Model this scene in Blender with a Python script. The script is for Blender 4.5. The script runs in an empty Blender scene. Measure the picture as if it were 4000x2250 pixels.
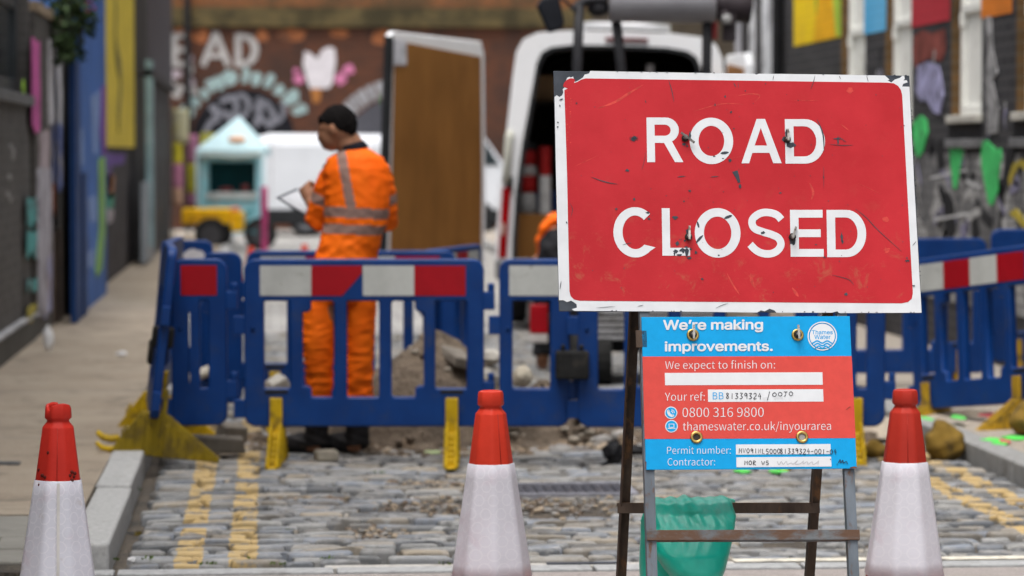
import bpy, bmesh, math, random
from mathutils import Vector, Matrix
random.seed(7)
SC = bpy.context.scene
COL = SC.collection
R = math.radians
# ------------------------------------------------------------------ camera
FPX, CAMH = 12000.0, 1.52
PITCH = math.atan(525 / FPX)
YAW = math.atan(950 * math.cos(PITCH) / FPX)
FW = Vector((math.sin(YAW) * math.cos(PITCH), math.cos(YAW) * math.cos(PITCH), -math.sin(PITCH)))
RT = Vector((math.cos(YAW), -math.sin(YAW), 0))
UP = RT.cross(FW)
CO = Vector((0, 0, CAMH))
cam = bpy.data.cameras.new('camera')
cam.sensor_width = 36
cam.lens = 36 * FPX / 4000
cam.clip_start, cam.clip_end = 0.1, 500
cam.dof.use_dof = True
cam.dof.focus_distance = 8.95
cam.dof.aperture_fstop = 3.4
cam.dof.aperture_blades = 0
camo = bpy.data.objects.new('camera', cam)
COL.objects.link(camo)
camo.matrix_world = Matrix((
    (RT.x, UP.x, -FW.x, CO.x), (RT.y, UP.y, -FW.y, CO.y), (RT.z, UP.z, -FW.z, CO.z), (0, 0, 0, 1)))
SC.camera = camo
# ------------------------------------------------------------------ world, sun, exposure
SUN_EL, SUN_AZ = R(73), R(210)          # azimuth clockwise from +Y
w = bpy.data.worlds.new('World')
SC.world = w
w.use_nodes = True
nt = w.node_tree
bg = nt.nodes['Background']
sky = nt.nodes.new('ShaderNodeTexSky')
sky.sky_type = 'NISHITA'
sky.sun_disc = False
sky.sun_elevation = SUN_EL
sky.sun_rotation = SUN_AZ
sky.air_density = 1.6
sky.dust_density = 6.0
sky.ozone_density = 1.0
hs = nt.nodes.new('ShaderNodeHueSaturation')     # overcast: almost colourless sky
hs.inputs['Saturation'].default_value = 0.28
nt.links.new(sky.outputs[0], hs.inputs['Color'])
nt.links.new(hs.outputs[0], bg.inputs[0])
bg.inputs[1].default_value = 0.15
sun = bpy.data.lights.new('sun', 'SUN')
sun.energy = 1.1
sun.angle = R(40)
sun.color = (1.0, 0.97, 0.93)
suno = bpy.data.objects.new('sun', sun)
COL.objects.link(suno)
sd = Vector((math.sin(SUN_AZ) * math.cos(SUN_EL), math.cos(SUN_AZ) * math.cos(SUN_EL), math.sin(SUN_EL)))
suno.rotation_euler = sd.to_track_quat('Z', 'Y').to_euler()
SC.view_settings.view_transform = 'Standard'
SC.view_settings.look = 'None'
SC.view_settings.exposure = 0.66
SC.view_settings.gamma = 1.0
SC.cycles.use_denoising = True
SC.cycles.max_bounces = 8
# ------------------------------------------------------------------ measuring helpers (photo pixel, real distance) -> world point
def ray(px, py): return FW + RT * ((px - 2000) / FPX) + UP * ((1125 - py) / FPX)
def at(px, py, d): return CO + ray(px, py) * d
def on(px, py, ax, v):
    r = ray(px, py)
    return CO + r * ((v - CO[ax]) / r[ax])
def ground(px, py, z=0.0): return on(px, py, 2, z)
# ------------------------------------------------------------------ materials
def lin(r, g, b):
    f = lambda c: c / 12.92 if c <= 0.04045 else ((c + 0.055) / 1.055) ** 2.4
    return (f(r / 255), f(g / 255), f(b / 255))
def nn(t, typ, **kw):
    n = t.nodes.new('ShaderNode' + typ)
    for k, v in kw.items(): setattr(n, k, v)
    return n
def newmat(name):
    m = bpy.data.materials.new(name)
    m.use_nodes = True
    t = m.node_tree
    return m, t, t.nodes['Principled BSDF'], t.links.new
def mixc(t, fac, a, b):
    n = nn(t, 'Mix', data_type='RGBA')
    for s, v in ((0, fac), (6, a), (7, b)):
        if isinstance(v, bpy.types.NodeSocket): t.links.new(v, n.inputs[s])
        else: n.inputs[s].default_value = v if s == 0 else (*v[:3], 1)
    return n.outputs[2]
def mth(t, op, a, b=None, c=None):
    n = nn(t, 'Math', operation=op)
    for i, v in enumerate((a, b, c)):
        if v is None: continue
        if isinstance(v, bpy.types.NodeSocket): t.links.new(v, n.inputs[i])
        else: n.inputs[i].default_value = v
    return n.outputs[0]
def ramp(t, sock, a, b):
    n = nn(t, 'MapRange', interpolation_type='SMOOTHSTEP')
    t.links.new(sock, n.inputs[0])
    n.inputs[1].default_value = a
    n.inputs[2].default_value = b
    return n.outputs[0]
def noise(t, scale, detail=4, rough=.6, vec=None, dist=0):
    n = nn(t, 'TexNoise')
    n.inputs['Scale'].default_value = scale
    n.inputs['Detail'].default_value = detail
    n.inputs['Roughness'].default_value = rough
    n.inputs['Distortion'].default_value = dist
    if vec is None: vec = nn(t, 'TexCoord').outputs['Object']
    t.links.new(vec, n.inputs['Vector'])
    return n.outputs['Fac']
def bump(t, p, h, strength=.3, dist=.01):
    b = nn(t, 'Bump')
    b.inputs['Strength'].default_value = strength
    b.inputs['Distance'].default_value = dist
    t.links.new(h, b.inputs['Height'])
    t.links.new(b.outputs[0], p.inputs['Normal'])
MATS = {}
def P(name, col, rough=.6, var=.18, sc=6, bs=0, bd=.004, dirt=None, dsc=9, dlo=.52, dhi=.72, metal=0, spec=.13, stretch=None):
    """painted / cast surface: base colour with uneven tone, optional dirt or wear spots of a second colour, optional bump"""
    if name in MATS: return MATS[name]
    m, t, p, L = newmat(name)
    vec = nn(t, 'TexCoord').outputs['Object']
    if stretch:
        mp = nn(t, 'Mapping')
        mp.inputs['Scale'].default_value = stretch
        L(vec, mp.inputs[0])
        vec = mp.outputs[0]
    n1 = noise(t, sc, 5, .6, vec)
    c = mixc(t, ramp(t, n1, .3, .7), tuple(x * (1 - var) for x in col), tuple(min(1, x * (1 + var)) for x in col))
    if dirt:
        n2 = noise(t, dsc, 8, .68, vec, .3)
        c = mixc(t, ramp(t, n2, dlo, dhi), c, dirt)
    L(c, p.inputs['Base Color'])
    p.inputs['Roughness'].default_value = rough
    p.inputs['Metallic'].default_value = metal
    p.inputs['Specular IOR Level'].default_value = spec
    if bs: bump(t, p, noise(t, bs, 4, .6, vec), .6, bd)
    MATS[name] = m
    return m
def brickmat(name, c1, c2, mortar, axis='x', sc=1.0, bumpd=.006, soot=None, slo=.5, shi=.75, rough=.85):
    if name in MATS: return MATS[name]
    m, t, p, L = newmat(name)
    g = nn(t, 'NewGeometry').outputs['Position']
    s = nn(t, 'SeparateXYZ'); L(g, s.inputs[0])
    cb = nn(t, 'CombineXYZ')
    L(s.outputs[1 if axis == 'x' else 0], cb.inputs[0]); L(s.outputs[2], cb.inputs[1])
    b = nn(t, 'TexBrick')
    b.inputs['Scale'].default_value = sc
    b.inputs['Brick Width'].default_value = .225
    b.inputs['Row Height'].default_value = .075
    b.inputs['Mortar Size'].default_value = .006
    b.inputs['Color1'].default_value = (*c1, 1)
    b.inputs['Color2'].default_value = (*c2, 1)
    b.inputs['Mortar'].default_value = (*mortar, 1)
    L(cb.outputs[0], b.inputs['Vector'])
    c = b.outputs['Color']
    nz = noise(t, 1.3, 6, .65, g)
    c = mixc(t, mth(t, 'MULTIPLY', ramp(t, nz, slo, shi), .8), c, soot if soot else tuple(x * .55 for x in c1))
    L(c, p.inputs['Base Color'])
    p.inputs['Roughness'].default_value = rough; p.inputs['Specular IOR Level'].default_value = .12
    h = mth(t, 'ADD', mth(t, 'MULTIPLY', b.outputs['Fac'], -1), mth(t, 'MULTIPLY', noise(t, 60, 3, .6, g), .4))
    bump(t, p, h, .7, bumpd)
    MATS[name] = m
    return m
# ------------------------------------------------------------------ mesh builder
class MB:
    def __init__(self): self.v, self.f, self.mi, self.cur, self.sm = [], [], [], 0, []
    def face(self, idx, smooth=False):
        self.f.append(tuple(idx)); self.mi.append(self.cur); self.sm.append(smooth)
    def add(self, verts):
        n = len(self.v); self.v += [tuple(x) for x in verts]; return n
    def hexa(self, p):           # 8 corners: bottom loop 0-3, top loop 4-7
        n = self.add(p)
        for q in ((0, 3, 2, 1), (4, 5, 6, 7), (0, 1, 5, 4), (1, 2, 6, 5), (2, 3, 7, 6), (3, 0, 4, 7)):
            self.face([n + i for i in q])
        return self
    def box(self, x0, x1, y0, y1, z0, z1):
        return self.hexa([(x0, y0, z0), (x1, y0, z0), (x1, y1, z0), (x0, y1, z0), (x0, y0, z1), (x1, y0, z1), (x1, y1, z1), (x0, y1, z1)])
    def bar(self, a, b, wx, wy, ref=(0, 1, 0)):      # rectangular bar from a to b
        a, b = Vector(a), Vector(b)
        d = (b - a).normalized()
        u = d.cross(Vector(ref)).normalized() if abs(d.dot(Vector(ref))) < .99 else d.cross(Vector((1, 0, 0))).normalized()
        v = u.cross(d).normalized()
        c = [(-1, -1), (1, -1), (1, 1), (-1, 1)]
        return self.hexa([a + u * (i * wx / 2) + v * (j * wy / 2) for i, j in c] + [b + u * (i * wx / 2) + v * (j * wy / 2) for i, j in c])
    def poly(self, pts, smooth=False):
        n = self.add(pts); self.face(range(n, n + len(pts)), smooth); return self
    def prism(self, pts2, fn, t0, t1):               # outline pts2, fn(a,b,t)->xyz
        k = len(pts2)
        n = self.add([fn(a, b, t0) for a, b in pts2] + [fn(a, b, t1) for a, b in pts2])
        self.face(range(n + k - 1, n - 1, -1)); self.face(range(n + k, n + 2 * k))
        for i in range(k): self.face((n + i, n + (i + 1) % k, n + k + (i + 1) % k, n + k + i))
        return self
    def rings(self, rr, cap0=True, cap1=True, smooth=True):
        k = len(rr[0]); n = len(self.v)
        for r_ in rr: self.add(r_)
        for j in range(len(rr) - 1):
            for i in range(k):
                a, b = n + j * k + i, n + j * k + (i + 1) % k
                self.face((a, b, b + k, a + k), smooth)
        if cap0: self.face(range(n + k - 1, n - 1, -1))
        if cap1: self.face(range(n + (len(rr) - 1) * k, n + len(rr) * k))
        return self
    def lathe(self, prof, n=32, c=(0, 0, 0), shape=None, cap0=True, cap1=True):
        rr = []
        for r_, z in prof:
            ring = []
            for i in range(n):
                a = 2 * math.pi * (i + .5) / n
                q = r_ * (shape(a) if shape else 1)
                ring.append((c[0] + q * math.cos(a), c[1] + q * math.sin(a), c[2] + z))
            rr.append(ring)
        return self.rings(rr, cap0, cap1)
    def tube(self, pts, rad, n=10, cap=True):
        pts = [Vector(p) for p in pts]
        if not hasattr(rad, '__len__'): rad = [rad] * len(pts)
        rr = []
        u = None
        for i, p in enumerate(pts):
            d = (pts[min(i + 1, len(pts) - 1)] - pts[max(i - 1, 0)]).normalized()
            if u is None: u = d.cross(Vector((0, 0, 1)) if abs(d.z) < .9 else Vector((1, 0, 0))).normalized()
            u = (u - d * u.dot(d)).normalized()
            v = d.cross(u)
            rr.append([p + (u * math.cos(2 * math.pi * k / n) + v * math.sin(2 * math.pi * k / n)) * rad[i] for k in range(n)])
        return self.rings(rr, cap, cap)
    def ell(self, c, r_, n=16, m=10, rotm=None):
        c = Vector(c); rr = []
        for j in range(1, m):
            th = math.pi * j / m
            ring = []
            for i in range(n):
                a = 2 * math.pi * i / n
                q = Vector((r_[0] * math.sin(th) * math.cos(a), r_[1] * math.sin(th) * math.sin(a), -r_[2] * math.cos(th)))
                if rotm: q = rotm @ q
                ring.append(c + q)
            rr.append(ring)
        return self.rings(rr)
    def loft(self, path, n=20):                      # path: (x,y,z,rx,ry): rings perpendicular to z
        return self.rings([[(x + rx * math.cos(2 * math.pi * i / n), y + ry * math.sin(2 * math.pi * i / n), z) for i in range(n)] for x, y, z, rx, ry in path])
    def mesh(self, name):
        me = bpy.data.meshes.new(name)
        me.from_pydata(self.v, [], self.f)
        me.polygons.foreach_set('material_index', self.mi)
        me.polygons.foreach_set('use_smooth', self.sm)
        bm = bmesh.new(); bm.from_mesh(me)
        bmesh.ops.recalc_face_normals(bm, faces=bm.faces)
        bm.to_mesh(me); bm.free()
        return me
    def build(self, name, mats, parent=None, bevel=0, seg=2, ang=35, M=None):
        o = bpy.data.objects.new(name, self.mesh(name))
        for m in (mats if isinstance(mats, (list, tuple)) else [mats]): o.data.materials.append(m)
        COL.objects.link(o)
        if parent: o.parent = parent
        if M is not None:
            if parent: o.matrix_local = M
            else: o.matrix_world = M
        if bevel:
            b = o.modifiers.new('bevel', 'BEVEL'); b.width = bevel; b.segments = seg
            b.limit_method = 'ANGLE'; b.angle_limit = R(ang); b.harden_normals = False
        return o
def tag(o, label=None, cat=None, group=None, kind=None):
    if label: o['label'] = label
    if cat: o['category'] = cat
    if group: o['group'] = group
    if kind: o['kind'] = kind
    return o
def thing(name, label, cat, loc=(0, 0, 0), rz=0, group=None, M=None):
    o = bpy.data.objects.new(name, None)
    o.empty_display_size = .2
    COL.objects.link(o)
    if M is not None: o.matrix_world = M
    else: o.location = loc; o.rotation_euler = (0, 0, rz)
    return tag(o, label, cat, group)
def copy_tree(o, parent=None):
    c = o.copy(); COL.objects.link(c)
    if parent: c.parent = parent
    for ch in list(o.children): copy_tree(ch, c)
    return c
def dg_mesh(o):
    bpy.context.view_layer.update()
    dg = bpy.context.evaluated_depsgraph_get()
    return bpy.data.meshes.new_from_object(o.evaluated_get(dg), depsgraph=dg)
def shape2d(splines, thick, bevel=0, name='shape'):
    """flat outline(s) with holes (even-odd) -> extruded mesh, in its own XY plane, thickness along Z"""
    cu = bpy.data.curves.new(name, 'CURVE'); cu.dimensions = '2D'; cu.fill_mode = 'BOTH'
    cu.extrude = thick / 2; cu.bevel_depth = bevel; cu.bevel_resolution = 1
    for sp in splines:
        s = cu.splines.new('POLY'); s.points.add(len(sp) - 1); s.use_cyclic_u = True
        for i, q in enumerate(sp): s.points[i].co = (q[0], q[1], 0, 1)
    o = bpy.data.objects.new(name, cu); COL.objects.link(o)
    me = dg_mesh(o)
    bpy.data.objects.remove(o); bpy.data.curves.remove(cu)
    return me
def meshobj(name, me, mats, parent=None, M=None):
    o = bpy.data.objects.new(name, me)
    me.materials.clear()
    for m in (mats if isinstance(mats, (list, tuple)) else [mats]): me.materials.append(m)
    COL.objects.link(o)
    if parent:
        o.parent = parent
        if M is not None: o.matrix_local = M
    elif M is not None: o.matrix_world = M
    return o
def join_meshes(name, parts):                       # [(mesh, material_index)]
    bm = bmesh.new()
    for me, k in parts:
        n0 = len(bm.faces); bm.from_mesh(me); bm.faces.ensure_lookup_table()
        for f in bm.faces[n0:]: f.material_index = k
    me = bpy.data.meshes.new(name); bm.to_mesh(me); bm.free()
    return me
def remesh(name, mb, mats, parent=None, voxel=.008, smooth=4, M=None, disp=None):
    o = bpy.data.objects.new(name, mb.mesh(name)); COL.objects.link(o)
    r_ = o.modifiers.new('r', 'REMESH'); r_.mode = 'VOXEL'; r_.voxel_size = voxel; r_.use_smooth_shade = True
    if smooth:
        s = o.modifiers.new('s', 'SMOOTH'); s.iterations = smooth; s.factor = .5
    me = dg_mesh(o)
    bpy.data.objects.remove(o)
    if disp:
        new = [disp(v.co.copy(), v.normal.copy()) for v in me.vertices]
        for v, q in zip(me.vertices, new): v.co = q
        me.update()
    me.polygons.foreach_set('use_smooth', [True] * len(me.polygons))
    return meshobj(name, me, mats, parent, M)
def arc(cx, cy, rx, ry, a0, a1, n=14):
    return [(cx + rx * math.cos(R(a0 + (a1 - a0) * i / n)), cy + ry * math.sin(R(a0 + (a1 - a0) * i / n))) for i in range(n + 1)]
def rrect(x0, x1, y0, y1, r_, n=5):
    return (arc(x1 - r_, y1 - r_, r_, r_, 0, 90, n) + arc(x0 + r_, y1 - r_, r_, r_, 90, 180, n)
            + arc(x0 + r_, y0 + r_, r_, r_, 180, 270, n) + arc(x1 - r_, y0 + r_, r_, r_, 270, 360, n))
def smoothline(pts, n=6):
    out = []
    q = [pts[0]] + list(pts) + [pts[-1]]
    for i in range(1, len(q) - 2):
        p0, p1, p2, p3 = q[i - 1], q[i], q[i + 1], q[i + 2]
        for k in range(n):
            u = k / n
            out.append(tuple(.5 * (2 * b + (c - a) * u + (2 * a - 5 * b + 4 * c - d) * u * u + (3 * b - a - 3 * c + d) * u ** 3)
                             for a, b, c, d in zip(p0, p1, p2, p3)))
    out.append(tuple(pts[-1]))
    return out
def ribbon(pts, wd):                                # 2-D stroke of even width as one outline
    l, r_ = [], []
    for i, p in enumerate(pts):
        a, b = pts[max(i - 1, 0)], pts[min(i + 1, len(pts) - 1)]
        dx, dy = b[0] - a[0], b[1] - a[1]
        k = math.hypot(dx, dy) or 1
        ww = wd(i / max(1, len(pts) - 1)) if callable(wd) else wd
        l.append((p[0] - dy / k * ww / 2, p[1] + dx / k * ww / 2)); r_.append((p[0] + dy / k * ww / 2, p[1] - dx / k * ww / 2))
    return l + r_[::-1]
def blob(cx, cy, rx, ry, n=14, jag=.35, rnd=random):
    return [(cx + rx * math.cos(2 * math.pi * i / n) * (1 + rnd.uniform(-jag, jag)), cy + ry * math.sin(2 * math.pi * i / n) * (1 + rnd.uniform(-jag, jag))) for i in range(n)]
XZ = Matrix(((1, 0, 0, 0), (0, 0, -1, 0), (0, 1, 0, 0), (0, 0, 0, 1)))   # plane XY -> XZ, its Z -> -Y (towards the camera)

#@@SETTING
# ------------------------------------------------------------------ ground: setts, kerbs, pavements
def lines_mask(t, x, edges):
    out = None
    for a, b in edges:
        k = mth(t, 'MULTIPLY', mth(t, 'GREATER_THAN', x, a), mth(t, 'LESS_THAN', x, b))
        out = k if out is None else mth(t, 'MAXIMUM', out, k)
    return out
def sett_material():
    m, t, p, L = newmat('setts')
    g = nn(t, 'NewGeometry').outputs['Position']
    s = nn(t, 'SeparateXYZ'); L(g, s.inputs[0])
    tone = nn(t, 'Attribute', attribute_name='tone').outputs['Fac']
    hue = nn(t, 'Attribute', attribute_name='hue').outputs['Fac']
    nz = noise(t, 14, 6, .65, g)
    a = mixc(t, ramp(t, hue, 0, .55), (.215, .24, .285), (.27, .27, .265))
    a = mixc(t, ramp(t, hue, .6, 1.0), a, (.31, .265, .205))
    c = mixc(t, ramp(t, tone, 0, 1), (.10, .105, .112), a)
    c = mixc(t, ramp(t, nz, .45, .75), c, (.36, .355, .345))
    c = mixc(t, mth(t, 'MULTIPLY', ramp(t, noise(t, 55, 6, .75, g), .52, .72), .55), c, (.09, .082, .07))
    c = mixc(t, mth(t, 'MULTIPLY', ramp(t, noise(t, 2.6, 7, .72, g), .47, .68), .75), c, (.135, .115, .09))
    xw = mth(t, 'ADD', s.outputs[0], mth(t, 'MULTIPLY', mth(t, 'SUBTRACT', noise(t, 18, 3, .6, g), .5), .05))
    mk = lines_mask(t, xw, ((-.355, -.255), (-.155, -.05), (3.0, 3.10), (3.2, 3.3)))
    mk = mth(t, 'MULTIPLY', mk, ramp(t, mth(t, 'ADD', noise(t, 9, 6, .75, g), mth(t, 'MULTIPLY', tone, .14)), .46, .57))
    mk = mth(t, 'MULTIPLY', mk, mth(t, 'GREATER_THAN', s.outputs[2], -.012)); mk = mth(t, 'MULTIPLY', mk, mth(t, 'GREATER_THAN', hue, .07))
    p.inputs['Specular IOR Level'].default_value = .3
    c = mixc(t, mth(t, 'MULTIPLY', mk, .9), c, (.49, .345, .145))
    L(c, p.inputs['Base Color'])
    p.inputs['Roughness'].default_value = .62
    bump(t, p, noise(t, 120, 4, .6, g), .5, .003)
    return m
def gravel_material(name, c1, c2, c3, sc):
    m, t, p, L = newmat(name)
    g = nn(t, 'NewGeometry').outputs['Position']
    v = nn(t, 'TexVoronoi'); v.inputs['Scale'].default_value = sc; L(g, v.inputs['Vector'])
    c = mixc(t, nn(t, 'SeparateColor').outputs[0], c1, c2)
    sp = nn(t, 'SeparateColor'); L(v.outputs['Color'], sp.inputs[0])
    c = mixc(t, sp.outputs[0], c1, c2)
    c = mixc(t, ramp(t, noise(t, 4, 6, .65, g), .45, .7), c, c3)
    L(c, p.inputs['Base Color'])
    p.inputs['Roughness'].default_value = .9
    bump(t, p, mth(t, 'ADD', v.outputs['Distance'], noise(t, sc * 2, 3, .6, g)), .8, .01)
    return m
M_SETT = sett_material()
M_GRIT = gravel_material('grit_joint', (.055, .046, .037), (.14, .112, .083), (.045, .04, .035), 90)
ROAD_X0, ROAD_X1 = -.585, 3.43
PITS = [(1.0, 13.25, .62, .38), (.42, 12.3, .2, .22), (-.46, 12.55, .16, .13), (.15, 13.6, .2, .12), (2.05, 11.9, .1, .08), (1.62, 12.25, .1, .06), (.75, 14.2, .22, .12)]
def road():
    base = MB(); base.box(-60, 60, -10, 140, -.6, -.028)
    tag(base.build('ground', M_GRIT), kind='structure')
    mb = MB(); tone, hue = [], []
    y = 11.33
    rnd = random.Random(3)
    while y < 26:
        dy = rnd.uniform(.068, .105)
        x = ROAD_X0 + .03 + rnd.uniform(0, .06)
        skew = rnd.uniform(-.014, .014); wob = [rnd.uniform(0, 6.28) for _ in range(2)]
        while x < ROAD_X1 - .05:
            dx = min(rnd.uniform(.11, .27), ROAD_X1 - .02 - x)
            gap = rnd.uniform(.007, .02)
            cx = x + dx / 2; cy = y + dy / 2 + skew * (cx - 1) + .012 * math.sin(cx * 2.3 + wob[0]) + rnd.uniform(-.006, .006)
            drop = 0
            skip = dx < .05 or (15.75 + .1 * math.sin(cx * 4) < cy < 18.2 and rnd.random() < .93 and cx > -.1)
            for (a, b, ra, rb) in PITS:
                q = ((cx - a) / ra) ** 2 + ((cy - b) / rb) ** 2
                if q < 1 and rnd.random() < .95: skip = True
                elif q < 2.2: drop = -.012
            if 1.03 < cx < 1.69 and 13.71 < cy < 14.23: skip = True
            if rnd.random() < .012: skip = True
            if not skip:
                wx, wy = dx - gap, dy - gap
                z = drop + rnd.gauss(0, .0045) + .012 * math.sin(cx * 1.7 + cy * .6)
                tx, ty = rnd.gauss(0, .022), rnd.gauss(0, .032)
                n = 12
                rings = []
                jit = [rnd.uniform(-.013, .007) for _ in range(n)]
                for sc, dz in ((1, -.06), (1, -.012), (.96, -.0045), (.88, 0.0), (.45, .002)):
                    ring = []
                    for i in range(n):
                        a = 2 * math.pi * (i + .5) / n
                        ca, sa = math.cos(a), math.sin(a)
                        e = .26
                        ux = math.copysign(abs(ca) ** e, ca) * (wx / 2 + jit[i]) * sc
                        uy = math.copysign(abs(sa) ** e, sa) * (wy / 2 + jit[i]) * sc
                        ring.append((cx + ux, cy + uy, z + dz + ux * tx + uy * ty))
                    rings.append(ring)
                n0 = len(mb.v)
                mb.rings(rings, cap0=False)
                tn, hu = min(1, max(0, rnd.gauss(.62, .36))), rnd.random()
                tone += [tn] * (len(mb.v) - n0); hue += [hu] * (len(mb.v) - n0)
            x += dx
        y += dy
    o = mb.build('road', M_SETT)
    for nm, dat in (('tone', tone), ('hue', hue)):
        a = o.data.attributes.new(nm, 'FLOAT', 'POINT'); a.data.foreach_set('value', dat)
    tag(o, kind='structure')
    # far carriageway beyond the works, level with the setts
    far = MB(); far.box(-14, 14, 26, 62, -.05, -.008)
    m, t, p, L = newmat('far_setts')
    g = nn(t, 'NewGeometry').outputs['Position']
    b = nn(t, 'TexBrick'); b.inputs['Scale'].default_value = 1
    b.inputs['Brick Width'].default_value = .24; b.inputs['Row Height'].default_value = .13; b.inputs['Mortar Size'].default_value = .012
    b.inputs['Color1'].default_value = (.36, .35, .34, 1); b.inputs['Color2'].default_value = (.27, .265, .26, 1); b.inputs['Mortar'].default_value = (.1, .09, .08, 1)
    L(g, b.inputs['Vector'])
    L(mixc(t, ramp(t, noise(t, 1.2, 5, .6, g), .4, .7), b.outputs[0], (.40, .385, .36)), p.inputs['Base Color'])
    p.inputs['Roughness'].default_value = .7
    tag(far.build('road', m), kind='structure')
    # tarmac apron nearest the camera, with a flush granite band and a worn white line
    near = MB(); near.box(-60, 60, -10, 11.10, -.05, -.004)
    tag(near.build('road', gravel_material('pink_tarmac', (.36, .315, .30), (.50, .45, .43), (.40, .36, .34), 150)), kind='structure')
    MG = P('granite', (.36, .365, .37), .7, .16, 30, 160, .002, (.22, .215, .205), 5)
    ks = MB(); x = -1.4
    while x < 9:
        l = random.uniform(.75, 1.05); ks.box(x, x + l - .012, 11.115, 11.235, -.05, .004); x += l
    tag(ks.build('kerb', MG, bevel=.006), kind='structure')
    kb = MB(); x = .2
    while x < 3.3:
        l = random.uniform(.7, 1.0); kb.box(x, x + l - .01, 11.247, 11.32, -.05, .0); x += l
    tag(kb.build('kerb', P('granite_pale', (.47, .45, .42), .7, .2, 30, 160, .002, (.3, .27, .24), 7), bevel=.005), kind='structure')
    wl = MB(); wl.box(1.72, 6, 11.25, 11.33, .004, .007)
    tag(wl.build('road_marking', P('worn_white_line', (.66, .62, .53), .6, .15, 20, 0, 0, (.3, .28, .25), 11, .5, .66)), kind='structure')
    # iron strip in the band
    s_ = MB(); s_.box(1.02, 1.3, 11.26, 11.30, .0015, .005)
    tag(s_.build('road', P('dark_iron_strip', (.05, .055, .07), .5, .4, 60, 90, .004)), kind='structure')
    return MG
MG = road()
def kerbs():
    y = 10.2
    mb = MB()
    ends = [13.19, 14.33, 14.95, 16, 17.1]
    e = ends + [17.1 + 1.05 * k for k in range(1, 38)]
    y = 11.25
    for q in e:
        a = random.uniform(-.006, .006)
        mb.box(-.745 + a, -.592 + a, y, q - (.05 if q < 15 else .02), -.1, .1 + random.uniform(-.012, .006)); y = q
    tag(mb.build('kerb', P('granite_kerb', (.40, .40, .395), .8, .16, 40, 140, .004, (.20, .18, .15), 9, .56, .74), bevel=.014, seg=3), kind='structure')
    mb = MB(); y = 9.0
    while y < 56:
        mb.box(3.43, 3.58, y, y + .98, -.1, .1 + random.uniform(-.005, .005)); y += random.uniform(.99, 1.0)
    tag(mb.build('kerb', P('granite_kerb_dark', (.27, .27, .265), .72, .14, 22, 140, .0025, (.15, .14, .13), 6, .56, .75), bevel=.014, seg=3), kind='structure')
    m, t, p, L = newmat('old_tarmac')
    g = nn(t, 'NewGeometry').outputs['Position']
    s = nn(t, 'SeparateXYZ'); L(g, s.inputs[0])
    c = mixc(t, ramp(t, noise(t, 1.1, 7, .72, g), .35, .65), (.22, .17, .122), (.34, .28, .21))
    c = mixc(t, ramp(t, noise(t, 110, 2, .5, g), .35, .7), c, (.38, .32, .25))
    c = mixc(t, mth(t, 'MULTIPLY', ramp(t, noise(t, 3.4, 9, .78, g, .6), .50, .66), .75), c, (.115, .10, .08))
    wv = mth(t, 'ADD', s.outputs[1], mth(t, 'MULTIPLY', noise(t, 3, 4, .6, g), .12))
    for yy, ww in ((13.35, .02), (15.55, .06), (18.6, .12)):
        c = mixc(t, mth(t, 'MULTIPLY', mth(t, 'SUBTRACT', 1.0, ramp(t, mth(t, 'ABSOLUTE', mth(t, 'SUBTRACT', wv, yy + .06)), ww * .3, ww)), .32), c, (.12, .115, .11))
    L(c, p.inputs['Base Color']); p.inputs['Roughness'].default_value = .85
    bump(t, p, noise(t, 130, 3, .6, g), .6, .004)
    mb = MB(); mb.box(-2.6, -.752, 12.24, 56, -.1, .092)
    tag(mb.build('pavement', m), kind='structure')
    mb = MB(); mb.box(-2.6, -.752, 10.62, 12.2, -.1, .08)
    tag(mb.build('pavement', M_GRIT), kind='structure')
    MS = P('yorkstone', (.25, .24, .215), .7, .12, 3, 90, .002, (.2, .19, .17), 4)
    mb = MB(); y = 12.17; row = 0
    while y > 10.9:
        x = -2.5 + .2 * (row % 2)
        while x < -.77:
            l = random.uniform(.38, .62); mb.box(x, min(x + l, -.765) - .012, y - .33, y - .012, .0, .093 + random.uniform(-.006, .004)); x += l
        y -= .335; row += 1
    tag(mb.build('pavement', MS, bevel=.008), kind='structure')
    m = gravel_material('sandy_pavement', (.30, .26, .22), (.42, .375, .32), (.36, .30, .24), 70)
    mb = MB(); mb.box(3.59, 4.95, 4, 56, -.1, .094)
    tag(mb.build('pavement', m), kind='structure')
kerbs()

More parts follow.
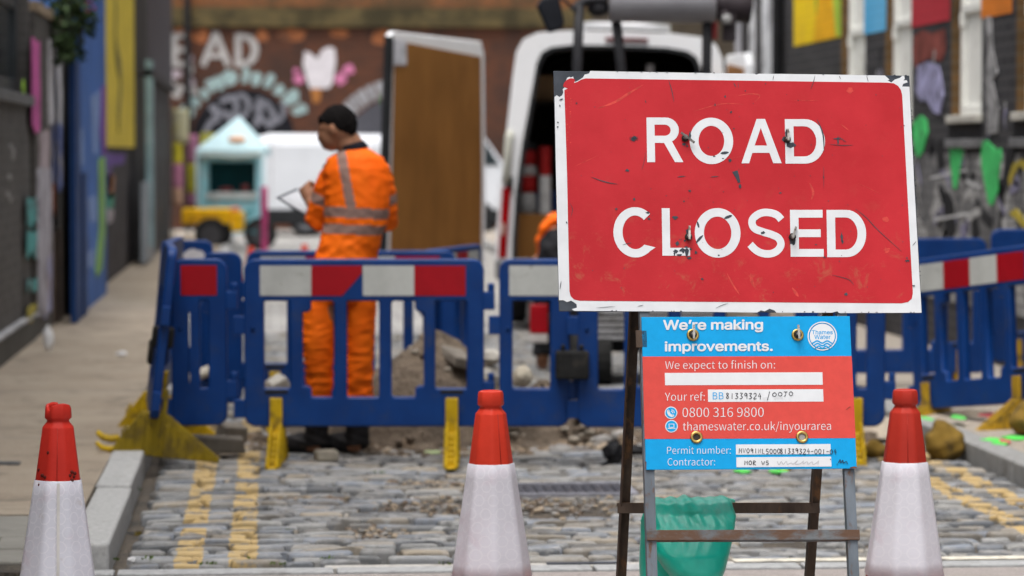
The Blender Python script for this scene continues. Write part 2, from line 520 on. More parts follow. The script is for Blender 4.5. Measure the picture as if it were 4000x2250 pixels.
# ------------------------------------------------------------------ right-hand terrace with painted panels
XR = 4.9
def yr(px, X=XR): return on(px, 600, 0, X).y
M_DKBRICK = brickmat('charcoal_brick', (.055, .053, .057), (.040, .039, .043), (.088, .085, .085), 'x', soot=(.03, .03, .034))
M_BRBRICK = brickmat('brown_brick', (.17, .095, .04), (.12, .07, .03), (.15, .12, .08), 'x', soot=(.05, .035, .02))
M_FRAME = P('sash_paint', (.80, .80, .76), .5, .08, 4, 0, 0, (.32, .30, .25), 6, .6, .8)
def painted(name, col, col2=None, tri=None, rough=.7):
    m, t, p, L = newmat(name)
    g = nn(t, 'NewGeometry').outputs['Position']
    s = nn(t, 'SeparateXYZ'); L(g, s.inputs[0])
    cb = nn(t, 'CombineXYZ'); L(s.outputs[1], cb.inputs[0]); L(s.outputs[2], cb.inputs[1])
    b = nn(t, 'TexBrick'); b.inputs['Scale'].default_value = 1; b.inputs['Brick Width'].default_value = .225; b.inputs['Row Height'].default_value = .075
    b.inputs['Mortar Size'].default_value = .006; L(cb.outputs[0], b.inputs['Vector'])
    c = mixc(t, ramp(t, noise(t, 2.5, 5, .6, g), .35, .7), col, col2 or tuple(x * .8 for x in col))
    c = mixc(t, mth(t, 'MULTIPLY', b.outputs['Fac'], .25), c, tuple(x * .5 for x in col))
    L(c, p.inputs['Base Color']); p.inputs['Roughness'].default_value = rough; p.inputs['Specular IOR Level'].default_value = .12
    bump(t, p, mth(t, 'MULTIPLY', b.outputs['Fac'], -1), .6, .005)
    return m
def right_building():
    t = thing('terrace_building', 'charcoal painted brick terrace with coloured mural panels between white sash windows', 'building', (XR, 24, 0))
    inv = Matrix.Translation((-XR, -24, 0))
    def b(mb, name, m, bevel=0, par=t):
        return mb.build(name, m, par, bevel, M=inv if par is t else None)
    wins = []                                      # (far y, near y, px) openings
    for p0, p1 in ((3290, 3378), (3462, 3560), (3722, 3833), (3976, 4110)):
        far = yr(p0); near = yr(p1)
        wins.append((near, far))
    wins += [(15.6, 16.6), (13.4, 14.4)]
    wins.sort()
    wins = [w_ for w_ in wins]
    wl = MB()
    prev = 6.0
    for n_, f_ in wins + [(30.2, None)]:
        wl.box(XR, XR + .3, prev, n_, .0, 7.2)
        prev = f_
        if f_ is None: break
        wl.box(XR, XR + .3, n_, f_, .0, 1.62)      # below the window
        wl.box(XR, XR + .3, n_, f_, 3.5, 7.2)
    b(wl, 'wall', M_DKBRICK)
    for n_, f_ in wins:
        rv = MB()                                  # unpainted brick reveal on the far jamb
        rv.box(XR - .003, XR + .05, f_ - .004, f_ + .055, 1.72, 3.5)
        b(rv, 'brick_reveal', M_BRBRICK)
        fr = MB()
        fr.box(XR + .05, XR + .12, n_, n_ + .07, 1.78, 3.5); fr.box(XR + .05, XR + .12, f_ - .07, f_, 1.78, 3.5)
        fr.box(XR + .052, XR + .118, n_ + .07, f_ - .07, 2.52, 2.58); fr.box(XR + .052, XR + .118, n_ + .07, f_ - .07, 1.78, 1.86)
        fr.box(XR + .03, XR + .08, n_ + .045, n_ + .07, 2.42, 2.52); fr.box(XR + .03, XR + .08, f_ - .08, f_ - .055, 2.42, 2.52)
        f = b(fr, 'window', M_FRAME, .006)
        pa = MB(); pa.box(XR + .09, XR + .10, n_ + .06, f_ - .06, 1.84, 3.5)
        pa.build('pane', P('blind_pane', (.82, .82, .78), .35, .06, 2, 0, 0, (.40, .39, .35), 2), f)
        sl = MB(); sl.box(XR - .05, XR + .12, n_ - .03, f_ + .03, 1.735, 1.79)
        sl.build('sill', P('sill_stone', (.50, .48, .43), .7, .12, 5, 0, 0, (.22, .2, .17), 8), f, .008)
        ap = MB(); ap.box(XR - .012, XR + .004, n_ - .03, f_ + .1, 1.625, 1.735)
        ap.build('apron', P('black_apron', (.018, .018, .02), .7), f)
        lg = MB(); lg.box(XR - .04, XR + .02, n_ - .08, f_ + .1, 1.56, 1.622)
        lg.build('ledge', P('grey_ledge', (.17, .17, .175), .7, .2, 5), f, .006)
    def panel(name, p0, p1, z0, z1, m, skew=0, x=.006):
        mb = MB(); y0, y1 = yr(p1), yr(p0)
        mb.hexa([(XR - x, y0, z0), (XR - .001, y0, z0), (XR - .001, y1, z0 + skew), (XR - x, y1, z0 + skew), (XR - x, y0, z1), (XR - .001, y0, z1), (XR - .001, y1, z1), (XR - x, y1, z1)])
        return b(mb, name, m)
    YEL = panel('mural_panel', 3101, 3284, 2.52, 4.2, painted('mural_yellow', (.80, .56, .01), (.72, .48, .02)))
    zz = MB()                                       # green and lime wedges on the yellow panel
    y = lambda px: yr(px) - 24
    zz.prism([(y(3162), 4.0), (y(3208), 4.0), (y(3190), 2.76)], lambda a, c, q: (q, a, c), -.011, -.004)
    zz.build('green_wedge', painted('mural_green', (.05, .42, .06)), t)
    zz = MB(); zz.prism([(y(3208), 4.0), (y(3284), 4.0), (y(3284), 2.53), (y(3268), 2.53)], lambda a, c, q: (q, a, c), -.010, -.004)
    zz.build('lime_wedge', painted('mural_lime', (.42, .62, .07)), t)
    zz = MB(); zz.prism([(y(3190), 2.75), (y(3215), 3.4), (y(3272), 2.53), (y(3180), 2.53)], lambda a, c, q: (q, a, c), -.009, -.004)
    zz.build('orange_wedge', painted('mural_amber', (.82, .42, .01)), t)
    panel('mural_panel', 3375, 3460, 2.50, 4.2, painted('mural_blue', (.10, .42, .72), (.16, .50, .78)))
    panel('mural_panel', 3560, 3708, 2.48, 4.2, painted('mural_red', (.46, .035, .05), (.38, .03, .045)))
    panel('mural_panel', 3832, 3950, 2.45, 4.2, painted('mural_orange', (.74, .22, .03)))
    def graffiti(name, ca, cb, sc, lo, hi, dist=1.5, cc=None):
        m, tt, p, L = newmat(name)
        g = nn(tt, 'NewGeometry').outputs['Position']
        c = mixc(tt, ramp(tt, noise(tt, sc, 5, .6, g, dist), lo, hi), ca, cb)
        if cc: c = mixc(tt, ramp(tt, noise(tt, sc * 1.7, 3, .5, g, 2.5), .56, .62), c, cc)
        v = nn(tt, 'TexBrick'); v.inputs['Scale'].default_value = 1; v.inputs['Brick Width'].default_value = .225; v.inputs['Row Height'].default_value = .075; v.inputs['Mortar Size'].default_value = .007
        s = nn(tt, 'SeparateXYZ'); L(g, s.inputs[0]); cmb = nn(tt, 'CombineXYZ'); L(s.outputs[1], cmb.inputs[0]); L(s.outputs[2], cmb.inputs[1]); L(cmb.outputs[0], v.inputs['Vector'])
        c = mixc(tt, mth(tt, 'MULTIPLY', v.outputs['Fac'], .75), c, (.06, .058, .06))
        L(c, p.inputs['Base Color']); p.inputs['Roughness'].default_value = .8
        bump(tt, p, mth(tt, 'MULTIPLY', v.outputs['Fac'], -1), .6, .005)
        return m
    low = graffiti('graffiti_grey', (.35, .345, .34), (.12, .118, .12), 1.5, .40, .58, 1.2, (.05, .05, .055))
    panel('graffiti_field', 3560, 4080, .45, 1.52, low, .0, .005)
    mural = P('faded_red_paint', (.20, .055, .045), .8, .4, 5, 40, .003)
    def splash(name, pts, m, z=.012):
        mb = MB(); mb.prism([(yr(px) - 24, 1.52 + (600 - py) / (FPX / on(px, py, 0, XR).length)) for px, py in pts], lambda a, c, q: (q, a, c), -z, -.004)
        return mb.build(name, m, t)
    splash('faded_red_patch', [(3570, 150), (3600, 125), (3640, 140), (3690, 120), (3695, 200), (3680, 245), (3620, 235), (3575, 270), (3565, 210)], mural, .006)
    lil = P('lilac_drip_paint', (.33, .32, .50), .8, .3, 9, 60, .003, (.1, .1, .13), 7, .5, .62)
    splash('lilac_splash', [(3588, 262), (3625, 248), (3668, 262), (3684, 330), (3690, 380), (3675, 450), (3648, 440), (3630, 400), (3600, 400), (3578, 360)], lil)
    splash('lilac_splash', [(3405, 330), (3440, 270), (3455, 310), (3470, 460), (3380, 460), (3390, 380)], P('grey_lilac', (.16, .155, .19), .8, .3, 7), .008)
    grn = P('green_drip_paint', (.07, .52, .15), .8, .2, 4, 40, .004, (.05, .12, .06), 7, .56, .68)
    splash('green_drip', [(3572, 480), (3600, 452), (3622, 470), (3628, 520), (3610, 590), (3592, 615), (3578, 590), (3570, 530)], grn)
    splash('green_drip', [(3712, 560), (3765, 552), (3768, 600), (3752, 680), (3742, 735), (3732, 735), (3722, 660)], grn)
    splash('green_drip', [(3836, 560), (3860, 548), (3895, 585), (3915, 580), (3918, 620), (3905, 690), (3908, 740), (3882, 800), (3868, 790), (3850, 700), (3840, 640)], grn)
    wht = P('white_drip_paint', (.34, .335, .34), .8, .25, 9, 60, .003, (.12, .12, .12), 6, .46, .6)
    splash('white_drip', [(3850, 80), (3872, 75), (3880, 200), (3900, 290), (3880, 320), (3905, 430), (3900, 520), (3862, 525), (3858, 400), (3848, 300), (3862, 210)], wht)
    yl = P('yellow_scrawl_paint', (.42, .33, .05), .8, .2, 6)
    splash('yellow_scrawl', [(3945, 700), (3962, 640), (4000, 620), (4040, 660), (4020, 670), (3985, 645), (3965, 690), (3952, 730)], yl)
    splash('yellow_scrawl', [(3950, 830), (3975, 810), (4010, 850), (4040, 900), (4015, 905), (3985, 860)], yl)
    dk = P('black_scrawl_paint', (.02, .02, .022), .8, .2, 6)
    for pts in ([(3690, 800), (3706, 740), (3730, 790), (3742, 900), (3715, 935), (3694, 880)], [(3800, 870), (3822, 835), (3834, 900), (3826, 940), (3804, 940)], [(3935, 580), (3975, 575), (3962, 650), (3930, 760), (3918, 900), (3905, 900), (3916, 740)], [(3660, 560), (3690, 550), (3694, 640), (3672, 700)]):
        splash('black_scrawl', pts, dk, .009)
    for pts in ([(3640, 690), (3780, 660), (3780, 668), (3640, 700)], [(3650, 850), (3830, 820), (3830, 830), (3650, 862)], [(3780, 700), (3840, 730), (3836, 740), (3778, 712)]):
        splash('white_line', pts, P('white_line_paint', (.5, .5, .5), .8), .010)
    rg = random.Random(31)
    mts = [P('letter_grey_paint', (.30, .295, .29), .8, .3, 6, 0, 0, (.10, .1, .1), 5, .48, .6), P('letter_pale_paint', (.42, .415, .41), .8, .25, 6, 0, 0, (.14, .14, .14), 5, .5, .62), P('letter_dark_paint', (.025, .025, .028), .8), P('letter_lilac_paint', (.20, .19, .27), .8, .3, 6)]
    yz = lambda px, py: (yr(px) - 24, 1.52 + (600 - py) / (FPX / on(px, py, 0, XR).length))
    for i in range(34):
        px, py = rg.uniform(3590, 4060), rg.uniform(520, 930)
        k = rg.randrange(4); pts = [(px, py)]
        for j in range(4): pts.append((pts[-1][0] + rg.uniform(-34, 34), pts[-1][1] + rg.uniform(-55, 55)))
        mb = MB(); mb.prism(ribbon(smoothline([yz(*q) for q in pts[:3]], 4), rg.uniform(.035, .11)), lambda a, c, q: (q, a, c), -.0075 - .0001 * i, -.004)
        mb.build('graffiti_stroke', mts[k], t)
    for i in range(16):                              # ragged paint drips lower on the piers
        px, py = rg.choice((3395, 3440, 3600, 3660, 3860, 3920)) + rg.uniform(-12, 12), rg.uniform(180, 470)
        mb = MB(); mb.prism(ribbon([yz(px, py), yz(px + rg.uniform(-6, 6), py + 40), yz(px + rg.uniform(-8, 8), py + rg.uniform(70, 140))], lambda u: .06 * (1.1 - u)), lambda a, c, q: (q, a, c), -.0075 - .0001 * i, -.004)
        mb.build('paint_drip', mts[rg.choice((0, 2, 3))], t)
    dp = MB(); dp.tube([(XR - .07, yr(3064), z) for z in (.05, 2, 4, 7)], .055, 12)
    dpo = tag(dp.build('drainpipe', P('black_iron', (.014, .014, .016), .5, .2), None), 'black cast iron drainpipe running up the charcoal terrace wall', 'drainpipe')
    # farther brown-brick block beyond the terrace
    t2 = thing('brick_building', 'brown brick building beyond the terrace with black and white striped hoarding', 'building', (XR, 31, 0))
    mb = MB(); mb.box(0, .3, -.8, 15.5, 0, 6.5)
    mb.build('wall', brickmat('dull_brick', (.10, .075, .05), (.08, .062, .045), (.11, .095, .075), 'x', soot=(.045, .04, .035)), t2)
    ys = [yr(q) - 31 for q in (3052, 3022, 2985, 2960, 2935, 2905, 2880)]
    for i, (m_, zz0) in enumerate(((None, 0), ('w', .3), ('k', .3), ('w', .3), ('k', .3), ('g', .3))):
        if m_ is None: continue
        mb = MB(); mb.box(-.03, -.001, ys[i], ys[i + 1] - .01, zz0, 6)
        mb.build('hoarding_stripe', {'w': P('hoarding_white', (.66, .67, .70), .6, .15, 2, 0, 0, (.25, .25, .27), 1.5, .5, .62), 'k': P('hoarding_black', (.03, .03, .034), .6), 'g': P('hoarding_grey', (.38, .38, .42), .6, .35, 2)}[m_], t2)
right_building()

# ------------------------------------------------------------------ left-hand side of the street
def left_side():
    X0 = -1.84
    def yl_(px, X): return on(px, 600, 0, X).y
    # grey brick house nearest
    ye = yl_(118, X0)
    t = thing('grey_brick_house', 'dark grey painted brick house with a dark window above a pale plinth line', 'building', (X0, 15, 0))
    mb = MB(); wy0, wy1 = yl_(-140, X0), yl_(112, X0) - .02
    y0 = 4
    mb.box(-.4, 0, y0 - 15, wy0 - 15, 0, 7); mb.box(-.4, 0, wy0 - 15, wy1 - 15, 0, 1.9); mb.box(-.4, 0, wy0 - 15, wy1 - 15, 3.6, 7); mb.box(-.4, 0, wy1 - 15, ye - 15, 0, 7)
    mb.build('wall', brickmat('grey_brick', (.122, .115, .108), (.095, .090, .085), (.14, .13, .125), 'x', soot=(.06, .056, .05)), t)
    mb = MB(); mb.hexa([(0, -11, -.02), (.05, -11, -.02), (.05, ye - 15, 0), (0, ye - 15, 0), (0, -11, .27), (.045, -11, .27), (.045, ye - 15, .27), (0, ye - 15, .27)])
    mb.build('plinth', P('plinth_render', (.10, .095, .085), .85, .2, 3, 60, .004, (.06, .055, .045), 3), t)
    mb = MB(); mb.box(0, .054, -11, ye - 15, .271, .292)
    mb.build('plinth_cap', P('pale_cap', (.42, .42, .43), .8, .25, 6), t)
    mb = MB(); a, c = wy0 - 15, wy1 - 15
    mb.box(-.14, -.08, c - .1, c, 1.98, 3.6); mb.box(-.14, -.08, a, a + .1, 1.98, 3.6); mb.box(-.139, -.081, a + .1, c - .1, 2.62, 2.7); mb.box(-.14, -.08, a + .1, c - .1, 1.98, 2.08); mb.box(-.142, -.078, (a + c) / 2 - .05, (a + c) / 2 + .05, 2.08, 3.6)
    f = mb.build('window', P('charcoal_frame', (.055, .06, .065), .45), t, .008)
    mb = MB(); mb.box(-.12, -.11, a + .05, c - .05, 2.0, 3.6); mb.build('pane', P('dark_glass', (.03, .04, .045), .08, .2, 2), f)
    mb = MB(); mb.box(-.1, .05, a - .06, c + .03, 1.88, 1.96); mb.build('sill', P('grey_sill', (.15, .15, .15), .8, .2, 4), f, .008)
    sp = MB(); sp.prism(blob(yl_(92, X0) - 15, 2.02, .09, .05), lambda q, r_, s: (s, q, r_), -.001, .006)
    sp.build('lime_paint_dab', P('lime_spray', (.35, .62, .04), .7), t)
    for px, py in ((42, 575), (48, 610), (36, 690), (30, 760), (40, 780), (52, 590)):
        q = on(px, py, 0, X0)
        sp = MB(); sp.prism(blob(q.y - 15, q.z, .12, .025, 9), lambda q_, r_, s: (s, q_, r_), -.001, .006)
        sp.build('pale_scrawl', P('pale_scrawl_paint', (.30, .29, .28), .8), t)
    # pasted-up wall
    X1 = -1.80; yb = yl_(252, X1)
    t = thing('pasted_wall', 'narrow grey wall pasted with torn pink, white and blue posters', 'wall', (X1, ye, 0))
    mb = MB(); mb.box(-.4, 0, .0, yb - ye, 0, 2.62); mb.build('wall', brickmat('grimy_brick', (.10, .092, .085), (.075, .07, .066), (.11, .1, .09), 'x', soot=(.045, .042, .038)), t)
    mb = MB(); mb.box(-.42, .03, .0, yb - ye, 2.62, 2.70); mb.build('coping', P('tan_coping', (.30, .23, .16), .8), t, .01)
    def poster(nm, p0, p1, y0, y1, col, x=.006, d2=None):
        a, b_ = yl_(p0, X1) - ye, yl_(p1, X1) - ye
        pm = (p0 + p1) / 2
        z1, z0 = on(pm, y0, 0, X1).z, on(pm, y1, 0, X1).z
        n = 7
        pts = [(a, z1)] + [(a + (b_ - a) * i / n, z1 + random.uniform(-.03, .03)) for i in range(1, n)] + [(b_, z1)] + [(b_ + random.uniform(-.05, .05), z1 + (z0 - z1) * i / n) for i in range(1, n)] + [(b_, z0)] + [(b_ + (a - b_) * i / n, z0 + random.uniform(-.05, .05)) for i in range(1, n)] + [(a, z0)]
        mb = MB(); mb.prism(pts, lambda q, r_, s: (s, q, r_), .0, x)
        mb.build('poster', P(nm, col, .75, .2, 4, 0, 0, d2 or tuple(c * .55 for c in col), 3, .48, .62), t)
    poster('pink_poster', 125, 156, 152, 498, (.60, .12, .36))
    poster('white_poster', 190, 216, 160, 490, (.60, .58, .60), .012)
    poster('white_poster', 214, 240, 238, 485, (.60, .58, .60), .007)
    poster('blue_torn_poster', 205, 240, 486, 730, (.20, .25, .52), .009, (.55, .5, .5))
    poster('torn_poster', 152, 192, 510, 700, (.42, .35, .37), .008, (.2, .16, .16))
    poster('torn_white_poster', 142, 196, 660, 1000, (.42, .40, .44), .013, (.16, .15, .16))
    poster('torn_white_poster', 145, 175, 900, 1230, (.45, .42, .45), .016, (.18, .17, .18))
    poster('blue_grey_poster', 165, 196, 900, 1220, (.30, .32, .52), .010, (.3, .24, .24))
    poster('rust_poster', 200, 216, 720, 830, (.32, .12, .07), .011)
    poster('brown_board', 205, 232, 900, 1300, (.15, .11, .085), .014)
    for y0, y1 in ((770, 880), (900, 1005), (1100, 1135)):
        poster('teal_paint', 102, 140, y0, y1, (.09, .34, .33), .005, (.1, .12, .12))
    poster('yellow_scrap', 100, 135, 1195, 1240, (.45, .38, .07), .008)
    # blue house
    X2 = -1.66; y3 = yl_(415, X2)
    t = thing('blue_house', 'deep blue painted shopfront wall with purple and lime spray streaks', 'building', (X2, yb, 0))
    mb = MB(); mb.box(-.5, 0, 0, y3 - yb, 0, 7)
    mb.build('wall', P('blue_wall_paint', (.045, .125, .36), .6, .2, .9, 30, .004, (.025, .07, .21), 1.2, .5, .72), t)
    for p0, p1, zt in ((272, 292, 2.3), (302, 318, 1.35)):
        mb = MB(); mb.box(0, .05, yl_(p0, X2) - yb, yl_(p1, X2) - yb, .1, zt); mb.build('door_post', P('navy_post', (.012, .04, .13), .6, .2, 2), t)
    mb = MB(); mb.box(0, .2, yl_(414, X2) - yb - .5, yl_(414, X2) - yb, 3.42, 3.75); mb.build('bracket', P('blue_bracket', (.03, .10, .33), .6), t, .02)
    def streak(nm, col, pts, x=.008):
        mb = MB(); mb.prism([(on(px, py, 0, X2).y - yb, on(px, py, 0, X2).z) for px, py in pts], lambda q, r_, s: (s, q, r_), .0, x)
        mb.build('spray_streak', P(nm, col, .7, .25, 3), t)
    streak('purple_streak', (.16, .06, .26), [(396, 340), (412, 330), (412, 600), (398, 620), (390, 520)])
    streak('lime_streak', (.20, .36, .10), [(384, 620), (408, 610), (408, 900), (396, 1050), (376, 1085), (372, 1060), (386, 900)], .010)
    streak('pale_blue_streak', (.17, .25, .45), [(352, 380), (392, 350), (388, 430), (378, 600), (362, 600)], .006)
    streak('pale_blue_streak', (.17, .25, .45), [(296, 500), (322, 500), (326, 640), (310, 650), (300, 640)], .006)
    streak('pale_blue_streak', (.15, .22, .42), [(340, 780), (372, 760), (376, 860), (350, 870)], .006)
    streak('pale_blue_streak', (.15, .22, .42), [(338, 990), (366, 970), (370, 1030), (345, 1050)], .006)
    bt = MB(); bt.tube([(X2 - .10, yb - .06, z) for z in (.1, 2, 3.2)], .05, 10)
    tag(bt.build('drainpipe', P('black_iron2', (.016, .017, .02), .5)), 'black drainpipe between posters and blue wall', 'drainpipe')
    # yellow house
    X3 = -1.78; y4 = yl_(515, X3)
    t = thing('yellow_house', 'yellow painted upper wall with dark wavy line over a black graffiti base', 'building', (X3, y3, 0))
    zy = on(460, 575, 0, X3).z
    mb = MB(); mb.box(-.5, .04, 0.02, y4 - y3, zy, 8); mb.build('upper_wall', P('yellow_wall_paint', (.64, .49, .06), .7, .15, 2, 30, .004, (.50, .38, .05), 3), t)
    mb = MB(); mb.box(-.5, 0, 0.02, y4 - y3, 0, zy); mb.build('lower_wall', P('black_graffiti_wall', (.045, .042, .045), .7, .4, 2, 0, 0, (.10, .09, .10), 3, .55, .62), t)
    q = lambda px, py: (on(px, py, 0, X3 + .04).y - y3, on(px, py, 0, X3 + .04).z)
    mb = MB(); mb.prism(ribbon(smoothline([q(*u) for u in ((452, 0), (450, 150), (458, 230), (470, 300), (465, 400), (460, 480))]), .28), lambda a, b_, s: (s, a, b_), .04, .05)
    mb.build('wavy_line', P('dark_wavy_paint', (.16, .14, .05), .7), t)
    for col, p0, p1, y0, y1 in (((.14, .08, .28), 424, 500, 596, 640), ((.30, .14, .07), 428, 460, 680, 770), ((.07, .28, .19), 428, 458, 750, 810), ((.38, .34, .36), 430, 456, 815, 865), ((.12, .08, .2), 424, 450, 645, 740)):
        mb = MB(); mb.prism([q(p0, y0), q(p1, y0 + 5), q(p1 - 6, y1), q(p0 + 4, y1 + 10)], lambda a, b_, s: (s, a, b_), .0, .01)
        mb.build('graffiti_patch', P('graffiti%d' % p1 + str(y0), col, .7, .3, 3), t)
    # grey hoarding / shed beyond
    X4 = -1.58; y5 = 51
    t = thing('grey_warehouse', 'tall charcoal clad warehouse with ribbed shutter below and pale corner strip', 'building', (X4, y4, 0))
    mb = MB(); zb = on(600, 310, 0, X4).z
    mb.box(-2.5, 0, 0.02, y5 - y4, zb, 6); mb.build('upper_wall', P('charcoal_cladding', (.068, .066, .076), .6, .12, .6), t)
    mb = MB(); k = 0; y = 0.02
    while y < y5 - y4 - .3:
        mb.box(-2.5, -.03 - .05 * (k % 2), y, y + .3, 0, zb - .02); y += .3; k += 1
    mb.build('shutter', P('shutter_grey', (.075, .074, .077), .5, .25, 1.2, 0, 0, (.06, .06, .06), 1.5), t)
    mb = MB(); mb.box(-.05, .02, yl_(562, X4) - y4, yl_(596, X4) - y4, .12, 1.15); mb.build('steel_leaf', P('pale_steel', (.27, .30, .33), .45, .12, 2), t, .01)
    mb = MB(); mb.box(-.02, .06, .0, .62, .3, on(530, 200, 0, X4).z); mb.build('corner_strip', P('pale_teal_strip', (.25, .37, .40), .6, .3, 2, 0, 0, (.36, .28, .32), 2), t)
    mb = MB(); mb.box(-.02, .07, .0, y5 - y4, zb - .02, zb + .08); mb.build('eaves_band', P('dark_band', (.05, .05, .055), .6), t)
left_side()

def plant_mass():
    rnd = random.Random(5)
    c = at(262, 60, 25.6)
    t = thing('hanging_plant', 'dark green trailing plant hanging over the pasted wall by the blue house', 'plant', c)
    mb = MB()
    for i in range(900):
        a = rnd.uniform(0, 6.28); q = rnd.random() ** .5
        zz = rnd.uniform(-.36, .5)
        wd = .24 * (1 - max(0, -zz) * 1.7)
        x, y, z = .02 + q * wd * math.cos(a), q * .3 * math.sin(a), zz
        if x > .12 and z < -.12: z += .2
        l = rnd.uniform(.05, .1)
        d = Vector((rnd.uniform(-1, 1), rnd.uniform(-1, 1), rnd.uniform(-1.2, .1))).normalized()
        u = d.cross(Vector((rnd.uniform(-1, 1), rnd.uniform(-1, 1), 1))).normalized()
        p = Vector((x, y, z)); n = d.cross(u)
        mb.cur = 0 if rnd.random() < .7 else 1
        mb.poly([p, p + d * l * .5 + u * l * .3 + n * .01, p + d * l, p + d * l * .5 - u * l * .3 + n * .01])
    for i in range(6):
        a = rnd.uniform(-.5, .9)
        mb.cur = 2
        p = Vector((.2, -.1, .02 + .1 * a)); mb.ell(p + Vector((rnd.uniform(-.03, .04), 0, rnd.uniform(-.05, .1))), (.016, .016, .016), 6, 4)
    mb.build('foliage', [P('leaf_dark', (.028, .05, .018), .5, .4, 6), P('leaf_mid', (.05, .085, .03), .5, .3, 6), P('petal_pink', (.4, .05, .16), .5)], t)
    mb = MB()
    for i in range(7):
        x = rnd.uniform(-.15, .2)
        mb.tube([(x * .4, .05, .5), (x * .7, 0, .1), (x, -.05, -.25)], [.012, .009, .004], 6)
    mb.build('stems', P('stem_brown', (.06, .045, .025), .8), t)
    mb = MB(); mb.lathe([(.10, -.02), (.16, .1), (.17, .16), (.15, .16), (.12, .1)], 16, (0, .12, .2)); mb.build('basket', P('basket_brown', (.05, .035, .02), .9, .3, 20), t)
plant_mass()

# ------------------------------------------------------------------ brick viaduct closing the street
def viaduct():
    YV = 62.0
    t = thing('viaduct_wall', 'red brown brick railway arch wall painted with EAD lettering and murals', 'wall', (0, YV, 0))
    q = lambda px, py: (on(px, py, 1, YV).x, on(px, py, 1, YV).z)
    zt = q(1000, 105)[1]; zu = q(1000, 28)[1]
    mb = MB(); mb.box(-12, 16, 0, .6, 0, zt); mb.build('wall', brickmat('viaduct_brick', (.135, .050, .028), (.085, .038, .026), (.085, .06, .046), 'y', soot=(.06, .036, .03), slo=.42, shi=.62), t)
    mb = MB(); mb.box(-12, 16, -.12, .6, zt + .005, zu); mb.build('string_course', brickmat('stock_brick', (.15, .11, .045), (.085, .066, .032), (.09, .075, .05), 'y', soot=(.04, .034, .02), slo=.40, shi=.6), t)
    mb = MB(); mb.box(-12, 16, 0, .6, zu + .005, 12); mb.build('upper_wall', brickmat('orange_brick', (.27, .10, .035), (.19, .08, .038), (.15, .10, .07), 'y', soot=(.08, .06, .035), slo=.42, shi=.62), t)
    def flat(name, outl, m, th=.012):
        me = shape2d(outl, .004); return meshobj(name, me, m, t, Matrix.Translation((0, -th, 0)) @ XZ)
    # bare orange bricks along the top of the wall
    MO = P('bare_orange_brick', (.36, .13, .055), .85, .25, 4, 0, 0, (.15, .07, .045), 3, .5, .62)
    for a, b_, c, d in ((745, 815, 112, 165), (1000, 1045, 118, 165), (1090, 1195, 112, 160), (1455, 1530, 118, 175), (1290, 1360, 118, 145), (680, 722, 108, 130)):
        x0, z1 = q(a, c); x1, z0 = q(b_, d)
        flat('bare_brick_patch', [blob((x0 + x1) / 2, (z0 + z1) / 2, (x1 - x0) / 2 * 1.1, (z1 - z0) / 2 * 1.1, 14, .2)], MO, .006)
    MW = P('wall_white_paint', (.42, .40, .39), .8, .12, 5, 0, 0, (.4, .34, .31), 6, .58, .75)
    def letter(strokes, wd):
        for s in strokes: flat('painted_letter', [ribbon([q(*u) for u in s], wd)], MW, .012 + random.uniform(0, .004))
    letter([[(680, 128), (680, 262)]], .14); letter([[(690, 138), (738, 138)], [(690, 194), (728, 194)], [(690, 250), (742, 250)]], .10)
    letter([[(792, 258), (845, 126)], [(842, 128), (893, 258)]], .13)
    letter([[(810, 218), (872, 218)]], .10)
    cx, cz = q(918, 195)
    flat('painted_letter', [[q(918, 130), q(945, 130), q(985, 140), q(1006, 165), q(1012, 198), q(1004, 230), q(985, 252), q(950, 262), q(916, 262)], [q(943, 152), q(970, 160), q(984, 195), q(970, 232), q(943, 240)]], MW)
    # column of smaller white letters down the left
    for i, (px, py, w_, h_) in enumerate(((690, 290, 40, 34), (672, 330, 34, 40), (700, 345, 40, 30), (740, 230, 26, 40), (746, 270, 18, 50), (690, 370, 44, 26), (745, 325, 34, 44), (752, 360, 44, 50))):
        x, z = q(px, py); flat('small_painted_letter', [blob(x, z, w_ / 2 / 193, h_ / 2 / 193, 10, .3)], MW if i % 3 else P('pale_pink_paint', (.45, .38, .42), .8))
    # black arch with pale swirls
    ax, az = q(952, 545)
    rx, rz = 1.02, 1.02
    black = [(ax + rx * math.cos(R(a)), az + rz * math.sin(R(a)) * 1.0) for a in range(0, 181, 6)]
    flat('painted_arch', [black], P('arch_black', (.012, .012, .016), .7), .008)
    MSW = P('arch_swirl_paint', (.19, .19, .22), .8, .25, 6)
    for pts in ([(800, 520), (830, 470), (870, 440), (905, 470), (890, 520)], [(860, 400), (900, 380), (925, 410), (912, 450), (880, 460)], [(900, 395), (940, 372), (970, 400), (955, 450), (915, 460)],
                [(990, 430), (1030, 400), (1060, 430), (1070, 470), (1040, 490)], [(1010, 380), (1020, 430), (1000, 470)], [(1060, 480), (1090, 470), (1110, 430), (1100, 400)], [(990, 490), (1030, 470), (1060, 500)], [(820, 430), (840, 420), (850, 480)]):
        flat('arch_swirl', [ribbon(smoothline([q(*u) for u in pts]), .11)], MSW, .016 + random.uniform(0, .01))
    MT = P('pale_teal_letter_paint', (.33, .45, .45), .8, .15, 5, 0, 0, (.2, .22, .22), 5, .52, .66)
    rnd = random.Random(2)
    a = 172
    while a > 22:
        da = rnd.uniform(5, 14)
        r0, r1 = 1.09 + rnd.uniform(-.02, .04), 1.09 + rnd.uniform(.22, .38)
        pts = [(ax + r_ * math.cos(R(b_)) * 1.02, az + r_ * math.sin(R(b_))) for r_, b_ in ((r0, a), (r1 - .05, a + rnd.uniform(-2, 2)), (r1, a - da * .4), (r1 - rnd.uniform(0, .12), a - da * .9), (r0 + .05, a - da * .8), (r0, a - da * .5))]
        flat('arch_letter', [pts], MT); a -= da + rnd.uniform(.3, 2.6)
